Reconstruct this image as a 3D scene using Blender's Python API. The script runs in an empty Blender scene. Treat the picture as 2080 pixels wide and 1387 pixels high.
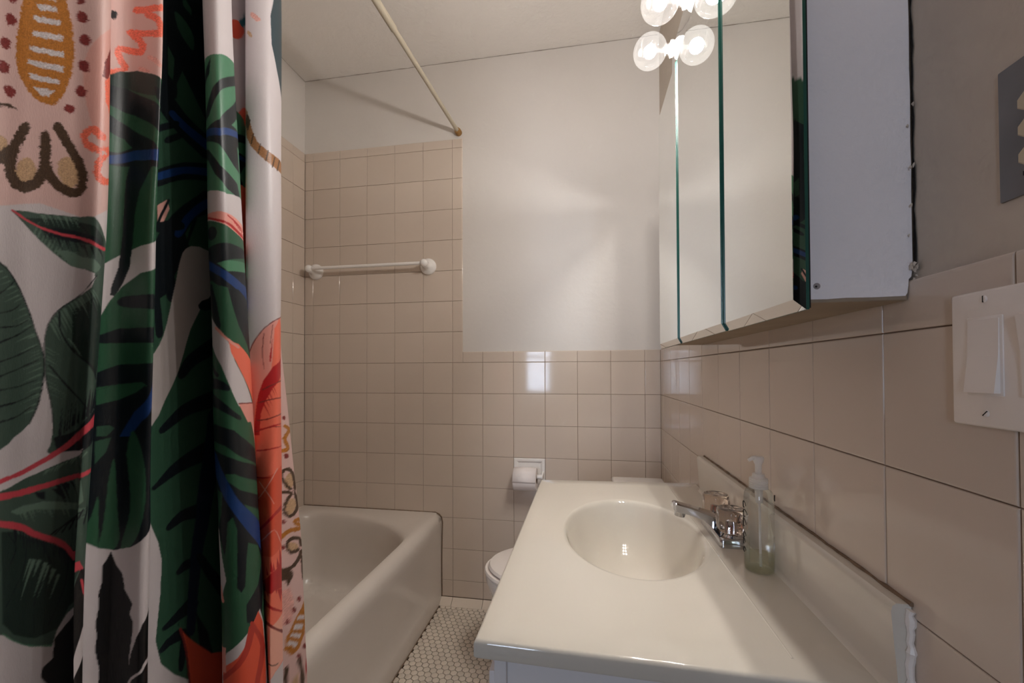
import bpy, bmesh, math, random
import numpy as np
from mathutils import Vector, Matrix
random.seed(7)
PI = math.pi
sc = bpy.context.scene
COL = sc.collection

# ------------------------------------------------------------------ camera, light, exposure
EYE = 1.135
cam_d = bpy.data.cameras.new('camera')
cam_d.sensor_width = 36.0
cam_d.lens = 854.43 * 36.0 / 2080.0
cam_d.shift_y = 0.02307
cam_d.clip_start = 0.01
cam = bpy.data.objects.new('camera', cam_d)
COL.objects.link(cam)
_yaw, _pit, _rol = 0.1706, 0.0137, 0.0037
cam.matrix_world = (Matrix.Translation((0, 0, EYE)) @ Matrix.Rotation(_yaw, 4, 'Z')
                    @ Matrix.Rotation(PI / 2 + _pit, 4, 'X') @ Matrix.Rotation(-_rol, 4, 'Z'))
sc.camera = cam
sc.view_settings.view_transform = 'Standard'
sc.view_settings.look = 'None'
sc.view_settings.exposure = 0.0
sc.view_settings.gamma = 1.0
sc.view_settings.use_curve_mapping = False
sc.cycles.use_denoising = True
sc.cycles.max_bounces = 9
sc.cycles.use_adaptive_sampling = True
sc.cycles.adaptive_threshold = 0.025
sc.cycles.adaptive_min_samples = 24
sc.cycles.diffuse_bounces = 5
sc.cycles.glossy_bounces = 5
sc.cycles.transmission_bounces = 8
sc.cycles.transparent_max_bounces = 16
sc.cycles.sample_clamp_indirect = 120.0
sc.cycles.blur_glossy = 0.05
sc.cycles.use_guiding = True
sc.cycles.use_surface_guiding = True
sc.cycles.guiding_training_samples = 128

world = bpy.data.worlds.new('sky')
sc.world = world
world.use_nodes = True
wn = world.node_tree.nodes
wn['Background'].inputs[0].default_value = (0.62, 0.74, 1.0, 1)
wn['Background'].inputs[1].default_value = 1.6

BULB_W = 5.3          # each clear globe bulb of the vanity light
DAY_W = 34.0          # daylight through the window of the room behind the camera
CEIL_W = 3.0

def day_light(name, loc, rot, sx, sy, w, col):
    l = bpy.data.lights.new(name, 'AREA')
    l.shape = 'RECTANGLE'; l.size = sx; l.size_y = sy; l.energy = w; l.color = col
    o = bpy.data.objects.new(name, l); COL.objects.link(o)
    o.location = loc; o.rotation_euler = rot
    return o
day_light('window_daylight', (-0.75, -2.83, 1.36), (PI / 2, 0, 0), 0.5, 1.3, DAY_W, (0.72, 0.82, 1.0))

# ------------------------------------------------------------------ helpers
def mat(name, col, rough=0.5, metal=0.0, spec=0.5, var=0.0, vscale=8.0, bump=0.0, bscale=60.0, coat=0.0, objvar=0.0, detail=4.0, trans=0.0, ior=1.45, sss=0.0):
    m = bpy.data.materials.new(name); m.use_nodes = True
    nt = m.node_tree; b = nt.nodes['Principled BSDF']
    b.inputs['Roughness'].default_value = rough
    b.inputs['Metallic'].default_value = metal
    b.inputs['Specular IOR Level'].default_value = spec
    b.inputs['Coat Weight'].default_value = coat
    b.inputs['Coat Roughness'].default_value = 0.05
    b.inputs['IOR'].default_value = ior
    b.inputs['Transmission Weight'].default_value = trans
    b.inputs['Base Color'].default_value = (*col, 1)
    tc = None
    if var or bump:
        tc = nt.nodes.new('ShaderNodeTexCoord')
    last = None
    if var:
        n = nt.nodes.new('ShaderNodeTexNoise'); n.inputs['Scale'].default_value = vscale; n.inputs['Detail'].default_value = detail
        nt.links.new(tc.outputs['Object'], n.inputs['Vector'])
        mr = nt.nodes.new('ShaderNodeMapRange'); mr.inputs[1].default_value = 0.3; mr.inputs[2].default_value = 0.7
        mr.inputs[3].default_value = 1 - var; mr.inputs[4].default_value = 1 + var
        nt.links.new(n.outputs['Fac'], mr.inputs[0])
        mx = nt.nodes.new('ShaderNodeVectorMath'); mx.operation = 'SCALE'
        mx.inputs[0].default_value = col
        nt.links.new(mr.outputs[0], mx.inputs['Scale'])
        last = mx.outputs[0]
    if objvar:
        oi = nt.nodes.new('ShaderNodeObjectInfo')
        mr2 = nt.nodes.new('ShaderNodeMapRange')
        mr2.inputs[3].default_value = 1 - objvar; mr2.inputs[4].default_value = 1 + objvar
        nt.links.new(oi.outputs['Random'], mr2.inputs[0])
        mx2 = nt.nodes.new('ShaderNodeVectorMath'); mx2.operation = 'SCALE'
        mx2.inputs[0].default_value = col
        if last is not None: nt.links.new(last, mx2.inputs[0])
        nt.links.new(mr2.outputs[0], mx2.inputs['Scale'])
        last = mx2.outputs[0]
    if last is not None: nt.links.new(last, b.inputs['Base Color'])
    if bump:
        n2 = nt.nodes.new('ShaderNodeTexNoise'); n2.inputs['Scale'].default_value = bscale; n2.inputs['Detail'].default_value = 5
        nt.links.new(tc.outputs['Object'], n2.inputs['Vector'])
        bp = nt.nodes.new('ShaderNodeBump'); bp.inputs['Strength'].default_value = 1.0; bp.inputs['Distance'].default_value = bump
        nt.links.new(n2.outputs['Fac'], bp.inputs['Height'])
        nt.links.new(bp.outputs[0], b.inputs['Normal'])
    return m

def s2l(*c):
    return tuple(((v / 255.0) / 12.92 if v <= 10 else ((v / 255.0 + 0.055) / 1.055) ** 2.4) for v in c)

M = {}
M['tile'] = mat('glazed_tile', s2l(206, 191, 177), rough=0.07, var=0.02, vscale=5, objvar=0.025)
M['grout'] = mat('grout', s2l(122, 100, 84), rough=0.9, var=0.15, vscale=30)
M['paint'] = mat('wall_paint', s2l(212, 206, 200), rough=0.5, var=0.015, vscale=3, bump=0.0006, bscale=45)
M['paint_right'] = mat('wall_paint_rough', s2l(190, 178, 164), rough=0.5, var=0.03, vscale=9, bump=0.005, bscale=16)
M['ceiling'] = mat('ceiling_paint', s2l(232, 227, 221), rough=0.7, var=0.015, vscale=6, bump=0.0035, bscale=55)
M['enamel'] = mat('tub_enamel', s2l(212, 203, 194), rough=0.22, var=0.015, vscale=4, coat=0.3)
M['marble'] = mat('cultured_marble', s2l(212, 205, 193), rough=0.08, var=0.012, vscale=3, coat=0.3)
M['china'] = mat('white_china', s2l(238, 234, 230), rough=0.12, coat=0.4)
M['whitepaint'] = mat('white_gloss_paint', s2l(226, 222, 222), rough=0.4, bump=0.0005, bscale=90)
M['boxpaint'] = mat('cabinet_side_paint', s2l(234, 227, 227), rough=0.55, var=0.02, vscale=10, bump=0.0011, bscale=130)
M['wood'] = mat('raw_wood', s2l(146, 128, 108), rough=0.7, var=0.1, vscale=14)
M['mirror'] = mat('mirror_silver', (0.86, 0.88, 0.865), rough=0.0, metal=1.0)
M['edgeglass'] = mat('green_glass_edge', s2l(10, 74, 62), rough=0.3, spec=0.6)
M['chrome'] = mat('chrome', (0.52, 0.52, 0.54), rough=0.07, metal=1.0)
M['steel'] = mat('brushed_steel', (0.24, 0.225, 0.215), rough=0.38, metal=1.0, var=0.1, vscale=20)
M['rod'] = mat('rod_enamel', s2l(186, 176, 156), rough=0.3)
M['rodcap'] = mat('rod_rubber_cap', s2l(150, 112, 62), rough=0.5)
M['paper'] = mat('tissue_paper', s2l(240, 232, 230), rough=0.95, bump=0.0004, bscale=160)
M['card'] = mat('cardboard', s2l(90, 70, 55), rough=0.9)
M['switch'] = mat('white_plastic', s2l(236, 228, 222), rough=0.35)
M['ivory'] = mat('ivory_plastic', s2l(196, 182, 156), rough=0.45)
M['dark'] = mat('dark_slot', s2l(28, 24, 22), rough=0.8)
M['caulk'] = mat('dirty_caulk', s2l(120, 98, 78), rough=0.8, var=0.3, vscale=60)
M['hex'] = mat('mosaic_hex', s2l(206, 194, 180), rough=0.35, objvar=0.07, var=0.03, vscale=30)
M['hexgrout'] = mat('mosaic_grout', s2l(70, 58, 48), rough=0.95, var=0.3, vscale=14)
M['floorstrip'] = mat('floor_border_tile', s2l(214, 200, 184), rough=0.25, objvar=0.02)
M['hall'] = mat('hall_paint', s2l(120, 112, 110), rough=0.8)
M['hallfloor'] = mat('hall_floor', s2l(96, 76, 60), rough=0.5)
M['doorwood'] = mat('door_paint', s2l(200, 196, 192), rough=0.45)

def mix_clear(name, tint, gloss_rough=0.03, extra_trans=0.0, gloss_fac=0.12, white=(1, 1, 1), lw=0.35):
    """clear thin-walled plastic or glass: see-through with a glossy skin"""
    m = bpy.data.materials.new(name); m.use_nodes = True
    nt = m.node_tree; nt.nodes.clear()
    out = nt.nodes.new('ShaderNodeOutputMaterial')
    tr = nt.nodes.new('ShaderNodeBsdfTransparent'); tr.inputs[0].default_value = (*tint, 1)
    gl = nt.nodes.new('ShaderNodeBsdfGlossy'); gl.inputs['Roughness'].default_value = gloss_rough
    lwn = nt.nodes.new('ShaderNodeLayerWeight'); lwn.inputs[0].default_value = lw
    mr = nt.nodes.new('ShaderNodeMapRange'); mr.inputs[3].default_value = 0.02; mr.inputs[4].default_value = gloss_fac
    nt.links.new(lwn.outputs['Fresnel'], mr.inputs[0])
    mx = nt.nodes.new('ShaderNodeMixShader')
    nt.links.new(mr.outputs[0], mx.inputs[0]); nt.links.new(tr.outputs[0], mx.inputs[1]); nt.links.new(gl.outputs[0], mx.inputs[2])
    last = mx.outputs[0]
    if extra_trans:
        tl = nt.nodes.new('ShaderNodeBsdfTranslucent'); tl.inputs[0].default_value = (*white, 1)
        df = nt.nodes.new('ShaderNodeBsdfDiffuse'); df.inputs[0].default_value = (*white, 1)
        ad = nt.nodes.new('ShaderNodeMixShader'); ad.inputs[0].default_value = 0.5
        nt.links.new(tl.outputs[0], ad.inputs[1]); nt.links.new(df.outputs[0], ad.inputs[2])
        m2 = nt.nodes.new('ShaderNodeMixShader'); m2.inputs[0].default_value = extra_trans
        nt.links.new(last, m2.inputs[1]); nt.links.new(ad.outputs[0], m2.inputs[2])
        last = m2.outputs[0]
    nt.links.new(last, out.inputs[0])
    return m
M['globe'] = mix_clear('bulb_glass', (0.97, 0.97, 0.97), extra_trans=0.006, gloss_fac=0.12)
M['pet'] = mix_clear('clear_bottle_plastic', (0.94, 0.95, 0.93), gloss_rough=0.06, extra_trans=0.04, gloss_fac=0.5)
M['soap'] = mix_clear('green_soap', (0.965, 0.97, 0.90), gloss_rough=0.1, extra_trans=0.10, gloss_fac=0.3, white=s2l(196, 196, 160))
M['milky'] = mix_clear('milky_plastic', (0.93, 0.92, 0.9), gloss_rough=0.2, extra_trans=0.7, gloss_fac=0.3, white=(0.92, 0.9, 0.88))
M['acrylic'] = mat('smoky_acrylic', (0.88, 0.76, 0.68), rough=0.03, trans=1.0, ior=1.47)
M['windowglass'] = mix_clear('window_glass', (0.95, 0.97, 0.98), gloss_fac=0.05)

M['chromebar'] = mat('polished_chrome_bar', (0.8, 0.8, 0.79), rough=0.02, metal=1.0)
def emis(name, col, s):
    m = bpy.data.materials.new(name); m.use_nodes = True
    nt = m.node_tree; nt.nodes.clear()
    out = nt.nodes.new('ShaderNodeOutputMaterial'); e = nt.nodes.new('ShaderNodeEmission')
    e.inputs[0].default_value = (*col, 1); e.inputs[1].default_value = s
    nt.links.new(e.outputs[0], out.inputs[0]); return m
M['filament'] = emis('glowing_filament', (1.0, 0.86, 0.68), 120)

def obj(name, bm, m, parent=None, smooth=False, loc=(0, 0, 0)):
    if isinstance(bm, bmesh.types.BMesh):
        me = bpy.data.meshes.new(name); bm.normal_update(); bm.to_mesh(me); bm.free()
    else:
        me = bm
    o = bpy.data.objects.new(name, me)
    COL.objects.link(o)
    if m is not None and len(me.materials) == 0: me.materials.append(m)
    if smooth: smooth_mesh(me)
    if parent is not None: o.parent = parent
    o.location = loc
    return o

def smooth_mesh(me, ang=40):
    me.polygons.foreach_set('use_smooth', [True] * len(me.polygons))
    try: me.set_sharp_from_angle(angle=math.radians(ang))
    except Exception: pass

def thing(name, label, cat, loc=(0, 0, 0), group=None):
    o = bpy.data.objects.new(name, None); COL.objects.link(o)
    o.location = loc; o.empty_display_size = 0.05
    tag(o, label, cat, group); return o

def tag(o, label, cat, group=None):
    o['label'] = label; o['category'] = cat
    if group: o['group'] = group

def struct(o):
    o['kind'] = 'structure'; return o

def box(bm, x0, y0, z0, x1, y1, z1, bev=0.0, seg=2):
    r = bmesh.ops.create_cube(bm, size=1.0)
    vs = r['verts']
    bmesh.ops.scale(bm, vec=(x1 - x0, y1 - y0, z1 - z0), verts=vs)
    bmesh.ops.translate(bm, vec=((x0 + x1) / 2, (y0 + y1) / 2, (z0 + z1) / 2), verts=vs)
    if bev:
        es = list({e for v in vs for e in v.link_edges})
        bmesh.ops.bevel(bm, geom=es, offset=bev, segments=seg, affect='EDGES', profile=0.5)

def boxo(name, a, b, m, parent=None, bev=0.0, seg=2, off=(0, 0, 0)):
    """box in world coordinates given the parent's location off"""
    bm = bmesh.new()
    box(bm, a[0] - off[0], a[1] - off[1], a[2] - off[2], b[0] - off[0], b[1] - off[1], b[2] - off[2], bev, seg)
    return obj(name, bm, m, parent, smooth=bev > 0)

def tube(bm, pts, radii, seg=16, cap=True):
    pts = [Vector(p) for p in pts]
    if not hasattr(radii, '__len__'): radii = [radii] * len(pts)
    rings = []
    n = len(pts)
    up = None
    for i, p in enumerate(pts):
        d = (pts[min(i + 1, n - 1)] - pts[max(i - 1, 0)]).normalized()
        if up is None:
            up = Vector((0, 0, 1)) if abs(d.z) < 0.9 else Vector((0, 1, 0))
        s = d.cross(up).normalized(); up = s.cross(d).normalized()
        ring = []
        for k in range(seg):
            a = 2 * PI * k / seg
            ring.append(bm.verts.new(p + (s * math.cos(a) + up * math.sin(a)) * radii[i]))
        rings.append(ring)
    for i in range(n - 1):
        for k in range(seg):
            bm.faces.new((rings[i][k], rings[i][(k + 1) % seg], rings[i + 1][(k + 1) % seg], rings[i + 1][k]))
    if cap:
        bm.faces.new(rings[0][::-1]); bm.faces.new(rings[-1])

def loft(bm, rings, cap0=True, cap1=True, closed=True):
    """rings: lists of points of equal length"""
    vr = [[bm.verts.new(p) for p in r] for r in rings]
    n = len(vr[0])
    for i in range(len(vr) - 1):
        for k in range(n if closed else n - 1):
            a, b, c, d = vr[i][k], vr[i][(k + 1) % n], vr[i + 1][(k + 1) % n], vr[i + 1][k]
            bm.faces.new((a, b, c, d))
    if cap0: bm.faces.new(vr[0][::-1])
    if cap1: bm.faces.new(vr[-1])
    return vr

def lathe(bm, prof, seg=32, c=(0, 0, 0), axis='Z', sx=1.0, sy=1.0, flute=None, cap0=True, cap1=True):
    """prof: (radius, height) list"""
    rings = []
    for r, h in prof:
        ring = []
        for k in range(seg):
            a = 2 * PI * k / seg
            rr = r * (flute(a, h) if flute else 1.0)
            x, y = rr * math.cos(a) * sx, rr * math.sin(a) * sy
            if axis == 'Z': p = (c[0] + x, c[1] + y, c[2] + h)
            elif axis == 'X': p = (c[0] + h, c[1] + x, c[2] + y)
            else: p = (c[0] + x, c[1] + h, c[2] + y)
            ring.append(p)
        rings.append(ring)
    loft(bm, rings, cap0, cap1)
    bmesh.ops.recalc_face_normals(bm, faces=bm.faces)

# ------------------------------------------------------------------ the room
T = 0.1524
ROW0 = 1.1766            # joint under the cap course
XR, YB, XL = 0.3406, 1.997, -1.453       # faces of the tiles: right, back, left
CEIL = 2.680
COL0 = -0.6423           # a vertical joint of the back wall
COLR = 0.5527            # a vertical joint of the right wall
COLL = 1.9060            # a vertical joint of the left wall
YF = -0.15               # front wall, the camera stands in its doorway

floor = struct(boxo('floor', (-1.6, YF - 0.12, -0.1), (0.5, 2.15, -0.0045), M['hexgrout']))
ceil = struct(boxo('ceiling', (-1.6, YF - 0.12, CEIL), (0.5, 2.15, CEIL + 0.1), M['ceiling']))
wall_back = struct(boxo('wall_back', (-1.6, YB + 0.006, 0), (0.5, YB + 0.15, CEIL - 0.0015), M['paint']))
wall_right = struct(boxo('wall_right', (XR + 0.006, YF - 0.12, 0), (XR + 0.15, YB + 0.006, CEIL - 0.001), M['paint_right']))
wall_left = struct(boxo('wall_left', (XL - 0.15, YF - 0.12, 0), (XL - 0.006, YB + 0.006, CEIL - 0.0015), M['paint']))
# front wall with a doorway (x -0.58 .. 0.30, 2.05 high)
bm = bmesh.new()
box(bm, XL - 0.006, YF - 0.12, 0, -0.58, YF, CEIL)
box(bm, 0.30, YF - 0.12, 0, XR + 0.006, YF, CEIL)
box(bm, -0.58, YF - 0.12, 2.05, 0.30, YF, CEIL)
wall_front = struct(obj('wall_front', bm, M['paint']))
bm = bmesh.new()
box(bm, -0.65, YF, 0, -0.58, YF + 0.015, 2.12, 0.002)
box(bm, 0.27, YF, 0, XR, YF + 0.015, 2.12, 0.002)
box(bm, -0.58, YF, 2.05, 0.27, YF + 0.015, 2.12, 0.002)
struct(obj('trim_1', bm, M['doorwood']))
# short partition closing the near end of the bath alcove
struct(boxo('wall_alcove', (XL - 0.006, 0.18, 0), (-0.70, 0.305, CEIL - 0.0015), M['paint']))

# the room behind: hall with a window that lets the daylight in
HX0, HX1, HY = -2.2, 1.3, -2.7
struct(boxo('floor_hall', (HX0, HY - 0.1, -0.1), (HX1, YF - 0.12, -0.001), M['hallfloor']))
struct(boxo('ceiling_hall', (HX0, HY - 0.1, 2.5), (HX1, YF - 0.12, 2.6), M['hall']))
struct(boxo('wall_hall_left', (HX0 - 0.1, HY - 0.1, 0), (HX0, YF - 0.12, 2.6), M['hall']))
struct(boxo('wall_hall_right', (HX1, HY - 0.1, 0), (HX1 + 0.1, YF - 0.12, 2.6), M['hall']))
bm = bmesh.new()
wx0, wx1, wz0, wz1 = -1.00, -0.50, 0.75, 1.95
box(bm, HX0, HY - 0.1, 0, wx0, HY, 2.6); box(bm, wx1, HY - 0.1, 0, HX1, HY, 2.6)
box(bm, wx0, HY - 0.1, 0, wx1, HY, wz0); box(bm, wx0, HY - 0.1, wz1, wx1, HY, 2.6)
struct(obj('wall_hall_back', bm, M['hall']))
bm = bmesh.new()
box(bm, wx0, HY - 0.02, wz0, wx0 + 0.05, HY + 0.02, wz1); box(bm, wx1 - 0.05, HY - 0.02, wz0, wx1, HY + 0.02, wz1)
box(bm, wx0, HY - 0.02, wz0, wx1, HY + 0.02, wz0 + 0.05); box(bm, wx0, HY - 0.02, wz1 - 0.05, wx1, HY + 0.02, wz1)
box(bm, wx0, HY - 0.02, 1.33, wx1, HY + 0.02, 1.37)
win = struct(obj('window_1', bm, M['doorwood']))
boxo('pane', (wx0 + 0.02, HY - 0.08, wz0 + 0.02), (wx1 - 0.02, HY - 0.076, wz1 - 0.02), M['windowglass'], win)
bm = bmesh.new()
box(bm, HX0, YF - 0.13, 0, XL - 0.156, YF - 0.12, 2.6); box(bm, XR + 0.15, YF - 0.13, 0, HX1, YF - 0.12, 2.6)
struct(obj('wall_hall_front', bm, M['hall']))

# ---- glazed tiles: each one an object on its wall
def tile_mesh(w, h, cap=None, t=0.006, gap=0.0006):
    """tile in its own x (width) / z (height) plane, face towards -y, origin at lower left of its cell.
    cap: set of sides ('T','L','R') with a bullnose edge"""
    cap = cap or ()
    bm = bmesh.new()
    def ring(ins, y, bl):
        x0 = gap + ins + (bl if 'L' in cap else 0); x1 = w - gap - ins - (bl if 'R' in cap else 0)
        z0 = gap + ins; z1 = h - gap - ins - (bl if 'T' in cap else 0)
        return [(x0, y, z0), (x1, y, z0), (x1, y, z1), (x0, y, z1)]
    loft(bm, [ring(0, 0, 0), ring(0, -t + 0.0015, 0), ring(0.0004, -t + 0.0007, 0.001), ring(0.0009, -t + 0.0002, 0.003), ring(0.0019, -t, 0.008)], cap0=False)
    bmesh.ops.recalc_face_normals(bm, faces=bm.faces)
    me = bpy.data.meshes.new('tile'); bm.to_mesh(me); bm.free()
    me.materials.append(M['tile'])
    return me
_tm = {}
def tile(wall, side, u0, u1, z0, z1, cap=''):
    """side B: u is x on the back wall; R: u is y on the right wall; L: u is y on the left wall"""
    key = (round(u1 - u0, 4), round(z1 - z0, 4), cap)
    if key not in _tm: _tm[key] = tile_mesh(u1 - u0, z1 - z0, cap)
    o = bpy.data.objects.new('tile', _tm[key]); COL.objects.link(o); o.parent = wall
    j = lambda: random.gauss(0, 0.0012)
    if side == 'B':
        o.location = (u0, YB + 0.006 - 0.0001, z0); o.rotation_euler = (j(), 0, j())
    elif side == 'R':
        o.location = (XR + 0.006 - 0.0001, u1, z0); o.rotation_euler = (j(), 0, -PI / 2 + j())
    else:
        o.location = (XL - 0.006 + 0.0001, u0, z0); o.rotation_euler = (j(), 0, PI / 2 + j())
    return o

XB1 = COL0 + 0.0525      # outer edge of the bullnose column beside the painted wall
ZC = ROW0 + 0.0535       # top of the cap course
ZT = ROW0 + 7 * T + 0.045
# back wall
cols = [(XL, COL0 - 5 * T)] + [(COL0 + c * T, COL0 + (c + 1) * T) for c in range(-5, 6)] + [(COL0 + 6 * T, XR)]
rows = [(ROW0 + r * T, ROW0 + (r + 1) * T) for r in range(-7, 0)]
for ci, (a, b) in enumerate(cols):
    for r, (z0, z1) in enumerate(rows):
        if b < -0.75 and z1 < 0.40: continue
        if ci == 8 and r == 3: continue          # place of the paper holder
        tile(wall_back, 'B', a, b, z0, z1)
    if b >= -0.7: tile(wall_back, 'B', a, b, 0.030, ROW0 - 7 * T)
for (a, b) in cols:
    if b <= COL0 + 0.001:
        for r in range(0, 7): tile(wall_back, 'B', a, b, ROW0 + r * T, ROW0 + (r + 1) * T)
        tile(wall_back, 'B', a, b, ROW0 + 7 * T, ZT, 'T')
    elif a < COL0 + 0.01:
        tile(wall_back, 'B', XB1, b, ROW0, ZC, 'T')
    else:
        tile(wall_back, 'B', a, b, ROW0, ZC, 'T')
for r in range(0, 7): tile(wall_back, 'B', COL0, XB1, ROW0 + r * T, ROW0 + (r + 1) * T, 'R')
tile(wall_back, 'B', COL0, XB1, ROW0 + 7 * T, ZT, 'TR')
# right wall
colr = [(0.0 - 0.05, COLR - 3 * T)] + [(COLR + c * T, COLR + (c + 1) * T) for c in range(-3, 9)] + [(COLR + 9 * T, YB)]
for a, b in colr:
    for (z0, z1) in rows: tile(wall_right, 'R', a, b, z0, z1)
    tile(wall_right, 'R', a, b, 0.0, ROW0 - 7 * T)
    tile(wall_right, 'R', a, b, ROW0, ZC, 'T')
# left wall
coll = [(COLL - (c + 1) * T, COLL - c * T) for c in range(9, -1, -1)] + [(COLL, YB)]
for a, b in coll:
    for r in range(-6, 7):
        if ROW0 + (r + 1) * T < 0.42: continue
        tile(wall_left, 'L', a, b, ROW0 + r * T, ROW0 + (r + 1) * T)
    tile(wall_left, 'L', a, b, ROW0 + 7 * T, ZT, 'T')
# grout beds just behind the tile faces
bm = bmesh.new()
box(bm, XL, YB + 0.0022, 0, XB1 - 0.001, YB + 0.0062, ZT - 0.002)
box(bm, XB1 - 0.001, YB + 0.0022, 0, XR + 0.002, YB + 0.0062, ZC - 0.002)
obj('grout', bm, M['grout'], wall_back)
bm = bmesh.new(); box(bm, XR + 0.0022, -0.05, 0, XR + 0.0062, YB + 0.002, ZC - 0.002)
obj('grout', bm, M['grout'], wall_right)
bm = bmesh.new(); box(bm, XL - 0.0062, 0.385, 0.3, XL - 0.0022, YB + 0.002, ZT - 0.002)
obj('grout', bm, M['grout'], wall_left)

# ---- floor: hexagon mosaic, white border tiles along the back wall
P = 0.0268
hx, hy = -0.5723, 1.4908
def hexpoly(r=0.0141): return [(r * math.sin(PI / 3 * k), r * math.cos(PI / 3 * k)) for k in range(6)][::-1]
bm = bmesh.new()
hp = hexpoly()
loft(bm, [[(x, y, -0.004) for x, y in hp], [(x, y, -0.0007) for x, y in hp], [(x * 0.93, y * 0.93, 0) for x, y in hp]], cap0=False)
bmesh.ops.recalc_face_normals(bm, faces=bm.faces)
hexme = bpy.data.meshes.new('hex_tile'); bm.to_mesh(hexme); bm.free(); hexme.materials.append(M['hex'])
cells = []
for j in range(-70, 24):
    for i in range(-8, 40):
        x = hx + i * P + (P / 2 if j % 2 else 0); y = hy + j * P * 0.8660
        if -0.695 < x < XR - 0.01 and YF - 0.1 < y < 1.958: cells.append((x, y))
def hex_seen(x, y):
    return y > 1.40 and x > -0.70 and x < -0.36 + (y - 1.46) * -0.02 + 0.02
vis = sorted([c for c in cells if hex_seen(*c)], key=lambda c: c[1])[:298]
vs_ = set(vis)
for x, y in vis:
    o = bpy.data.objects.new('hex_tile', hexme); COL.objects.link(o); o.parent = floor
    o.location = (x, y, random.gauss(0, 0.00015)); o.rotation_euler = (random.gauss(0, 0.004), random.gauss(0, 0.004), random.gauss(0, 0.02))
vv, ff = [], []
for x, y in cells:
    if (x, y) in vs_: continue
    n = len(vv)
    vv += [(x + a, y + b, -0.004) for a, b in hp] + [(x + a * 0.96, y + b * 0.96, 0) for a, b in hp]
    ff += [(n + k, n + (k + 1) % 6, n + 6 + (k + 1) % 6, n + 6 + k) for k in range(6)] + [tuple(n + 6 + k for k in range(6))]
me = bpy.data.meshes.new('hex_mosaic'); me.from_pydata(vv, [], ff); me.update()
o = obj('hex_mosaic', me, M['hex'], floor); o['kind'] = 'stuff'
for a, b in cols:
    if b < -0.70: continue
    a = max(a, -0.7045)
    bm = bmesh.new()
    g = 0.0008
    loft(bm, [[(a + g, 1.9610, -0.004), (b - g, 1.9610, -0.004), (b - g, YB, -0.004), (a + g, YB, -0.004)],
              [(a + g, 1.9610, 0.001), (b - g, 1.9610, 0.001), (b - g, YB, 0.027), (a + g, YB, 0.027)],
              [(a + g + 0.001, 1.9632, 0.0032), (b - g - 0.001, 1.9632, 0.0032), (b - g - 0.001, YB - 0.002, 0.0288), (a + g + 0.001, YB - 0.002, 0.0288)]], cap0=False)
    bmesh.ops.recalc_face_normals(bm, faces=bm.faces)
    obj('border_tile', bm, M['floorstrip'], floor)

# hairline cracks where walls and ceiling meet
random.seed(21)
def crack(p0, p1, n, parent):
    bm = bmesh.new(); pts = []; rr = []
    for k in range(n + 1):
        t = k / n
        pts.append([p0[i] + (p1[i] - p0[i]) * t + random.uniform(-0.0006, 0.0006) for i in range(3)]); rr.append(random.uniform(0.0001, 0.0008))
    tube(bm, pts, rr, 5); obj('crack', bm, M['caulk'], parent)
crack((XL - 0.004, YB + 0.005, CEIL - 0.001), (XR, YB + 0.005, CEIL - 0.001), 90, ceil)
crack((XL - 0.005, 0.35, CEIL - 0.001), (XL - 0.005, YB + 0.004, CEIL - 0.001), 60, ceil)
# ------------------------------------------------------------------ bathtub
def perim(pts, n, cx, cy):
    """resample a closed polyline at n equal angles about (cx, cy)"""
    out = []
    P_ = [(x - cx, y - cy) for x, y in pts]
    for k in range(n):
        a = 2 * PI * k / n + 0.0001
        dx, dy = math.cos(a), math.sin(a)
        best = None
        for i in range(len(P_)):
            x1, y1 = P_[i]; x2, y2 = P_[(i + 1) % len(P_)]
            ex, ey = x2 - x1, y2 - y1
            den = dx * ey - dy * ex
            if abs(den) < 1e-12: continue
            t = (x1 * ey - y1 * ex) / den; s = (x1 * dy - y1 * dx) / den
            if t > 0 and -1e-6 <= s <= 1 + 1e-6 and (best is None or t > best): best = t
        out.append((cx + dx * best, cy + dy * best))
    return out
def rrect(x0, y0, x1, y1, r, n=8):
    pts = []
    for cx, cy, a0 in ((x1 - r, y1 - r, 0), (x0 + r, y1 - r, PI / 2), (x0 + r, y0 + r, PI), (x1 - r, y0 + r, 3 * PI / 2)):
        for k in range(n + 1):
            a = a0 + PI / 2 * k / n
            pts.append((cx + r * math.cos(a), cy + r * math.sin(a)))
    return pts
TY0, TY1 = 0.31, YB - 0.0015
TX0 = XL + 0.0015
cxT, cyT = -1.075, 1.15
NT = 240
def tub_outer(xr, r=0.006): return perim(rrect(TX0, TY0, xr, TY1, r), NT, cxT, cyT)
inn = []
for k in range(25):
    a = PI / 2 * k / 24; inn.append((-1.29 + 0.55 * math.cos(a), 1.58 + 0.35 * math.sin(a)))
for k in range(13):
    a = PI / 2 + PI / 2 * k / 12; inn.append((-1.30 + 0.10 * math.cos(a), 1.83 + 0.10 * math.sin(a)))
for k in range(13):
    a = PI + PI / 2 * k / 12; inn.append((-1.28 + 0.12 * math.cos(a), 0.56 + 0.12 * math.sin(a)))
for k in range(13):
    a = 3 * PI / 2 + PI / 2 * k / 12; inn.append((-0.90 + 0.16 * math.cos(a), 0.60 + 0.16 * math.sin(a)))
innr = perim(inn, NT, cxT, cyT)
def sc_in(s, z, ex=0.0):
    return [(cxT + (x - cxT) * (s + ex * 0), cyT + (y - cyT) * (1 - (1 - s) * 0.55), z) for x, y in innr]
rings = []
def fade(y): t = min(1.0, max(0.0, (TY1 - y) / 0.30)); return t * t * (3 - 2 * t)
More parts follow.
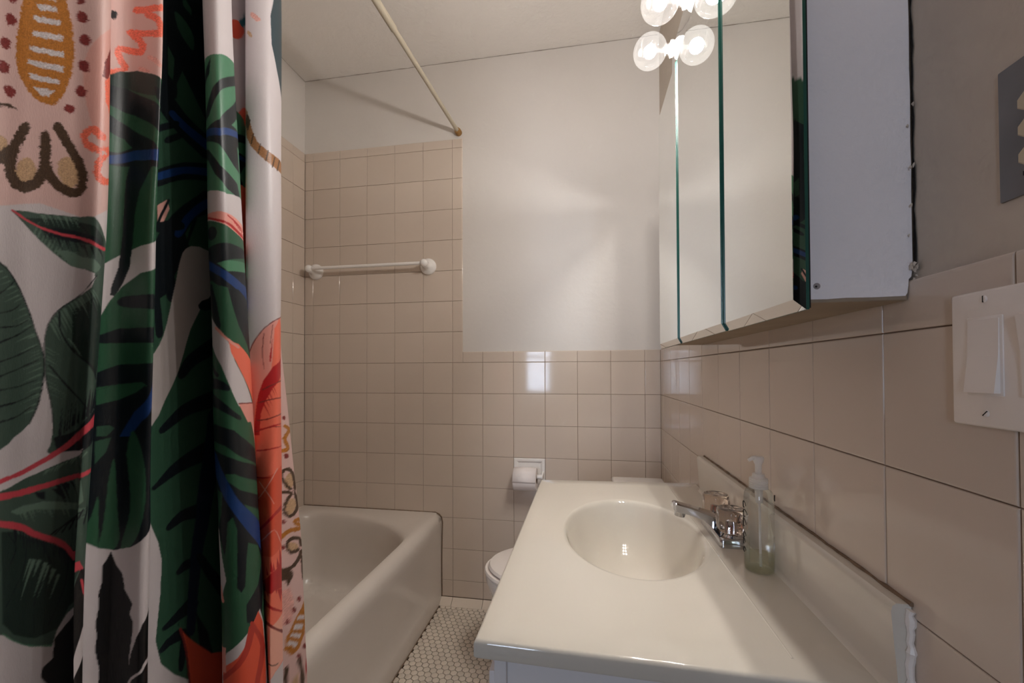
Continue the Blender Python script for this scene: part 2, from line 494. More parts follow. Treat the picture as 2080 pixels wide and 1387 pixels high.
for xr_, z, rec in ((-0.7005, 0.0, 0), (-0.699, 0.02, 0), (-0.698, 0.062, 0), (-0.6995, 0.08, -.003), (-0.700, 0.105, -.009), (-0.700, 0.16, -.010), (-0.6995, 0.24, -.007), (-0.698, 0.31, -.002),
               (-0.696, 0.355, .002), (-0.695, 0.38, .004), (-0.696, 0.400, .004), (-0.6995, 0.414, .003), (-0.7055, 0.4245, 0), (-0.714, 0.4315, 0), (-0.724, 0.4355, 0), (-0.736, 0.4372, 0)):
    rings.append([(x + (rec * fade(y) if x > -0.80 and abs(x - xr_) < 0.01 else 0), y, z) for x, y in tub_outer(xr_)])
ro = tub_outer(-0.736)
def blend(f, z): return [(ro[k][0] * (1 - f) + innr[k][0] * f, ro[k][1] * (1 - f) + innr[k][1] * f, z) for k in range(NT)]
rings += [blend(0.35, 0.4368), blend(0.7, 0.4345), blend(0.9, 0.430), blend(1.0, 0.424)]
for s, z in ((0.985, 0.412), (0.972, 0.393), (0.955, 0.34), (0.93, 0.24), (0.90, 0.16), (0.86, 0.115), (0.79, 0.09), (0.6, 0.08), (0.3, 0.077), (0.05, 0.076)):
    rings.append(sc_in(s, z))
bm = bmesh.new(); loft(bm, rings, cap0=False)
bmesh.ops.recalc_face_normals(bm, faces=bm.faces)
tub = obj('bathtub', bm, M['enamel']); smooth_mesh(tub.data, 60)
tag(tub, 'white enamelled bathtub with rounded rim and plain apron, behind the curtain', 'bathtub')
bm = bmesh.new(); tube(bm, [(-1.12, 0.85, 0.078), (-1.12, 0.85, 0.0815)], [0.03, 0.028], 24)
obj('drain', bm, M['chrome'], tub, smooth=True)
# sealant bead where the tub meets the wall and floor
bm = bmesh.new()
tube(bm, [(-1.45, YB - 0.002, 0.439), (-0.73, YB - 0.002, 0.438), (-0.710, YB - 0.002, 0.430), (-0.698, YB - 0.002, 0.415), (-0.694, YB - 0.001, 0.39), (-0.696, YB - 0.001, 0.33), (-0.698, YB - 0.001, 0.2), (-0.697, YB - 0.001, 0.06), (-0.697, YB - 0.001, 0.0)], 0.0022, 6)
obj('sealant', bm, M['caulk'], tub, smooth=True)
bm = bmesh.new()
tube(bm, [(-0.6985, 0.32, 0.0), (-0.6985, YB - 0.03, 0.0)], 0.002, 6)
obj('sealant', bm, M['caulk'], tub, smooth=True)

# ------------------------------------------------------------------ towel bar
tb = thing('towel_bar', 'white porcelain towel bar with two round posts on the tub wall', 'towel bar', (-1.08, YB, 1.66))
o_ = Vector((-1.08, YB, 1.66))
for px, zz in ((-1.385, 1.657), (-0.766, 1.657)):
    bm = bmesh.new()
    c = (px - o_.x, -0.0002, zz - o_.z)
    lathe(bm, [(0.041, 0), (0.041, -0.006), (0.038, -0.012), (0.030, -0.017), (0.0215, -0.024), (0.0175, -0.034), (0.017, -0.046)], 32, c, 'Y')
    ps = [(c[0], -0.042, c[2]), (c[0], -0.052, c[2] + 0.002), (c[0], -0.062, c[2] + 0.004)]
    tube(bm, ps, [0.017, 0.018, 0.016], 20)
    bmesh.ops.create_uvsphere(bm, u_segments=20, v_segments=12, radius=0.0195, matrix=Matrix.Translation((c[0], -0.062, c[2] + 0.004)))
    obj('post', bm, M['china'], tb, smooth=True)
bm = bmesh.new(); tube(bm, [(-1.385 - o_.x, -0.062, 0.001), (-0.766 - o_.x, -0.062, 0.001)], 0.0085, 16)
obj('bar', bm, M['china'], tb, smooth=True)

# ------------------------------------------------------------------ shower rod
rod = thing('shower_rod', 'beige telescopic shower rod with brown rubber end cap, above the tub', 'shower rod', (-0.609, YB, 2.319))
def rodp(y): return (-0.0526 * (YB - y) * 1.0, y - YB, 0.0)
bm = bmesh.new(); tube(bm, [rodp(1.985), rodp(1.34)], 0.0096, 20); obj('inner_tube', bm, M['rod'], rod, smooth=True)
bm = bmesh.new(); tube(bm, [rodp(1.352), rodp(1.350), rodp(-0.13)], [0.0105, 0.0125, 0.0125], 20); obj('outer_tube', bm, M['rod'], rod, smooth=True)
bm = bmesh.new(); tube(bm, [rodp(YB + 0.0055), rodp(1.985), rodp(1.972)], [0.0165, 0.0165, 0.013], 20); obj('end_cap', bm, M['rodcap'], rod, smooth=True)
bm = bmesh.new(); tube(bm, [rodp(-0.15), rodp(-0.135), rodp(-0.12)], [0.0165, 0.0165, 0.013], 20); obj('end_cap', bm, M['rodcap'], rod, smooth=True)

# ------------------------------------------------------------------ toilet paper holder and roll
hx0, hx1 = COL0 + 2 * T + 0.001, COL0 + 3 * T - 0.001
hz0, hz1 = ROW0 - 4 * T + 0.001, ROW0 - 3 * T - 0.001
TPc = ((hx0 + hx1) / 2, YB, (hz0 + hz1) / 2)
tp = thing('paper_holder', 'white recessed ceramic paper holder set in the tiles beside the vanity', 'paper holder', TPc)
bm = bmesh.new()
w = (hx1 - hx0) / 2
def rsq(h, y): return [(-h, y, -h), (h, y, -h), (h, y, h), (-h, y, h)]
loft(bm, [rsq(w, 0.005), rsq(w, -0.003), rsq(w - 0.003, -0.007), rsq(w - 0.012, -0.007), rsq(w - 0.018, -0.003), rsq(w - 0.022, 0.0012)], cap0=False, cap1=True)
bmesh.ops.recalc_face_normals(bm, faces=bm.faces)
obj('frame', bm, M['china'], tp)
for s in (-1, 1):
    bm = bmesh.new()
    loft(bm, [[(s * 0.062, -0.004, 0.016), (s * 0.062, -0.004, -0.016), (s * 0.070, -0.004, -0.016), (s * 0.070, -0.004, 0.016)],
              [(s * 0.062, -0.052, 0.010), (s * 0.062, -0.052, -0.010), (s * 0.069, -0.052, -0.010), (s * 0.069, -0.052, 0.010)],
              [(s * 0.062, -0.060, 0.005), (s * 0.062, -0.060, -0.005), (s * 0.068, -0.060, -0.005), (s * 0.068, -0.060, 0.005)]])
    bmesh.ops.recalc_face_normals(bm, faces=bm.faces)
    obj('arm', bm, M['china'], tp, smooth=True)
bm = bmesh.new(); tube(bm, [(-0.062, -0.048, 0), (0.02, -0.048, 0), (0.0202, -0.048, 0), (0.062, -0.048, 0)], [0.0085, 0.0085, 0.0105, 0.0105], 16)
obj('roller', bm, M['china'], tp, smooth=True)
RR = 0.0515
rc = (TPc[0] - 0.0665, YB - 0.048 - 0.006, TPc[2] - 0.010)
bm = bmesh.new()
L = 0.108
prof = [(0.0195, 0.001), (0.0195, L - 0.001), (RR - 0.002, L - 0.001), (RR, L - 0.003), (RR, 0.003), (RR - 0.002, 0.001)]
rg = []
for r, h in prof + [prof[0]]:
    rg.append([(h, r * math.cos(2 * PI * k / 48), r * math.sin(2 * PI * k / 48)) for k in range(48)])
loft(bm, rg, cap0=False, cap1=False)
# loose sheet hanging over the front
sh = []
for k in range(14):
    a = PI * 0.42 + PI * 0.62 * k / 13
    sh.append(((RR + 0.0008) * math.cos(a), (RR + 0.0008) * math.sin(a)))
bmesh.ops.remove_doubles(bm, verts=bm.verts, dist=1e-6)
bmesh.ops.recalc_face_normals(bm, faces=bm.faces)
roll = obj('toilet_roll', bm, M['paper'], None, smooth=True, loc=rc)
tag(roll, 'white toilet paper roll on the recessed holder, left of the vanity top', 'toilet roll')
bm = bmesh.new()
vsh = [[(x, a, b) for x in (0.0015, L - 0.0015)] for a, b in sh]
loft(bm, vsh, cap0=False, cap1=False, closed=False)
s_ = obj('loose_sheet', bm, M['paper'], roll, smooth=True)
md = s_.modifiers.new('thick', 'SOLIDIFY'); md.thickness = 0.0007; md.offset = 1
bm = bmesh.new()
rg = [[(h, r * math.cos(2 * PI * k / 24), r * math.sin(2 * PI * k / 24)) for k in range(24)] for r, h in ((0.0194, 0.0), (0.0194, L), (0.0182, L), (0.0182, 0.0), (0.0194, 0.0))]
loft(bm, rg, cap0=False, cap1=False); bmesh.ops.recalc_face_normals(bm, faces=bm.faces)
obj('core', bm, M['card'], roll, smooth=True)

# ------------------------------------------------------------------ toilet
to = thing('toilet', 'white toilet against the right wall between vanity and back wall', 'toilet', (0.1, 1.60, 0))
bx, by = 0.1, 1.60
def ell(cx, cy, a, b, z, n=48, e=2.0, back=None):
    r = []
    for k in range(n):
        t = 2 * PI * k / n
        c, s = math.cos(t), math.sin(t)
        x = cx + a * math.copysign(abs(c) ** (2 / e), c); y = cy + b * math.copysign(abs(s) ** (2 / e), s)
        if back is not None: x = min(x, back)
        r.append((x - bx, y - by, z))
    return r
bm = bmesh.new()
loft(bm, [ell(-0.02, 1.565, 0.20, 0.105, 0.0), ell(-0.02, 1.565, 0.195, 0.10, 0.03), ell(-0.0, 1.565, 0.17, 0.09, 0.12), ell(-0.04, 1.565, 0.21, 0.125, 0.22),
          ell(-0.09, 1.565, 0.265, 0.17, 0.32), ell(-0.095, 1.565, 0.275, 0.183, 0.365), ell(-0.095, 1.565, 0.275, 0.184, 0.382), ell(-0.095, 1.565, 0.268, 0.178, 0.388),
          ell(-0.095, 1.565, 0.215, 0.13, 0.386), ell(-0.095, 1.565, 0.20, 0.12, 0.34), ell(-0.08, 1.565, 0.10, 0.07, 0.24)], cap0=True, cap1=True)
obj('bowl', bm, M['china'], to, smooth=True)
bm = bmesh.new()
loft(bm, [ell(-0.098, 1.565, 0.272, 0.184, 0.390), ell(-0.098, 1.565, 0.277, 0.188, 0.396), ell(-0.098, 1.565, 0.274, 0.185, 0.404), ell(-0.098, 1.565, 0.20, 0.12, 0.404), ell(-0.098, 1.565, 0.20, 0.12, 0.39), ell(-0.098, 1.565, 0.272, 0.184, 0.390)], cap0=False, cap1=False)
obj('seat', bm, M['switch'], to, smooth=True)
bm = bmesh.new()
loft(bm, [ell(-0.092, 1.565, 0.262, 0.178, 0.407), ell(-0.092, 1.565, 0.268, 0.183, 0.412), ell(-0.092, 1.565, 0.262, 0.178, 0.421), ell(-0.092, 1.565, 0.22, 0.14, 0.426), ell(-0.092, 1.565, 0.1, 0.06, 0.428)])
obj('seat_lid', bm, M['switch'], to, smooth=True)
tank = boxo('tank', (0.125, 1.405, 0.37), (0.315, 1.84, 0.652), M['china'], to, 0.02, 4, off=(bx, by, 0))
boxo('tank_lid', (0.110, 1.392, 0.652), (0.322, 1.855, 0.683), M['china'], to, 0.011, 4, off=(bx, by, 0))
bm = bmesh.new(); tube(bm, [(0.126 - bx, 1.45 - by, 0.58), (0.112 - bx, 1.45 - by, 0.58), (0.106 - bx, 1.45 - by, 0.58)], [0.012, 0.012, 0.008], 16); tube(bm, [(0.108 - bx, 1.45 - by, 0.58), (0.104 - bx, 1.52 - by, 0.572)], 0.005, 10)
obj('flush_handle', bm, M['chrome'], to, smooth=True)

# ------------------------------------------------------------------ vanity cabinet and top
vb = (-0.12, 0.96, 0.0)
va = thing('vanity_cabinet', 'white painted vanity cabinet under the cream sink top', 'cabinet', vb)
boxo('side_panel', (-0.102, 1.336, 0.004), (XR - 0.001, 1.345, 0.759), M['whitepaint'], va, 0.001, 1, off=vb)
boxo('bottom_panel', (-0.102, 0.557, 0.09), (XR - 0.001, 1.335, 0.105), M['whitepaint'], va, 0.001, 1, off=vb)
boxo('side_panel', (-0.1135, 0.548, 0.004), (XR - 0.001, 0.5565, 0.760), M['whitepaint'], va, 0.0008, 1, off=vb)
boxo('plinth', (-0.05, 0.56, 0.0015), (XR - 0.001, 1.34, 0.09), M['whitepaint'], va, 0.0, off=vb)
boxo('face_frame', (-0.1195, 0.545, 0.088), (-0.1025, 1.35, 0.7595), M['whitepaint'], va, 0.0012, 1, off=vb)
for a, b in ((0.575, 0.94), (0.955, 1.32)):
    d = boxo('door', (-0.1335, a, 0.12), (-0.12, b, 0.72), M['whitepaint'], va, 0.003, 2, off=vb)
    ky = b - 0.03 if a < 0.8 else a + 0.03
    bm = bmesh.new(); lathe(bm, [(0.006, 0), (0.006, -0.012), (0.014, -0.018), (0.014, -0.026), (0.008, -0.03)], 20, (-0.1335 - vb[0], ky - vb[1], 0.63), 'X')
    obj('knob', bm, M['chrome'], d, smooth=True)

# sink top: one moulded piece with an oval bowl
ZT_ = 0.785
FL, FR, NR, NL = (-0.1405, 1.357), (XR - 0.001, 1.388), (XR - 0.001, 0.524), (-0.1445, 0.5366)
bc = (0.0985, 0.957)
ba, bb = 0.1425, 0.2145
NS = 192
rectpts = [NR, FR, FL, NL]
outer = perim(rectpts, NS, *bc)
# move the samples nearest to the four corners onto them
for c in rectpts:
    k = min(range(NS), key=lambda i: (outer[i][0] - c[0]) ** 2 + (outer[i][1] - c[1]) ** 2); outer[k] = c
def ringE(f, z):
    return [(bc[0] + ba * f * math.cos(2 * PI * k / NS), bc[1] + bb * f * math.sin(2 * PI * k / NS), z) for k in range(NS)]
el = ringE(1.06, ZT_)
def ringO(f, z, inset=0.0):
    r = []
    for k in range(NS):
        x = el[k][0] * (1 - f) + outer[k][0] * f; y = el[k][1] * (1 - f) + outer[k][1] * f
        zz = z
        r.append((x, y, zz))
    return r
def ringout(ins, z):
    cx, cy = 0.1, 0.96
    r = []
    for (x, y) in outer:
        sx = 1 if x > cx else -1; sy = 1 if y > cy else -1
        onx = abs(x - (FL[0] if x < cx else XR)) < 0.006
        ony = (y > 1.35 or y < 0.5375)
        r.append((x - (ins * sx if onx else 0), y - (ins * sy if ony else 0), z))
    return r
rings = [ringE(f, ZT_ - d) for f, d in ((0.02, 0.142), (0.12, 0.1415), (0.3, 0.138), (0.45, 0.132), (0.58, 0.122), (0.68, 0.109), (0.76, 0.094), (0.83, 0.075), (0.885, 0.054), (0.925, 0.036), (0.955, 0.0215), (0.975, 0.012), (0.99, 0.0062), (1.005, 0.0027), (1.025, 0.0009), (1.045, 0.0002))]
rings += [el] + [ringO(f, ZT_) for f in (0.25, 0.5, 0.75)] + [ringout(0.005, ZT_), ringout(0.0018, ZT_ - 0.0012), ringout(0.0, ZT_ - 0.005), ringout(0.0, ZT_ - 0.021), ringout(0.002, ZT_ - 0.0245), ringout(0.012, ZT_ - 0.0255), ringout(0.05, ZT_ - 0.0258)]
bm = bmesh.new(); vr = loft(bm, rings, cap0=True, cap1=False)
bmesh.ops.recalc_face_normals(bm, faces=bm.faces)
top = obj('sink_top', bm, M['marble'], None); smooth_mesh(top.data, 50)
tag(top, 'cream moulded marble vanity top with an oval basin and backsplash', 'sink')
# gentle raised ledge line that runs in front of the taps
bm = bmesh.new(); tube(bm, [(0.2465, 0.565, ZT_ - 0.0012), (0.2465, 1.33, ZT_ - 0.0012)], 0.0022, 8)
obj('ledge_line', bm, M['marble'], top, smooth=True)
# backsplash
bm = bmesh.new()
pr = [(XR - 0.001, 0.0), (0.3215, 0.0), (0.3255, 0.0035), (0.3268, 0.009), (0.3205, 0.093), (0.3220, 0.0985), (0.3255, 0.1015), (XR - 0.001, 0.1015)]
loft(bm, [[(x, 0.514, ZT_ - 0.0005 + z) for x, z in pr], [(x, 1.300, ZT_ - 0.0005 + z) for x, z in pr]])
bmesh.ops.recalc_face_normals(bm, faces=bm.faces)
obj('backsplash', bm, M['marble'], top, smooth=True)
# rough caulk over the near end and along the wall
random.seed(3)
bm = bmesh.new()
pts = [(XR - 0.0015 + random.uniform(-0.0006, 0.0006), 0.512 + 0.783 * k / 60, ZT_ + 0.1016 + random.uniform(-0.0004, 0.0007)) for k in range(61)]
tube(bm, pts, [random.uniform(0.0014, 0.003) for _ in pts], 6)
obj('sealant', bm, M['caulk'], top, smooth=True)
bm = bmesh.new()
pts = [(XR - 0.0035 + random.uniform(-0.001, 0.001), 0.5125 + random.uniform(-0.001, 0.001), 0.775 + 0.106 * k / 22) for k in range(23)]
tube(bm, pts, [random.uniform(0.0032, 0.0055) for _ in pts], 8)
obj('caulk_end', bm, M['switch'], top, smooth=True)
bm = bmesh.new(); tube(bm, [(bc[0], bc[1], ZT_ - 0.1425), (bc[0], bc[1], ZT_ - 0.1385)], [0.022, 0.020], 24)
obj('drain', bm, M['chrome'], top, smooth=True)

# ------------------------------------------------------------------ faucet
fb = (0.287, 0.962, ZT_)
fa = thing('faucet', 'chrome sink faucet with two clear fluted knobs on the sink top', 'faucet', fb)
def stad(hx_, hy_, z, r, n=6):
    pts = []
    for cx, cy, a0 in ((hx_ - r, hy_ - r, 0), (-hx_ + r, hy_ - r, PI / 2), (-hx_ + r, -hy_ + r, PI), (hx_ - r, -hy_ + r, 3 * PI / 2)):
        for k in range(n + 1):
            a = a0 + PI / 2 * k / n; pts.append((cx + r * math.cos(a), cy + r * math.sin(a), z))
    return pts
bm = bmesh.new()
loft(bm, [stad(0.026, 0.073, 0.0, 0.008), stad(0.026, 0.073, 0.014, 0.008), stad(0.0245, 0.0715, 0.0175, 0.0075), stad(0.0215, 0.0685, 0.019, 0.006)])
obj('base', bm, M['chrome'], fa, smooth=True)
# spout: tapered body rising from the base towards the basin
def sect(x, hw, zt, zb, ch):
    return [(x, -hw, zb), (x, hw, zb), (x, hw, zt - ch), (x, hw - ch, zt), (x, -hw + ch, zt), (x, -hw, zt - ch)]
bm = bmesh.new()
loft(bm, [sect(0.024, 0.017, 0.020, 0.004, 0.004), sect(0.012, 0.022, 0.036, 0.006, 0.006), sect(-0.006, 0.0205, 0.043, 0.008, 0.006), sect(-0.026, 0.0175, 0.0475, 0.021, 0.005),
          sect(-0.040, 0.0155, 0.0515, 0.0335, 0.004), sect(-0.070, 0.0140, 0.0595, 0.0425, 0.003), sect(-0.092, 0.0138, 0.065, 0.047, 0.003), sect(-0.0975, 0.0134, 0.0655, 0.049, 0.003), sect(-0.101, 0.012, 0.0635, 0.052, 0.003)])
bmesh.ops.recalc_face_normals(bm, faces=bm.faces)
obj('spout', bm, M['chrome'], fa, smooth=True)
bm = bmesh.new(); tube(bm, [(-0.084, 0, 0.050), (-0.0855, 0, 0.042), (-0.0865, 0, 0.0355)], [0.0115, 0.0115, 0.0105], 20)
obj('aerator', bm, M['chrome'], fa, smooth=True)
for s in (-1, 1):
    bm = bmesh.new(); tube(bm, [(0.002, s * 0.051, 0.0185), (0.002, s * 0.051, 0.025)], [0.021, 0.017], 24)
    obj('collar', bm, M['chrome'], fa, smooth=True)
    bm = bmesh.new()
    def fl(a, h):
        k = max(0.0, min(1.0, (0.064 - h) / 0.02))
        return 1.0 - 0.13 * k * (0.5 + 0.5 * math.cos(8 * a)) ** 0.7
    lathe(bm, [(0.0215, 0.026), (0.0255, 0.028), (0.028, 0.036), (0.029, 0.048), (0.0285, 0.060), (0.0275, 0.067), (0.0262, 0.0715), (0.0245, 0.0728), (0.019, 0.0735), (0.017, 0.0725)], 64, (0.002, s * 0.051, 0), 'Z', flute=fl)
    k_ = obj('knob', bm, M['acrylic'], fa, smooth=True)
    bm = bmesh.new(); tube(bm, [(0.002, s * 0.051, 0.027), (0.002, s * 0.051, 0.050)], [0.008, 0.006], 12)
    obj('stem', bm, M['chrome'], fa, smooth=True)

# ------------------------------------------------------------------ soap bottle
sb = (0.2995, 0.803, ZT_)
bo = thing('soap_bottle', 'clear plastic pump bottle with a little greenish soap, beside the faucet', 'bottle', sb)
def ellz(a, b, z, n=40): return [(a * math.cos(2 * PI * k / n), b * math.sin(2 * PI * k / n), z) for k in range(n)]
bm = bmesh.new()
loft(bm, [ellz(0.018, 0.018, 0.001), ellz(0.0225, 0.0225, 0.002), ellz(0.0233, 0.0233, 0.006), ellz(0.0236, 0.0236, 0.012), ellz(0.0235, 0.0235, 0.125), ellz(0.0227, 0.0227, 0.133),
          ellz(0.0205, 0.0205, 0.139), ellz(0.0155, 0.0155, 0.1425), ellz(0.0128, 0.0128, 0.1435), ellz(0.0125, 0.0125, 0.150)])
bmesh.ops.recalc_face_normals(bm, faces=bm.faces)
obj('body', bm, M['pet'], bo, smooth=True)
bm = bmesh.new()
loft(bm, [ellz(0.017, 0.017, 0.0025), ellz(0.0215, 0.0215, 0.0035), ellz(0.0224, 0.0224, 0.008), ellz(0.0227, 0.0227, 0.028), ellz(0.0222, 0.0222, 0.0285)])
bmesh.ops.recalc_face_normals(bm, faces=bm.faces)
obj('soap', bm, M['soap'], bo, smooth=True)
bm = bmesh.new()
pr = [(0.0148, 0.1435)]
for k in range(6): pr += [(0.0150, 0.1445 + k * 0.0028), (0.0143, 0.1458 + k * 0.0028)]
pr += [(0.0146, 0.1605), (0.0105, 0.162), (0.0095, 0.1665), (0.0095, 0.1685)]
lathe(bm, pr, 36); obj('cap', bm, M['milky'], bo, smooth=True)
bm = bmesh.new()
lathe(bm, [(0.0052, 0.168), (0.0052, 0.184), (0.0085, 0.1905), (0.0092, 0.1955), (0.0075, 0.1985)], 24)
tube(bm, [(0, 0, 0.195), (-0.010, -0.002, 0.1955), (-0.017, -0.0035, 0.192)], [0.0042, 0.0036, 0.0028], 10)
obj('pump_head', bm, M['milky'], bo, smooth=True)
bm = bmesh.new(); tube(bm, [(0, 0, 0.142), (0.001, 0, 0.118)], [0.0065, 0.0058], 14); tube(bm, [(0.001, 0, 0.12), (0.003, 0.002, 0.006)], 0.0022, 8)
obj('dip_tube', bm, M['milky'], bo, smooth=True)
# dark swirling print on the left of the bottle
bm = bmesh.new()
def wrap(a, z, r=0.0239): return (r * math.cos(a), r * math.sin(a), z)
random.seed(11)
for (a0, z0, s) in ((3.05, 0.112, 1.0), (3.15, 0.097, 1.1), (3.0, 0.080, 1.2), (3.1, 0.060, 0.8), (2.95, 0.048, 0.9), (3.1, 0.034, 0.7), (5.9, 0.128, 0.8)):
    pts = []
    for k in range(22):
        t = k / 21 * 3.6 * PI / 2
        rr = 0.0085 * s * (1 - 0.55 * k / 21)
        pts.append(wrap(a0 + rr * math.cos(t) / 0.0248, z0 + rr * math.sin(t)))
    tube(bm, pts, [0.0004 + 0.0005 * math.sin(PI * k / 21) for k in range(22)], 5)
obj('print', bm, M['dark'], bo, smooth=True)['kind'] = 'stuff'

# ------------------------------------------------------------------ mirror cabinet
CX = 0.2390
cb = (0.2885, 0.91, 1.20)
mc = thing('mirror_cabinet', 'white medicine cabinet with three edge-cut mirror doors above the vanity', 'mirror cabinet', cb)
CZ0, CZ1 = 1.2125, 1.889
bm = bmesh.new()
random.seed(9)
prof = [(CX, CZ0), (0.262, CZ0 - 0.0003), (0.281, CZ0 + 0.0006), (0.3060, CZ0 + 0.0002), (0.3370, CZ0 + 0.0008), (0.3388, CZ0 + 0.004), (0.3398, CZ0 + 0.012), (0.3402, CZ0 + 0.0185), (0.3425, CZ0 + 0.021), (0.3440, CZ0 + 0.03)]
prof += [(0.3440 + random.uniform(-0.0004, 0.0003), CZ0 + 0.03 + (CZ1 - CZ0 - 0.03) * k / 24) for k in range(1, 24)] + [(0.3440, CZ1), (CX, CZ1)]
loft(bm, [[(x - cb[0], 0.5110 - cb[1], z - cb[2]) for x, z in prof], [(x - cb[0], 0.523 - cb[1], z - cb[2]) for x, z in prof]])
bmesh.ops.recalc_face_normals(bm, faces=bm.faces)
obj('side_panel', bm, M['boxpaint'], mc)
boxo('side_panel', (CX, 1.290, CZ0), (XR - 0.004, 1.302, CZ1), M['boxpaint'], mc, 0.0015, 2, off=cb)
boxo('bottom_panel', (CX + 0.001, 0.5118, CZ0 - 0.004), (XR - 0.001, 1.301, CZ0 + 0.008), M['wood'], mc, 0.001, 1, off=cb)
boxo('back_panel', (XR - 0.006, 0.523, CZ0 + 0.008), (XR - 0.001, 1.290, CZ1), M['wood'], mc, off=cb)
boxo('top_panel', (CX, 0.511, CZ1), (XR - 0.001, 1.302, CZ1 + 0.01), M['boxpaint'], mc, 0.001, 1, off=cb)
bm = bmesh.new(); tube(bm, [(0.2520 - cb[0], 0.5112 - cb[1], 1.2268 - cb[2]), (0.2520 - cb[0], 0.5104 - cb[1], 1.2268 - cb[2])], [0.0038, 0.0030], 20)
plug = obj('screw_plug', bm, mat('plug_grey', s2l(150, 140, 138), rough=0.6), mc, smooth=True)
bm = bmesh.new(); tube(bm, [(0.2510 - cb[0], 0.5105 - cb[1], 1.2262 - cb[2]), (0.2510 - cb[0], 0.5101 - cb[1], 1.2262 - cb[2])], 0.0011, 10)
obj('screw_hole', bm, M['dark'], plug)
# mirror doors
DZ0, DZ1 = 1.1992, 1.886
BL, BD = 0.0125, 0.0070
for a, b, xm, near, far in ((0.4926, 0.7375, 0.2255, 1, 0), (0.7396, 1.0525, 0.2220, 0, 0), (1.0545, 1.3000, 0.2190, 0, 1)):
    bm = bmesh.new()
    box(bm, xm + 0.0108 - cb[0], a + 0.003 - cb[1], DZ0 + 0.002 - cb[2], CX - 0.0005 - cb[0], b - 0.003 - cb[1], DZ1 - 0.002 - cb[2])
    d = obj('door', bm, M['dark'], mc)
    xe = xm + BD
    # corners: bevelled glass, bottom and top always, outer upright edges only on the end doors
    an, bn = a + BL * near, b - BL * far
    def V(x, y, z): return bm.verts.new((x - cb[0], y - cb[1], z - cb[2]))
    bm = bmesh.new()
    i = [V(xm, an, DZ0 + BL), V(xm, bn, DZ0 + BL), V(xm, bn, DZ1 - BL), V(xm, an, DZ1 - BL)]
    o4 = [V(xe, a, DZ0), V(xe, b, DZ0), V(xe, b, DZ1), V(xe, a, DZ1)]
    fs = [(i[0], i[1], i[2], i[3]), (o4[0], o4[1], i[1], i[0]), (i[3], i[2], o4[2], o4[3])]
    if near: fs.append((o4[0], i[0], i[3], o4[3]))
    if far: fs.append((i[1], o4[1], o4[2], i[2]))
    for f_ in fs: bm.faces.new(f_)
    bm.normal_update()
    for f_ in bm.faces:
        if f_.normal.x > 0: f_.normal_flip()
    obj('mirror', bm, M['mirror'], d)
    bm = bmesh.new()
    pl = lambda y, top: [(xe if near and y == a or far and y == b else xm, y)]
    for y, bev_ in ((a, near), (b, far)):
        x0 = xe if bev_ else xm
        zz = ((x0, DZ0 + (0 if bev_ else BL)), (x0, DZ1 - (0 if bev_ else BL)), (xe, DZ1), (xe + 0.0032, DZ1), (xe + 0.0032, DZ0), (xe, DZ0))
        bm.faces.new([V(x, y, z) for x, z in zz] if not bev_ else [V(x, y, z) for x, z in ((xe, DZ0), (xe, DZ1), (xe + 0.0032, DZ1), (xe + 0.0032, DZ0))])
    for z in (DZ0, DZ1):
        bm.faces.new([V(xe, a, z), V(xe, b, z), V(xe + 0.0032, b, z), V(xe + 0.0032, a, z)])
    obj('glass_edge', bm, M['edgeglass'], d)

# gap and torn paint between cabinet and wall
random.seed(5)
bm = bmesh.new(); 
n = 60
va_ = []
for k in range(n + 1):
    z = 1.240 + (CZ1 - 1.240) * k / n
    wd = 0.0030 + 0.0008 * math.sin(k * 0.9) + random.uniform(-0.0009, 0.0009)
    va_.append([(XR + 0.0056 - cb[0], 0.5115 - cb[1], z - cb[2]), (XR + 0.0056 - cb[0], 0.5115 - wd - cb[1], z - cb[2])])
va2 = [[(XR + 0.0050 - cb[0], p[1], p[2]) for p in r] for r in va_]
loft(bm, va2, cap0=False, cap1=False, closed=False)
obj('dark_gap', bm, M['dark'], mc)
bm = bmesh.new()
for k in range(16):
    z = 1.213 + random.uniform(0, 0.035) if k < 10 else random.uniform(1.26, 1.62)
    y = 0.508 + random.uniform(-0.004, 0.003)
    x = XR + random.uniform(-0.001, 0.004)
    r = random.uniform(0.0012, 0.0032) * (1 if k < 10 else 0.6)
    pts = [(x + random.uniform(-r, r) * 0.5 - cb[0], y + r * math.cos(t) * random.uniform(0.6, 1.3) - cb[1], z + r * 1.5 * math.sin(t) * random.uniform(0.6, 1.3) - cb[2]) for t in (0, 1.0, 2.1, 3.1, 4.2, 5.2)]
    c0 = bm.verts.new((x - 0.0015 - cb[0], y - cb[1], z - cb[2])); vsx = [bm.verts.new(p) for p in pts]
    for i in range(6): bm.faces.new((c0, vsx[i], vsx[(i + 1) % 6]))
tp_ = obj('torn_paint', bm, M['paint_right'], mc); tp_['kind'] = 'stuff'

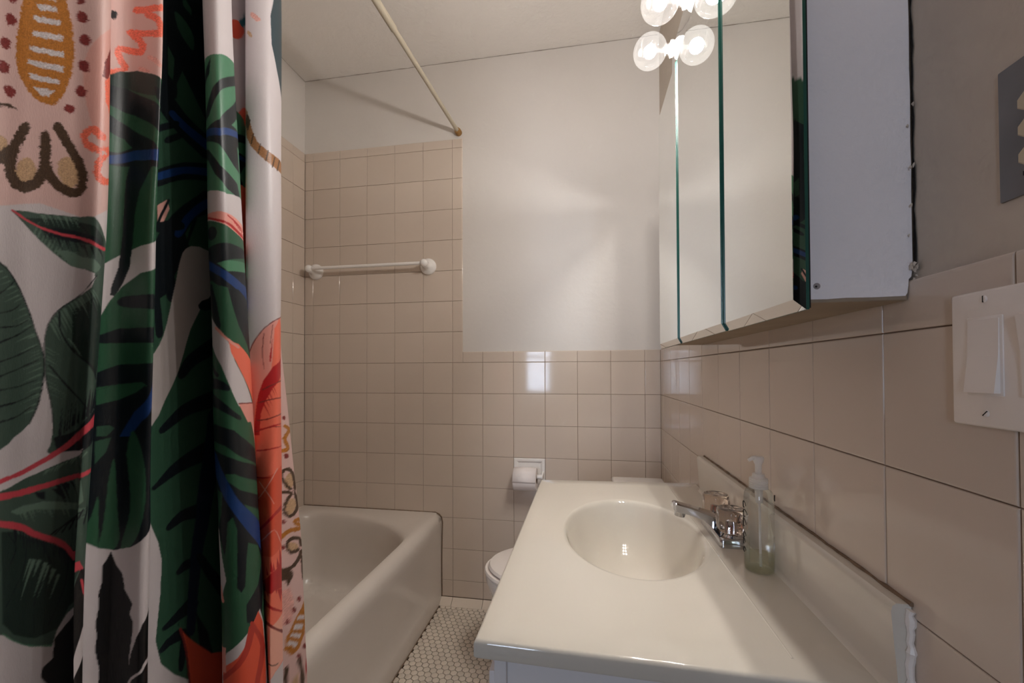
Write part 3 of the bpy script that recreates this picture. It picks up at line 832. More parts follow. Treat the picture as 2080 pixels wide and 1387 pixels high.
# ------------------------------------------------------------------ vanity light with clear globe bulbs
LX, LZ = 0.1669, 1.935
lb = (0.29, 0.875, LZ)
vl = thing('vanity_light', 'chrome bar light with clear globe bulbs above the mirror cabinet', 'light fixture', lb)
boxo('bar', (0.2365, 0.575, LZ - 0.031), (XR + 0.0055, 1.175, LZ + 0.057), M['chromebar'], vl, 0.003, 3, off=lb)
YBULB = (1.0895, 0.9464, 0.8033, 0.6602)
for by_ in YBULB:
    bm = bmesh.new()
    lathe(bm, [(0.0245, 0.0), (0.0245, -0.003), (0.022, -0.008), (0.0185, -0.011), (0.0175, -0.014), (0.0190, -0.016), (0.0190, -0.021), (0.015, -0.0225)], 32, (0.2370 - lb[0], by_ - lb[1], 0), 'X')
    obj('socket', bm, M['china'], vl, smooth=True)
for i, by_ in enumerate(YBULB):
    where = ('farthest from the doorway, above the far mirror door', 'second nearest the back wall on the bar light', 'third from the back wall, above the middle of the cabinet', 'nearest the doorway end of the bar light')[i]
    b = thing('light_bulb', 'lit clear round bulb, ' + where, 'light bulb', (LX, by_, LZ), 'clear bulbs of the vanity light')
    bm = bmesh.new()
    prof = []
    for k in range(2, 25):
        a = PI * k / 24 * 0.90 + 0.0
        prof.append((0.0405 * math.sin(a), -0.0405 * math.cos(a)))
    prof = [(0.004, -0.0404)] + prof[0:] + [(0.0135, 0.043), (0.0125, 0.050), (0.0125, 0.056)]
    lathe(bm, prof, 40, (0, 0, 0), 'X')
    obj('globe', bm, M['globe'], b, smooth=True)
    bm = bmesh.new(); lathe(bm, [(0.004, 0.010), (0.0045, 0.024), (0.008, 0.040), (0.0115, 0.046)], 16, (0, 0, 0), 'X'); obj('glass_stem', bm, M['globe'], b, smooth=True)
    bm = bmesh.new(); tube(bm, [(0.002, -0.011, 0.0), (-0.003, -0.006, 0.003), (-0.004, 0.0, -0.002), (-0.003, 0.006, 0.003), (0.002, 0.011, 0.0)], 0.0013, 8)
    obj('filament', bm, M['filament'], b, smooth=True)
    l = bpy.data.lights.new('bulb_light', 'POINT'); l.energy = BULB_W; l.color = (1.0, 0.955, 0.91); l.shadow_soft_size = 0.017
    lo = bpy.data.objects.new('bulb_light', l); COL.objects.link(lo); lo.location = (LX, by_, LZ)

# ------------------------------------------------------------------ switch plate
sw = thing('switch_plate', 'white two gang plate with rocker switches on the right wall tiles', 'light switch', (XR, 0.394, 1.144))
so = (XR, 0.394, 1.144)
boxo('plate', (XR - 0.0062, 0.3355, 1.0855), (XR + 0.0005, 0.4525, 1.2025), M['switch'], sw, 0.0028, 3, off=so)
for i, yc_ in enumerate((0.419, 0.373)):
    fr = boxo('switch_frame', (XR - 0.0072, yc_ - 0.0165, 1.146 - 0.0335), (XR - 0.005, yc_ + 0.0165, 1.146 + 0.0335), M['switch'], sw, 0.0008, 2, off=so)
    bm = bmesh.new()
    s = 1 if i == 0 else -1
    y0, y1 = yc_ - 0.014 - so[1], yc_ + 0.014 - so[1]
    zt, zb, zm = 1.146 + 0.031 - so[2], 1.146 - 0.031 - so[2], 1.146 - so[2]
    xo = lambda d: -d
    top_, mid_, bot_ = (0.0078, 0.0084, 0.0118) if s == 1 else (0.0118, 0.0084, 0.0078)
    loft(bm, [[(-0.006, y0, zt), (-0.006, y1, zt), (-0.006, y1, zm), (-0.006, y1, zb), (-0.006, y0, zb), (-0.006, y0, zm)],
              [(-top_, y0, zt), (-top_, y1, zt), (-mid_, y1, zm), (-bot_, y1, zb), (-bot_, y0, zb), (-mid_, y0, zm)]], cap0=False, cap1=False)
    v = [vv_ for vv_ in bm.verts][6:]
    bm.faces.new((v[0], v[1], v[2], v[5])); bm.faces.new((v[5], v[2], v[3], v[4]))
    bmesh.ops.recalc_face_normals(bm, faces=bm.faces)
    obj('rocker', bm, M['switch'], sw)
    for zz in (1.146 + 0.0485, 1.146 - 0.0485):
        bm = bmesh.new(); lathe(bm, [(0.0031, -0.0055), (0.0031, -0.0064), (0.0022, -0.0072)], 20, (0, yc_ - so[1], zz - so[2]), 'X')
        k_ = obj('screw', bm, M['switch'], sw, smooth=True)
        bm = bmesh.new(); box(bm, -0.0074, yc_ - so[1] - 0.0004, zz - so[2] - 0.0028, -0.0068, yc_ - so[1] + 0.0004, zz - so[2] + 0.0028)
        if zz < 1.146:
            bmesh.ops.rotate(bm, verts=bm.verts, cent=(0, yc_ - so[1], zz - so[2]), matrix=Matrix.Rotation(0.8, 3, 'X'))
        obj('screw_slot', bm, M['dark'], k_)

# ------------------------------------------------------------------ steel outlet plate
ob = (XR + 0.006, 0.381, 1.328)
ou = thing('outlet_plate', 'dull steel wall plate with three stacked ivory sockets near the light switch', 'power outlet', ob)
PX = XR + 0.006
boxo('plate', (PX - 0.0022, 0.346, 1.2735), (PX + 0.0005, 0.4160, 1.3835), M['steel'], ou, 0.0011, 2, off=ob)
for zc_ in (1.3465, 1.3250, 1.3030):
    bm = bmesh.new()
    pts = []
    for (sy_, sz_) in ((1, 0.35), (0.55, 1), (-0.55, 1), (-1, 0.35), (-1, -0.35), (-0.55, -1), (0.55, -1), (1, -0.35)):
        pts.append((0.0168 * sy_, 0.0094 * sz_))
    loft(bm, [[(PX - 0.001 - ob[0], 0.381 + a - ob[1], zc_ + b - ob[2]) for a, b in pts], [(PX - 0.0040 - ob[0], 0.381 + a - ob[1], zc_ + b - ob[2]) for a, b in pts],
              [(PX - 0.0046 - ob[0], 0.381 + a * 0.94 - ob[1], zc_ + b * 0.9 - ob[2]) for a, b in pts]], cap0=False)
    bmesh.ops.recalc_face_normals(bm, faces=bm.faces)
    s_ = obj('socket', bm, M['ivory'], ou)
    for yy in (0.3895, 0.3725):
        boxo('slot', (PX - 0.0049, yy - 0.0013, zc_ - 0.0038), (PX - 0.0044, yy + 0.0013, zc_ + 0.0038), M['dark'], s_, off=ob)
bm = bmesh.new(); lathe(bm, [(0.003, -0.002), (0.003, -0.003), (0.002, -0.0036)], 16, (0, 0, 1.3755 - ob[2]), 'X'); obj('screw', bm, M['steel'], ou, smooth=True)
bm = bmesh.new(); lathe(bm, [(0.003, -0.002), (0.003, -0.003), (0.002, -0.0036)], 16, (0, 0, 1.2815 - ob[2]), 'X'); obj('screw', bm, M['steel'], ou, smooth=True)

tx = bpy.data.curves.new('lettering', 'FONT'); tx.body = 'Nu'; tx.size = 0.0052; tx.extrude = 0.0001
to_ = bpy.data.objects.new('lettering_source', tx); COL.objects.link(to_)
bpy.context.view_layer.update()
lm = bpy.data.meshes.new_from_object(to_); bpy.data.objects.remove(to_); lm.materials.clear()
to_ = obj('lettering', lm, M['dark'], ou)
to_.location = (-0.0024, 0.3965 - ob[1], 1.2885 - ob[2]); to_.rotation_euler = (PI / 2, 0, -PI / 2)
CZL = [0.16, 0.36, 0.46, 0.56, 0.66, 0.76, 0.9, 1.05, 1.2, 1.35, 1.5, 1.65, 1.8, 1.95, 2.12, 2.292]
CK = """-0.6000 0.0500 -0.5800 0.1300 -0.6150 0.2200 -0.6160 0.3429 -0.6040 0.3820 -0.5870 0.4115 -0.5700 0.3977 -0.5840 0.4158 -0.6350 0.4455 -0.6380 0.4819 -0.6020 0.4930 -0.6120 0.5136 -0.6600 0.5455 -0.6720 0.6250 -0.6740 0.7157 -0.6350 0.6688 -0.6040 0.6310 -0.5760 0.6485 -0.5900 0.7178 -0.6400 0.7666 -0.6450 0.7838 -0.6500 0.8015 -0.6300 0.7719 -0.6100 0.7426 -0.5780 0.7094 -0.5980 0.7649 -0.6280 0.7882 -0.6300 0.8430 -0.6360 0.8926
-0.6000 0.0500 -0.5800 0.1300 -0.6150 0.2200 -0.6160 0.3400 -0.6040 0.3790 -0.5870 0.4085 -0.5700 0.3947 -0.5840 0.4128 -0.6350 0.4425 -0.6380 0.4789 -0.6020 0.4900 -0.6120 0.5106 -0.6600 0.5425 -0.6720 0.6219 -0.6740 0.7126 -0.6350 0.6657 -0.6040 0.6279 -0.5760 0.6454 -0.5900 0.7147 -0.6400 0.7635 -0.6450 0.7807 -0.6500 0.7984 -0.6300 0.7687 -0.6100 0.7395 -0.5780 0.7063 -0.5980 0.7618 -0.6280 0.7851 -0.6300 0.8398 -0.6360 0.8894
-0.6000 0.0500 -0.5800 0.1300 -0.6150 0.2200 -0.6160 0.3385 -0.6040 0.3775 -0.5870 0.4070 -0.5700 0.3932 -0.5840 0.4113 -0.6350 0.4410 -0.6380 0.4774 -0.6020 0.4885 -0.6120 0.5091 -0.6600 0.5410 -0.6720 0.6204 -0.6740 0.7110 -0.6350 0.6642 -0.6040 0.6263 -0.5760 0.6438 -0.5900 0.7131 -0.6400 0.7619 -0.6450 0.7791 -0.6500 0.7968 -0.6300 0.7672 -0.6100 0.7379 -0.5780 0.7047 -0.5980 0.7602 -0.6280 0.7835 -0.6300 0.8380 -0.6360 0.8854
-0.6000 0.0500 -0.5800 0.1300 -0.6150 0.2200 -0.6160 0.3370 -0.6040 0.3760 -0.5870 0.4055 -0.5700 0.3917 -0.5840 0.4098 -0.6350 0.4395 -0.6380 0.4759 -0.6020 0.4870 -0.6120 0.5075 -0.6600 0.5394 -0.6720 0.6188 -0.6740 0.7093 -0.6350 0.6626 -0.6040 0.6248 -0.5760 0.6422 -0.5900 0.7102 -0.6400 0.7554 -0.6450 0.7714 -0.6500 0.7877 -0.6300 0.7603 -0.6100 0.7332 -0.5780 0.7025 -0.5980 0.7586 -0.6280 0.7819 -0.6300 0.8340 -0.6360 0.8789
-0.6021 0.0500 -0.5821 0.1300 -0.6171 0.2200 -0.6181 0.3366 -0.6061 0.3758 -0.5891 0.4054 -0.5721 0.3916 -0.5861 0.4097 -0.6371 0.4394 -0.6401 0.4759 -0.6041 0.4871 -0.6141 0.5077 -0.6621 0.5396 -0.6741 0.6195 -0.6761 0.7083 -0.6371 0.6622 -0.6061 0.6249 -0.5781 0.6399 -0.5921 0.7023 -0.6421 0.7483 -0.6471 0.7644 -0.6521 0.7810 -0.6321 0.7532 -0.6121 0.7257 -0.5801 0.7032 -0.6001 0.7592 -0.6301 0.7823 -0.6321 0.8319 -0.6381 0.8743
-0.6055 0.0500 -0.5855 0.1300 -0.6205 0.2200 -0.6215 0.3370 -0.6095 0.3764 -0.5925 0.4062 -0.5755 0.3924 -0.5895 0.4105 -0.6405 0.4402 -0.6435 0.4773 -0.6075 0.4893 -0.6175 0.5103 -0.6655 0.5427 -0.6775 0.6212 -0.6795 0.7074 -0.6405 0.6618 -0.6095 0.6249 -0.5815 0.6375 -0.5955 0.6988 -0.6455 0.7451 -0.6505 0.7613 -0.6555 0.7778 -0.6355 0.7500 -0.6155 0.7225 -0.5835 0.7089 -0.6035 0.7610 -0.6335 0.7842 -0.6355 0.8322 -0.6415 0.8712
-0.6103 0.0500 -0.5903 0.1300 -0.6253 0.2200 -0.6263 0.3374 -0.6143 0.3772 -0.5973 0.4073 -0.5803 0.3956 -0.5943 0.4145 -0.6453 0.4453 -0.6483 0.4830 -0.6123 0.4965 -0.6223 0.5157 -0.6703 0.5482 -0.6823 0.6234 -0.6843 0.7060 -0.6453 0.6601 -0.6143 0.6230 -0.5863 0.6342 -0.6003 0.6935 -0.6503 0.7397 -0.6553 0.7558 -0.6603 0.7724 -0.6403 0.7445 -0.6203 0.7169 -0.5883 0.7180 -0.6083 0.7660 -0.6383 0.7892 -0.6403 0.8273 -0.6463 0.8565
-0.6154 0.0500 -0.5954 0.1300 -0.6304 0.2200 -0.6314 0.3380 -0.6194 0.3781 -0.6024 0.4086 -0.5854 0.4060 -0.5994 0.4253 -0.6504 0.4562 -0.6534 0.4904 -0.6174 0.5056 -0.6274 0.5190 -0.6754 0.5511 -0.6874 0.6234 -0.6894 0.7019 -0.6504 0.6561 -0.6194 0.6191 -0.5914 0.6291 -0.6054 0.6868 -0.6554 0.7331 -0.6604 0.7493 -0.6654 0.7658 -0.6454 0.7379 -0.6254 0.7103 -0.5934 0.7278 -0.6134 0.7695 -0.6434 0.7925 -0.6454 0.8212 -0.6514 0.8405
-0.6206 0.0500 -0.6006 0.1300 -0.6356 0.2200 -0.6366 0.3385 -0.6246 0.3790 -0.6076 0.4098 -0.5906 0.4171 -0.6046 0.4365 -0.6556 0.4672 -0.6586 0.5002 -0.6226 0.5120 -0.6326 0.5278 -0.6806 0.5599 -0.6926 0.6285 -0.6946 0.7028 -0.6556 0.6570 -0.6246 0.6199 -0.5966 0.6267 -0.6106 0.6808 -0.6606 0.7269 -0.6656 0.7429 -0.6706 0.7594 -0.6506 0.7316 -0.6306 0.7041 -0.5986 0.7327 -0.6186 0.7757 -0.6486 0.7986 -0.6506 0.8108 -0.6566 0.8223
-0.6257 0.0500 -0.6057 0.1300 -0.6407 0.2200 -0.6417 0.3390 -0.6297 0.3799 -0.6127 0.4110 -0.5957 0.4264 -0.6097 0.4464 -0.6607 0.4773 -0.6637 0.5079 -0.6277 0.5172 -0.6377 0.5328 -0.6857 0.5649 -0.6977 0.6301 -0.6997 0.6998 -0.6607 0.6539 -0.6297 0.6169 -0.6017 0.6224 -0.6157 0.6755 -0.6657 0.7221 -0.6707 0.7412 -0.6757 0.7606 -0.6557 0.7329 -0.6357 0.7056 -0.6037 0.7369 -0.6237 0.7819 -0.6537 0.8046 -0.6557 0.8095 -0.6617 0.8199
-0.6309 0.0500 -0.6109 0.1300 -0.6459 0.2200 -0.6469 0.3395 -0.6349 0.3808 -0.6179 0.4122 -0.6009 0.4320 -0.6149 0.4521 -0.6659 0.4829 -0.6689 0.5142 -0.6329 0.5271 -0.6429 0.5400 -0.6909 0.5715 -0.7029 0.6332 -0.7049 0.6999 -0.6659 0.6544 -0.6349 0.6177 -0.6069 0.6202 -0.6209 0.6698 -0.6709 0.7159 -0.6759 0.7396 -0.6809 0.7638 -0.6609 0.7361 -0.6409 0.7088 -0.6089 0.7373 -0.6289 0.7883 -0.6589 0.8109 -0.6609 0.8135 -0.6669 0.8240
-0.6360 0.0500 -0.6160 0.1300 -0.6510 0.2200 -0.6520 0.3400 -0.6400 0.3817 -0.6230 0.4135 -0.6060 0.4361 -0.6200 0.4569 -0.6710 0.4884 -0.6740 0.5212 -0.6380 0.5355 -0.6480 0.5489 -0.6960 0.5804 -0.7080 0.6378 -0.7100 0.7003 -0.6710 0.6539 -0.6400 0.6165 -0.6120 0.6172 -0.6260 0.6641 -0.6760 0.7100 -0.6810 0.7392 -0.6860 0.7687 -0.6660 0.7412 -0.6460 0.7140 -0.6140 0.7360 -0.6340 0.7945 -0.6640 0.8169 -0.6660 0.8175 -0.6720 0.8280
-0.6412 0.0500 -0.6212 0.1300 -0.6562 0.2200 -0.6572 0.3406 -0.6452 0.3825 -0.6282 0.4147 -0.6112 0.4376 -0.6252 0.4585 -0.6762 0.4903 -0.6792 0.5240 -0.6432 0.5393 -0.6532 0.5525 -0.7012 0.5855 -0.7132 0.6410 -0.7152 0.6981 -0.6762 0.6521 -0.6452 0.6157 -0.6172 0.6166 -0.6312 0.6622 -0.6812 0.7074 -0.6862 0.7398 -0.6912 0.7733 -0.6712 0.7456 -0.6512 0.7182 -0.6192 0.7418 -0.6392 0.8001 -0.6692 0.8225 -0.6712 0.8215 -0.6772 0.8321
-0.6463 0.0500 -0.6263 0.1300 -0.6613 0.2200 -0.6623 0.3411 -0.6503 0.3834 -0.6333 0.4159 -0.6163 0.4391 -0.6303 0.4601 -0.6813 0.4918 -0.6843 0.5257 -0.6483 0.5414 -0.6583 0.5547 -0.7063 0.5876 -0.7183 0.6434 -0.7203 0.6993 -0.6813 0.6545 -0.6503 0.6184 -0.6223 0.6195 -0.6363 0.6650 -0.6863 0.7088 -0.6913 0.7420 -0.6963 0.7774 -0.6763 0.7495 -0.6563 0.7220 -0.6243 0.7472 -0.6443 0.8052 -0.6743 0.8276 -0.6763 0.8256 -0.6823 0.8361
-0.6522 0.0500 -0.6322 0.1300 -0.6672 0.2200 -0.6682 0.3417 -0.6562 0.3845 -0.6392 0.4173 -0.6222 0.4408 -0.6362 0.4619 -0.6872 0.4936 -0.6902 0.5278 -0.6542 0.5438 -0.6642 0.5571 -0.7122 0.5899 -0.7242 0.6461 -0.7262 0.7024 -0.6872 0.6576 -0.6562 0.6214 -0.6282 0.6228 -0.6422 0.6686 -0.6922 0.7123 -0.6972 0.7457 -0.7022 0.7814 -0.6822 0.7535 -0.6622 0.7259 -0.6302 0.7516 -0.6502 0.8100 -0.6802 0.8323 -0.6822 0.8301 -0.6882 0.8407
-0.6580 0.0500 -0.6380 0.1300 -0.6730 0.2200 -0.6740 0.3422 -0.6620 0.3854 -0.6450 0.4187 -0.6280 0.4425 -0.6420 0.4637 -0.6930 0.4953 -0.6960 0.5297 -0.6600 0.5461 -0.6700 0.5595 -0.7180 0.5922 -0.7300 0.6488 -0.7320 0.7055 -0.6930 0.6607 -0.6620 0.6244 -0.6340 0.6260 -0.6480 0.6721 -0.6980 0.7158 -0.7030 0.7494 -0.7080 0.7853 -0.6880 0.7573 -0.6680 0.7297 -0.6360 0.7560 -0.6560 0.8147 -0.6860 0.8368 -0.6880 0.8346 -0.6940 0.8452"""
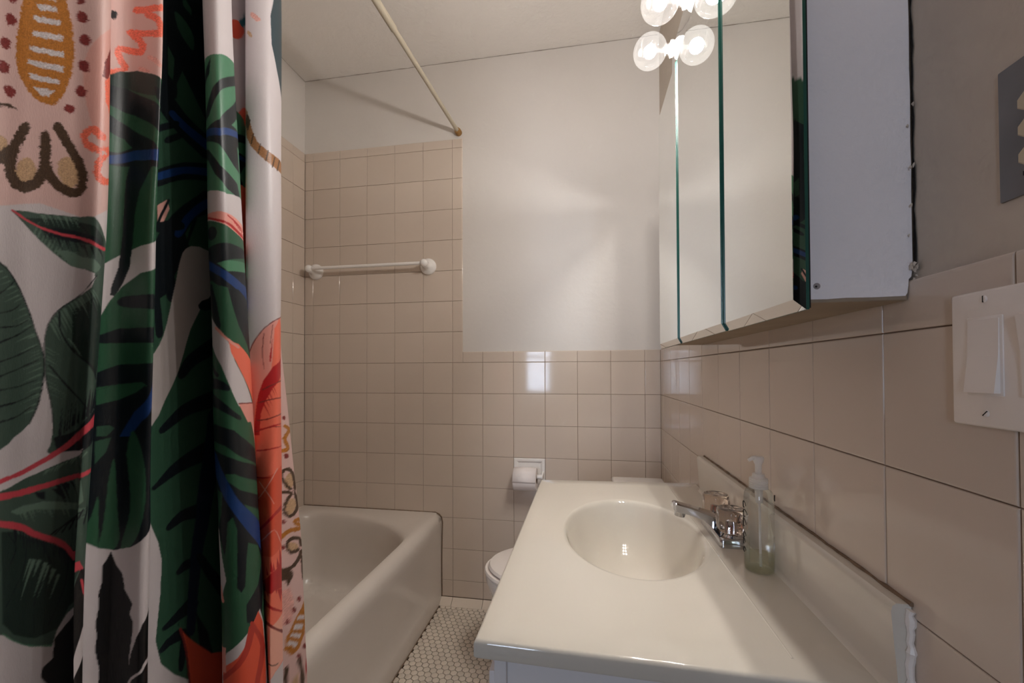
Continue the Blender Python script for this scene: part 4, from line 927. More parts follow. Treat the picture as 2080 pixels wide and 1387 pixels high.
CPOLY = """AP -0.44 1.661 7.42 1.793 7.64 1.333 6.76 1.343 5.51 1.323 4.26 1.333 3.36 1.32 -0.64 1.311
AQ 7.25 1.6 7.14 1.608 7.01 1.593 6.22 1.573 5.89 1.562 5.65 1.55 5.47 1.537 5.37 1.522 5.33 1.505 5.36 1.485 5.44 1.467 5.55 1.452 5.69 1.438 5.84 1.426 6.03 1.417 6.32 1.413 7.02 1.418 7.21 1.406 7.36 1.418 7.34 1.508
A~Y 4.02 1.59 3.95 1.577 3.9 1.562 3.85 1.545 3.8 1.529 3.77 1.515 3.76 1.502 3.77 1.49 3.8 1.48 3.87 1.472 3.95 1.467 4.05 1.46 4.16 1.455 4.28 1.453 4.41 1.453 4.52 1.454 4.62 1.459 4.74 1.468 4.85 1.481 4.95 1.494 5.03 1.509 5.07 1.524 5.08 1.538 5.07 1.55 5.03 1.563 4.97 1.575 4.89 1.588 4.83 1.6 4.73 1.609 4.54 1.611 4.34 1.607 4.16 1.6
A~W 4.27 1.585 4.6 1.589 4.61 1.584 4.26 1.578
A~W 4.21 1.57 4.64 1.577 4.65 1.571 4.23 1.564
A~W 4.14 1.555 4.72 1.562 4.73 1.556 4.15 1.548
A~W 4.11 1.536 4.77 1.545 4.77 1.538 4.1 1.529
A~W 4.06 1.516 4.78 1.525 4.78 1.518 4.05 1.51
A~W 4.01 1.499 4.79 1.507 4.78 1.499 4 1.493
A~W 4.02 1.483 4.68 1.488 4.67 1.482 4.06 1.477
A~W 4.13 1.469 4.58 1.473 4.41 1.463 4.26 1.461
A~M 3.75 1.534 3.68 1.531 3.6 1.53 3.54 1.533 3.52 1.537 3.55 1.541 3.62 1.544 3.71 1.544 3.77 1.542 3.79 1.538
A~M 3.61 1.504 3.54 1.501 3.46 1.501 3.41 1.503 3.4 1.507 3.42 1.511 3.49 1.514 3.57 1.514 3.63 1.512 3.64 1.508
A~M 3.59 1.475 3.52 1.472 3.44 1.472 3.39 1.475 3.38 1.479 3.41 1.483 3.47 1.486 3.55 1.486 3.61 1.483 3.62 1.479
A~M 3.71 1.45 3.64 1.447 3.56 1.447 3.5 1.45 3.48 1.454 3.52 1.458 3.59 1.46 3.67 1.46 3.73 1.458 3.75 1.454
A~M 5.43 1.573 5.33 1.57 5.23 1.571 5.15 1.573 5.13 1.578 5.18 1.582 5.26 1.585 5.37 1.585 5.45 1.582 5.47 1.577
A~M 5.51 1.545 5.41 1.542 5.3 1.543 5.23 1.546 5.21 1.55 5.25 1.555 5.34 1.557 5.45 1.557 5.54 1.554 5.56 1.549
A~M 5.5 1.511 5.4 1.508 5.29 1.509 5.21 1.512 5.19 1.516 5.23 1.521 5.33 1.523 5.44 1.523 5.53 1.52 5.55 1.515
A~M 5.41 1.477 5.31 1.475 5.2 1.476 5.12 1.479 5.11 1.483 5.15 1.487 5.24 1.49 5.35 1.489 5.44 1.486 5.46 1.482
A~M 3.79 1.561 3.71 1.558 3.63 1.558 3.56 1.56 3.55 1.564 3.58 1.568 3.66 1.571 3.74 1.572 3.81 1.569 3.82 1.565
A~M 5.08 1.457 5.03 1.453 4.93 1.451 4.85 1.452 4.79 1.454 4.79 1.457 4.84 1.461 4.92 1.462 5.01 1.462 5.08 1.46
A~M 5.38 1.599 5.34 1.595 5.26 1.593 5.18 1.592 5.15 1.595 5.18 1.599 5.26 1.601 5.34 1.601
A~B 3.1 1.416 3.16 1.42 3.23 1.424 3.3 1.428 3.37 1.431 3.42 1.433 3.46 1.434 3.48 1.434 3.52 1.435 3.57 1.435 3.62 1.435 3.68 1.435 3.74 1.436 3.76 1.436 3.77 1.437 3.77 1.438 3.75 1.438 3.7 1.438 3.64 1.439 3.59 1.439 3.54 1.439 3.49 1.438 3.46 1.438 3.41 1.437 3.36 1.435 3.29 1.433 3.21 1.429 3.14 1.425 3.08 1.421 3.06 1.419 3.06 1.417 3.07 1.416
A~T 4.18 1.37 4.16 1.362 4.1 1.356 4.02 1.351 3.92 1.35 3.83 1.352 3.76 1.357 3.74 1.363 3.76 1.37 3.83 1.377 3.92 1.381 4.02 1.383 4.1 1.381 4.16 1.376
A~T 5.19 1.384 5.21 1.376 5.17 1.368 5.07 1.362 4.94 1.359 4.81 1.36 4.7 1.365 4.63 1.372 4.62 1.38 4.65 1.388 4.73 1.394 4.84 1.397 4.97 1.396 5.1 1.392
A~T 3.57 1.391 3.55 1.386 3.49 1.381 3.42 1.377 3.34 1.376 3.28 1.377 3.25 1.38 3.23 1.384 3.25 1.39 3.28 1.395 3.34 1.398 3.42 1.4 3.49 1.399 3.55 1.396
A~B 3.85 1.419 3.78 1.412 3.71 1.404 3.64 1.397 3.58 1.39 3.54 1.383 3.51 1.377 3.49 1.371 3.48 1.365 3.49 1.359 3.51 1.354 3.55 1.35 3.6 1.346 3.69 1.343 3.78 1.342 3.88 1.341 3.98 1.342 4.06 1.344 4.15 1.347 4.23 1.351 4.3 1.356 4.36 1.362 4.4 1.368 4.44 1.375 4.46 1.382 4.47 1.39 4.48 1.399 4.47 1.408 4.47 1.416 4.41 1.421 4.35 1.421 4.29 1.419 4.24 1.412 4.24 1.403 4.24 1.395 4.24 1.387 4.23 1.38 4.21 1.375 4.18 1.369 4.15 1.365 4.12 1.362 4.09 1.359 4.05 1.357 4.01 1.356 3.97 1.355 3.93 1.355 3.88 1.355 3.84 1.355 3.81 1.356 3.78 1.358 3.76 1.361 3.74 1.364 3.74 1.368 3.74 1.372 3.76 1.377 3.79 1.383 3.83 1.388 3.87 1.395 3.93 1.401 3.99 1.409 4.05 1.416 4.05 1.423 4.01 1.425 3.95 1.424
A~B 4.25 1.38 4.27 1.377 4.29 1.373 4.31 1.368 4.35 1.364 4.41 1.36 4.48 1.357 4.56 1.353 4.65 1.351 4.75 1.349 4.87 1.348 5 1.348 5.15 1.349 5.3 1.353 5.39 1.358 5.45 1.364 5.48 1.369 5.49 1.374 5.48 1.38 5.44 1.385 5.39 1.391 5.31 1.397 5.22 1.403 5.13 1.408 5.06 1.413 5 1.417 4.94 1.42 4.89 1.424 4.85 1.427 4.81 1.429 4.78 1.431 4.75 1.433 4.72 1.435 4.61 1.436 4.56 1.434 4.52 1.431 4.52 1.426 4.55 1.424 4.58 1.422 4.6 1.42 4.64 1.418 4.68 1.415 4.72 1.411 4.77 1.408 4.82 1.404 4.89 1.399 4.97 1.394 5.04 1.389 5.1 1.384 5.13 1.38 5.15 1.376 5.16 1.372 5.15 1.369 5.13 1.366 5.11 1.363 5.08 1.361 5.07 1.361 5.03 1.36 4.95 1.36 4.86 1.361 4.78 1.362 4.71 1.364 4.64 1.367 4.58 1.37 4.54 1.373 4.51 1.375 4.49 1.379 4.47 1.383 4.46 1.386 4.38 1.389 4.33 1.389 4.28 1.387
A~B 2.89 1.35 3.05 1.353 3.15 1.357 3.27 1.362 3.39 1.366 3.5 1.369 3.59 1.373 3.66 1.376 3.72 1.378 3.81 1.386 3.79 1.39 3.73 1.393 3.57 1.391 3.5 1.388 3.45 1.385 3.41 1.383 3.34 1.381 3.24 1.377 3.13 1.373 3.03 1.368 2.85 1.366 2.68 1.361 2.66 1.357 2.7 1.353
A~M 6.75 1.56 6.18 1.533 6.04 1.511 6.39 1.511 7.04 1.534 7.27 1.557
A~K 7.29 1.526 7.03 1.526 6.17 1.508 6.26 1.48 7.01 1.466 7.33 1.464
A~K 6.33 1.437 6.16 1.438 6.02 1.44 5.88 1.442 5.72 1.443 5.57 1.441 5.45 1.438 5.35 1.435 5.28 1.43 5.26 1.426 5.28 1.421 5.32 1.417 5.4 1.413 5.51 1.411 5.66 1.409 5.83 1.409 6 1.408 6.22 1.41 6.47 1.413 6.52 1.415 6.26 1.417 6.23 1.416 6.08 1.411 5.93 1.405 5.82 1.4 5.77 1.395 5.73 1.39 5.72 1.385 5.74 1.381 5.8 1.377 5.89 1.374 6.04 1.372 6.29 1.371 6.79 1.376 7.1 1.379 7.2 1.38 7.3 1.381 7.38 1.384 7.38 1.386 7.36 1.389 7.26 1.39 7.16 1.389 7.06 1.389 6.72 1.384 6.46 1.382 6.33 1.382 6.22 1.382 6.14 1.384 6.09 1.386 6.08 1.388 6.09 1.391 6.13 1.395 6.18 1.399 6.3 1.403 6.55 1.41 7.01 1.419 7.06 1.424 6.61 1.425 6.31 1.421 6.18 1.419 6.08 1.418 5.94 1.418 5.78 1.419 5.65 1.42 5.58 1.421 5.54 1.423 5.5 1.425 5.49 1.427 5.5 1.429 5.51 1.43 5.57 1.431 5.63 1.433 5.67 1.433 5.7 1.433 5.77 1.431 5.87 1.429 5.99 1.427 6.2 1.428 6.33 1.43 6.42 1.433
Ae 3.64 1.318 3.93 1.32 4.23 1.321 4.41 1.322 4.59 1.323 4.87 1.324 5.2 1.325 5.51 1.327 5.82 1.327 6.06 1.323 6.28 1.317 6.56 1.309 7.01 1.3 7.1 1.284 7.13 1.269 6.87 1.262 6.12 1.256 5.74 1.258 5.43 1.261 5.17 1.262 4.93 1.264 4.68 1.271 4.44 1.28 4.22 1.29 4.02 1.3 3.86 1.308 3.72 1.314 3.62 1.317
Ad 3.92 1.312 4.44 1.317 5.09 1.319 5.84 1.316 6.55 1.303 6.71 1.291 5.62 1.295 4.98 1.3 4.44 1.302 4.09 1.308
AX 4.23 1.303 4.55 1.307 5.09 1.307 6.21 1.3 6.73 1.289 5.55 1.292 4.84 1.294 4.44 1.296
Ah 4.55 1.281 4.93 1.282 5.28 1.276 5.95 1.274 6.54 1.266 6.12 1.257 5.43 1.262 4.96 1.264
Ah 4.25 1.32 4.31 1.32 4.37 1.309
Ah 4.31 1.32 4.35 1.32 4.44 1.308
Ah 4.39 1.321 4.42 1.321 4.46 1.315
Ah 4.42 1.321 4.46 1.321 4.56 1.308
Ah 4.52 1.322 4.55 1.322 4.68 1.306
Ah 4.57 1.322 4.62 1.322 4.65 1.317
Ah 4.61 1.322 4.66 1.322 4.78 1.307
Ah 4.74 1.323 4.81 1.323 4.92 1.309
Ah 4.78 1.323 4.84 1.323 4.87 1.317
Ah 4.87 1.323 4.92 1.323 5.05 1.31
Ah 4.99 1.323 5.06 1.323 5.23 1.308
Ah 5.06 1.323 5.13 1.323 5.19 1.316
Ah 4.1 1.295 4.14 1.295 4.24 1.313
Ah 4.17 1.292 4.22 1.292 4.29 1.306
Ah 4.25 1.288 4.29 1.288 4.35 1.299
Ah 4.31 1.286 4.34 1.286 4.46 1.304
Ah 4.37 1.283 4.43 1.282 4.53 1.3
Ah 4.44 1.28 4.48 1.28 4.6 1.298
Ah 4.51 1.277 4.57 1.277 4.63 1.288
Ah 4.58 1.275 4.63 1.274 4.78 1.295
Ah 4.69 1.271 4.73 1.271 4.84 1.285
Ah 4.73 1.269 4.8 1.269 4.96 1.29
Ah 4.82 1.267 4.88 1.267 4.94 1.276
Ah 4.87 1.265 4.95 1.265 5.12 1.285
Ah 5 1.264 5.05 1.263 5.22 1.281
Ah 5.09 1.262 5.17 1.262 5.26 1.272
Ah 5.2 1.262 5.26 1.261 5.5 1.281
Ah 5.28 1.261 5.38 1.261 5.6 1.279
Ah 5.47 1.26 5.58 1.26 5.87 1.281
Ah 5.63 1.26 5.8 1.259 6 1.276
AX 4.31 1.299 4.36 1.299 4.39 1.29
AX 4.39 1.299 4.43 1.299 4.49 1.287
AX 4.43 1.298 4.49 1.298 4.54 1.286
AX 4.5 1.298 4.55 1.298 4.6 1.288
AX 4.56 1.298 4.64 1.298 4.74 1.279
AX 4.66 1.297 4.73 1.297 4.76 1.289
AX 4.76 1.296 4.82 1.296 4.94 1.278
AX 4.82 1.296 4.87 1.296 4.98 1.281
AX 5.01 1.295 5.08 1.295 5.23 1.277
AX 5.17 1.293 5.29 1.293 5.35 1.284
AX 5.29 1.292 5.41 1.292 5.6 1.274
AX 5.62 1.29 5.71 1.29 6.08 1.27
AX 5.68 1.29 5.77 1.29 6.02 1.275
AX 6.09 1.288 6.31 1.289 6.75 1.276
AX 5.03 1.321 5.11 1.319 5.2 1.316 5.29 1.313 5.38 1.31 5.45 1.307 5.53 1.304 5.6 1.301 5.68 1.298 5.71 1.298 5.72 1.299 5.63 1.302 5.56 1.305 5.48 1.308 5.4 1.311 5.31 1.314 5.22 1.317 5.13 1.32 5.04 1.322 5.03 1.322
AS 3.63 1.317 3.73 1.315 3.83 1.312 3.92 1.31 4.01 1.308 4.11 1.306 4.21 1.304 4.32 1.302 4.43 1.301 4.55 1.3 4.69 1.299 4.83 1.299 4.97 1.298 5.12 1.298 5.27 1.297 5.42 1.295 5.59 1.294 5.78 1.292 5.99 1.29 6.24 1.289 6.6 1.288 6.93 1.291 7.01 1.292 7.02 1.293 6.87 1.294 6.37 1.293 6.08 1.294 5.85 1.296 5.65 1.298 5.46 1.299 5.3 1.3 5.14 1.301 4.99 1.302 4.84 1.302 4.7 1.302 4.57 1.303 4.45 1.304 4.34 1.305 4.23 1.306 4.13 1.308 4.03 1.31 3.94 1.312 3.85 1.315 3.75 1.317 3.65 1.319 3.63 1.319 3.63 1.319 3.62 1.318
Ae 6.25 1.253 6.38 1.256 6.56 1.258 6.88 1.263 7.04 1.267 7.08 1.272 7.11 1.278 7.13 1.284 7.16 1.29 7.14 1.293 7.11 1.294 7.08 1.294 7.03 1.292 7 1.286 6.78 1.278 6.62 1.272 6.5 1.267 6.38 1.264 6.26 1.261 6.14 1.259 6.02 1.257 5.98 1.254 6.02 1.253 6.08 1.252
Ae 2.35 1.262 3.03 1.273 3.36 1.257 3.51 1.253 3.57 1.247 3.69 1.239 3.8 1.229 3.9 1.218 3.99 1.207 4.06 1.196 4.12 1.184 4.2 1.172 4.26 1.161 4.29 1.153 4.3 1.145 4.29 1.134 4.25 1.121 4.21 1.109 4.16 1.098 4.08 1.087 3.99 1.077 3.83 1.069 3.64 1.063 3.54 1.057 3.36 1.051 3.03 1.031 2.29 1.037 2.12 1.149
Ah 3.39 1.248 3.45 1.248 3.23 1.241
Ah 3.5 1.243 3.53 1.242 3.36 1.238
Ah 3.56 1.238 3.61 1.238 3.35 1.231
Ah 3.64 1.233 3.71 1.232 3.41 1.225
Ah 3.73 1.228 3.77 1.228 3.41 1.218
Ah 3.76 1.223 3.83 1.223 3.4 1.212
Ah 3.81 1.219 3.87 1.219 3.62 1.213
Ah 3.9 1.209 3.96 1.208 3.73 1.204
Ah 3.96 1.202 4 1.202 3.59 1.192
Ah 3.99 1.197 4.04 1.196 3.73 1.189
Ah 4.02 1.19 4.08 1.19 3.8 1.183
Ah 4.08 1.18 4.14 1.179 3.66 1.168
Ah 4.1 1.178 4.15 1.177 3.95 1.173
Ah 4.15 1.168 4.2 1.167 3.76 1.157
Ah 4.19 1.161 4.22 1.161 4.01 1.156
Ah 4.2 1.158 4.23 1.158 3.99 1.152
Ah 4.21 1.154 4.24 1.154 3.97 1.147
Ah 4.22 1.147 4.26 1.147 3.81 1.137
Ah 4.21 1.141 4.27 1.141 3.92 1.133
Ah 4.21 1.134 4.25 1.133 3.85 1.124
Ah 4.2 1.125 4.24 1.125 4.02 1.12
Ah 4.18 1.119 4.23 1.118 3.96 1.113
Ah 4.16 1.111 4.2 1.11 3.98 1.106
Ah 4.15 1.108 4.19 1.108 3.76 1.099
Ah 4.11 1.1 4.14 1.099 3.89 1.094
Ah 4.06 1.093 4.1 1.092 3.85 1.088
AX 3.26 1.218 3.28 1.218 3.31 1.219 3.34 1.22 3.37 1.221 3.42 1.224 3.47 1.226 3.52 1.229 3.57 1.232 3.61 1.233 3.64 1.235 3.66 1.236 3.69 1.238 3.69 1.239 3.68 1.239 3.65 1.237 3.62 1.236 3.59 1.234 3.56 1.232 3.51 1.23 3.45 1.227 3.4 1.225 3.36 1.223 3.33 1.222 3.3 1.221 3.28 1.22 3.25 1.22 3.24 1.219 3.24 1.218 3.25 1.218
AX 3.26 1.196 3.28 1.197 3.31 1.198 3.33 1.199 3.37 1.2 3.42 1.201 3.49 1.202 3.57 1.203 3.65 1.205 3.71 1.207 3.76 1.209 3.8 1.212 3.85 1.214 3.85 1.214 3.84 1.214 3.79 1.212 3.74 1.21 3.69 1.208 3.64 1.206 3.57 1.205 3.49 1.203 3.42 1.202 3.36 1.201 3.32 1.2 3.29 1.2 3.27 1.199 3.25 1.198 3.24 1.197 3.24 1.197 3.25 1.196
AX 3.26 1.18 3.28 1.181 3.3 1.182 3.33 1.183 3.37 1.184 3.43 1.184 3.52 1.185 3.63 1.186 3.73 1.187 3.81 1.189 3.87 1.191 3.93 1.193 3.99 1.195 4 1.196 3.98 1.196 3.92 1.194 3.86 1.192 3.8 1.19 3.72 1.188 3.62 1.187 3.52 1.187 3.43 1.186 3.36 1.185 3.32 1.185 3.29 1.184 3.27 1.183 3.25 1.182 3.24 1.181 3.24 1.181 3.25 1.18
AX 3.26 1.164 3.28 1.165 3.3 1.165 3.33 1.166 3.37 1.167 3.43 1.169 3.52 1.171 3.63 1.174 3.73 1.176 3.82 1.179 3.91 1.182 3.98 1.185 4.06 1.188 4.06 1.189 4.05 1.189 3.98 1.186 3.9 1.183 3.81 1.18 3.72 1.178 3.62 1.175 3.51 1.173 3.42 1.171 3.36 1.169 3.32 1.168 3.29 1.167 3.27 1.167 3.25 1.166 3.24 1.165 3.24 1.165 3.25 1.164
AX 3.26 1.143 3.28 1.144 3.3 1.144 3.33 1.145 3.37 1.146 3.44 1.148 3.54 1.15 3.65 1.152 3.77 1.154 3.88 1.157 3.98 1.16 4.07 1.163 4.17 1.166 4.17 1.167 4.16 1.167 4.07 1.164 3.97 1.161 3.87 1.158 3.76 1.156 3.64 1.153 3.52 1.151 3.43 1.149 3.36 1.148 3.32 1.147 3.29 1.146 3.27 1.146 3.25 1.145 3.24 1.145 3.24 1.144 3.25 1.143
AX 3.26 1.127 3.28 1.128 3.3 1.129 3.33 1.129 3.37 1.13 3.43 1.132 3.52 1.134 3.62 1.136 3.73 1.138 3.85 1.141 3.96 1.143 4.07 1.146 4.17 1.149 4.18 1.15 4.17 1.15 4.06 1.147 3.95 1.145 3.84 1.142 3.72 1.139 3.6 1.137 3.5 1.135 3.42 1.133 3.36 1.132 3.32 1.131 3.29 1.131 3.27 1.13 3.25 1.13 3.24 1.129 3.24 1.128 3.25 1.128
AX 3.26 1.112 3.28 1.113 3.3 1.113 3.33 1.114 3.37 1.115 3.44 1.116 3.53 1.117 3.65 1.118 3.77 1.119 3.88 1.121 3.98 1.123 4.08 1.125 4.17 1.127 4.18 1.127 4.17 1.127 4.07 1.126 3.98 1.124 3.87 1.122 3.76 1.12 3.64 1.119 3.53 1.118 3.43 1.117 3.36 1.117 3.32 1.116 3.29 1.115 3.27 1.115 3.25 1.115 3.24 1.114 3.24 1.113 3.25 1.113
AX 3.26 1.095 3.28 1.095 3.3 1.096 3.33 1.096 3.37 1.097 3.43 1.098 3.52 1.099 3.62 1.1 3.73 1.102 3.83 1.104 3.94 1.106 4.03 1.109 4.12 1.111 4.13 1.112 4.12 1.112 4.03 1.11 3.93 1.107 3.83 1.105 3.72 1.103 3.61 1.102 3.51 1.101 3.42 1.1 3.36 1.099 3.32 1.098 3.29 1.098 3.27 1.097 3.25 1.097 3.24 1.096 3.24 1.095 3.25 1.095
AX 3.26 1.078 3.28 1.078 3.3 1.079 3.33 1.079 3.37 1.08 3.43 1.081 3.5 1.082 3.6 1.083 3.69 1.085 3.78 1.087 3.87 1.09 3.95 1.093 4.03 1.096 4.03 1.096 4.02 1.097 3.94 1.094 3.86 1.091 3.77 1.088 3.68 1.086 3.58 1.085 3.5 1.083 3.42 1.083 3.36 1.082 3.32 1.081 3.29 1.081 3.27 1.08 3.25 1.08 3.24 1.079 3.24 1.079 3.25 1.078
AX 3.36 1.256 3.4 1.254 3.45 1.252 3.5 1.25 3.56 1.247 3.61 1.243 3.67 1.239 3.73 1.234 3.79 1.229 3.84 1.224 3.89 1.218 3.94 1.212 3.98 1.207 4.01 1.201 4.05 1.195 4.08 1.19 4.11 1.184 4.15 1.178 4.18 1.172 4.22 1.166 4.25 1.161 4.26 1.156 4.28 1.153 4.28 1.149 4.29 1.145 4.28 1.14 4.27 1.134 4.26 1.127 4.24 1.121 4.22 1.115 4.2 1.109 4.17 1.104 4.14 1.098 4.11 1.093 4.07 1.088 4.02 1.083 3.98 1.077 3.98 1.077 3.98 1.076 3.99 1.076 4 1.077 4.04 1.082 4.09 1.087 4.13 1.092 4.17 1.098 4.2 1.103 4.22 1.109 4.25 1.115 4.27 1.121 4.28 1.127 4.3 1.133 4.31 1.139 4.31 1.145 4.31 1.149 4.3 1.153 4.29 1.157 4.27 1.161 4.24 1.166 4.21 1.172 4.17 1.178 4.13 1.184 4.1 1.19 4.07 1.196 4.04 1.202 4 1.207 3.96 1.213 3.92 1.219 3.87 1.224 3.82 1.23 3.76 1.235 3.7 1.24 3.64 1.244 3.58 1.248 3.52 1.251 3.47 1.253 3.42 1.255 3.37 1.258 3.36 1.258 3.36 1.257 3.35 1.257
Ae 7.43 1.269 7.12 1.278 6.19 1.255 5.97 1.247 5.84 1.239 5.53 1.234 5.23 1.228 4.96 1.222 4.74 1.215 4.59 1.207 4.47 1.199 4.38 1.19 4.33 1.181 4.3 1.169 4.3 1.157 4.3 1.142 4.32 1.127 4.37 1.112 4.42 1.097 4.45 1.084 4.45 1.071 4.42 1.059 4.39 1.05 4.34 1.046 4.32 1.043 4.39 1.04 4.53 1.039 4.72 1.044 5.13 1.051 7.24 1.051 7.84 1.074 7.74 1.172
Ad 4.98 1.211 6.11 1.229 7.02 1.213 7.03 1.148 6.7 1.129 4.98 1.162
Ah 4.4 1.194 4.48 1.193 4.66 1.171
Ah 4.47 1.197 4.51 1.197 4.82 1.165
Ah 4.5 1.201 4.59 1.2 4.79 1.176
Ah 4.57 1.205 4.65 1.205 4.85 1.183
Ah 4.62 1.208 4.71 1.208 4.99 1.181
Ah 4.69 1.212 4.77 1.211 5 1.189
Ah 4.71 1.213 4.81 1.212 5.02 1.192
Ah 4.84 1.217 4.9 1.216 5.12 1.199
Ah 4.91 1.219 4.98 1.219 5.16 1.204
Ah 5 1.222 5.13 1.222 5.29 1.209
Ah 5.12 1.225 5.25 1.225 5.78 1.2
Ah 5.23 1.227 5.33 1.227 5.6 1.213
Ah 5.42 1.232 5.56 1.231 5.9 1.217
Ah 5.55 1.234 5.66 1.233 6.47 1.21
Ah 5.68 1.236 5.82 1.236 6.5 1.217
Ah 5.77 1.238 5.9 1.237 7.02 1.215
Ah 4.32 1.164 4.36 1.164 4.65 1.155
Ah 4.32 1.16 4.36 1.16 4.54 1.154
Ah 4.3 1.155 4.37 1.154 4.6 1.147
Ah 4.31 1.151 4.37 1.151 4.6 1.143
Ah 4.31 1.147 4.37 1.146 4.57 1.139
Ah 4.31 1.141 4.37 1.14 4.58 1.134
Ah 4.31 1.135 4.38 1.135 4.73 1.124
Ah 4.34 1.129 4.38 1.128 4.62 1.121
Ah 4.34 1.125 4.4 1.124 4.63 1.117
Ah 4.35 1.12 4.42 1.119 4.81 1.107
Ah 4.37 1.117 4.42 1.116 4.81 1.104
Ah 4.39 1.111 4.44 1.11 4.78 1.1
Ah 4.83 1.176 4.88 1.176 5.43 1.149
Ah 4.89 1.173 4.93 1.173 5.45 1.149
Ah 4.97 1.168 5.04 1.167 5.59 1.147
AX 4.55 1.059 4.6 1.058 4.67 1.097
AX 4.59 1.06 4.63 1.06 4.69 1.091
AX 4.68 1.063 4.72 1.063 4.76 1.087
AX 4.75 1.066 4.79 1.065 4.85 1.095
AX 4.82 1.068 4.86 1.067 4.96 1.104
AX 4.91 1.071 4.98 1.07 5.02 1.093
AX 4.95 1.072 5.06 1.071 5.13 1.102
AX 5.12 1.075 5.31 1.074 5.3 1.092
AX 5.56 1.079 6 1.079 5.95 1.108
AX 5.99 1.082 6.25 1.081 6.22 1.117
AX 6.11 1.083 6.3 1.082 6.31 1.121
AX 6.28 1.086 6.54 1.085 6.5 1.116
AX 6.46 1.089 6.66 1.088 6.62 1.106
AX 6.49 1.091 6.88 1.09 6.82 1.126
AX 6.61 1.095 7.01 1.093 6.94 1.117
AX 6.67 1.097 7.03 1.096 7.01 1.114
AX 4.46 1.059 4.82 1.062 5.38 1.07 6.62 1.087 7.23 1.099 7.76 1.105 7.92 1.043 4.53 1.041
AX 4.62 1.207 4.62 1.202 4.62 1.196 4.62 1.191 4.65 1.185 4.69 1.179 4.76 1.173 4.85 1.167 4.96 1.161 5.13 1.156 5.42 1.15 5.88 1.145 6.21 1.141 6.4 1.137 6.49 1.134 6.54 1.13 6.64 1.127 6.73 1.126 6.82 1.126 6.92 1.126 7 1.127 6.8 1.131 6.71 1.134 6.57 1.138 6.33 1.142 5.98 1.147 5.51 1.152 5.18 1.157 5 1.163 4.89 1.168 4.8 1.174 4.73 1.18 4.68 1.186 4.66 1.192 4.66 1.197 4.66 1.202 4.66 1.207 4.65 1.208 4.64 1.208 4.63 1.208
AX 4.38 1.143 4.48 1.136 4.58 1.13 4.69 1.123 4.8 1.117 4.95 1.111 5.14 1.105 5.45 1.099 5.89 1.094 6.1 1.089 6.2 1.085 6.25 1.08 6.33 1.076 6.38 1.075 6.41 1.076 6.33 1.08 6.29 1.085 6.19 1.09 6 1.095 5.56 1.1 5.2 1.106 4.99 1.112 4.84 1.119 4.72 1.125 4.61 1.131 4.51 1.138 4.41 1.144 4.39 1.145 4.38 1.144 4.37 1.144
AX 5.74 1.232 5.84 1.227 5.95 1.221 6.05 1.217 6.14 1.212 6.22 1.209 6.29 1.206 6.36 1.203 6.43 1.2 6.46 1.2 6.49 1.2 6.51 1.2 6.53 1.201 6.45 1.204 6.38 1.206 6.31 1.209 6.22 1.213 6.12 1.217 6.01 1.222 5.9 1.227 5.8 1.232 5.78 1.232 5.76 1.232 5.75 1.232
AX 6.16 1.256 5.88 1.248 5.62 1.241 5.4 1.234 5.21 1.229 5.06 1.225 4.94 1.221 4.83 1.218 4.74 1.215 4.65 1.211 4.58 1.208 4.51 1.204 4.46 1.2 4.41 1.195 4.37 1.191 4.34 1.186 4.32 1.181 4.3 1.175 4.29 1.169 4.29 1.163 4.29 1.157 4.29 1.15 4.29 1.142 4.3 1.135 4.31 1.127 4.33 1.12 4.36 1.112 4.39 1.105 4.41 1.097 4.43 1.089 4.44 1.081 4.45 1.072 4.45 1.063 4.46 1.063 4.46 1.063 4.47 1.063 4.47 1.063 4.47 1.072 4.46 1.081 4.45 1.089 4.43 1.097 4.41 1.105 4.38 1.113 4.36 1.12 4.33 1.127 4.32 1.135 4.31 1.142 4.31 1.15 4.31 1.157 4.31 1.163 4.31 1.169 4.32 1.175 4.34 1.181 4.36 1.186 4.39 1.19 4.43 1.195 4.48 1.199 4.53 1.203 4.6 1.207 4.67 1.21 4.75 1.214 4.84 1.217 4.95 1.22 5.08 1.224 5.24 1.228 5.43 1.234 5.67 1.24 5.93 1.247 6.22 1.255 6.23 1.256 6.21 1.256 6.2 1.256
Ae 2.1 0.996 3.36 1.006 3.97 1.018 4.65 1.03 6.91 1.05 7.66 1.054 7.79 0.89 6.71 0.883 5.62 0.876 4.72 0.852 4.51 0.838 4.4 0.821 3.97 0.829 3.59 0.841 3.36 0.852 2.05 0.875
Ad 3.59 0.96 4.15 0.945 4.64 0.928 5.9 0.911 6.47 0.905 4.77 0.86 4.51 0.838 4.08 0.836 3.59 0.848 3.36 0.864 3.36 0.962
Ah 3.55 0.982 3.85 0.986 4.26 0.987 4.9 0.98 6.7 0.974 6.59 0.963 4.64 0.974 4.08 0.98 3.72 0.977
Ah 5.04 1.008 6.05 1.008 6.39 0.983 5.48 0.976 5.1 0.994
Ah 3.72 0.983 3.76 0.983 3.85 0.969
Ah 3.77 0.984 3.85 0.983 3.94 0.968
Ah 3.83 0.984 3.88 0.983 3.96 0.969
Ah 3.92 0.985 3.97 0.984 4.08 0.965
Ah 3.97 0.986 4.03 0.985 4.1 0.971
Ah 4.05 0.986 4.11 0.985 4.16 0.974
Ah 4.1 0.987 4.16 0.985 4.21 0.973
Ah 4.17 0.986 4.22 0.985 4.29 0.971
Ah 4.25 0.985 4.3 0.984 4.39 0.968
Ah 4.29 0.985 4.35 0.984 4.44 0.965
Ah 4.37 0.984 4.42 0.983 4.48 0.971
Ah 4.46 0.982 4.5 0.981 4.54 0.973
Ah 4.57 0.98 4.63 0.979 4.71 0.964
Ah 4.66 0.979 4.74 0.977 4.83 0.962
Ah 4.79 0.977 4.87 0.975 5.83 0.958
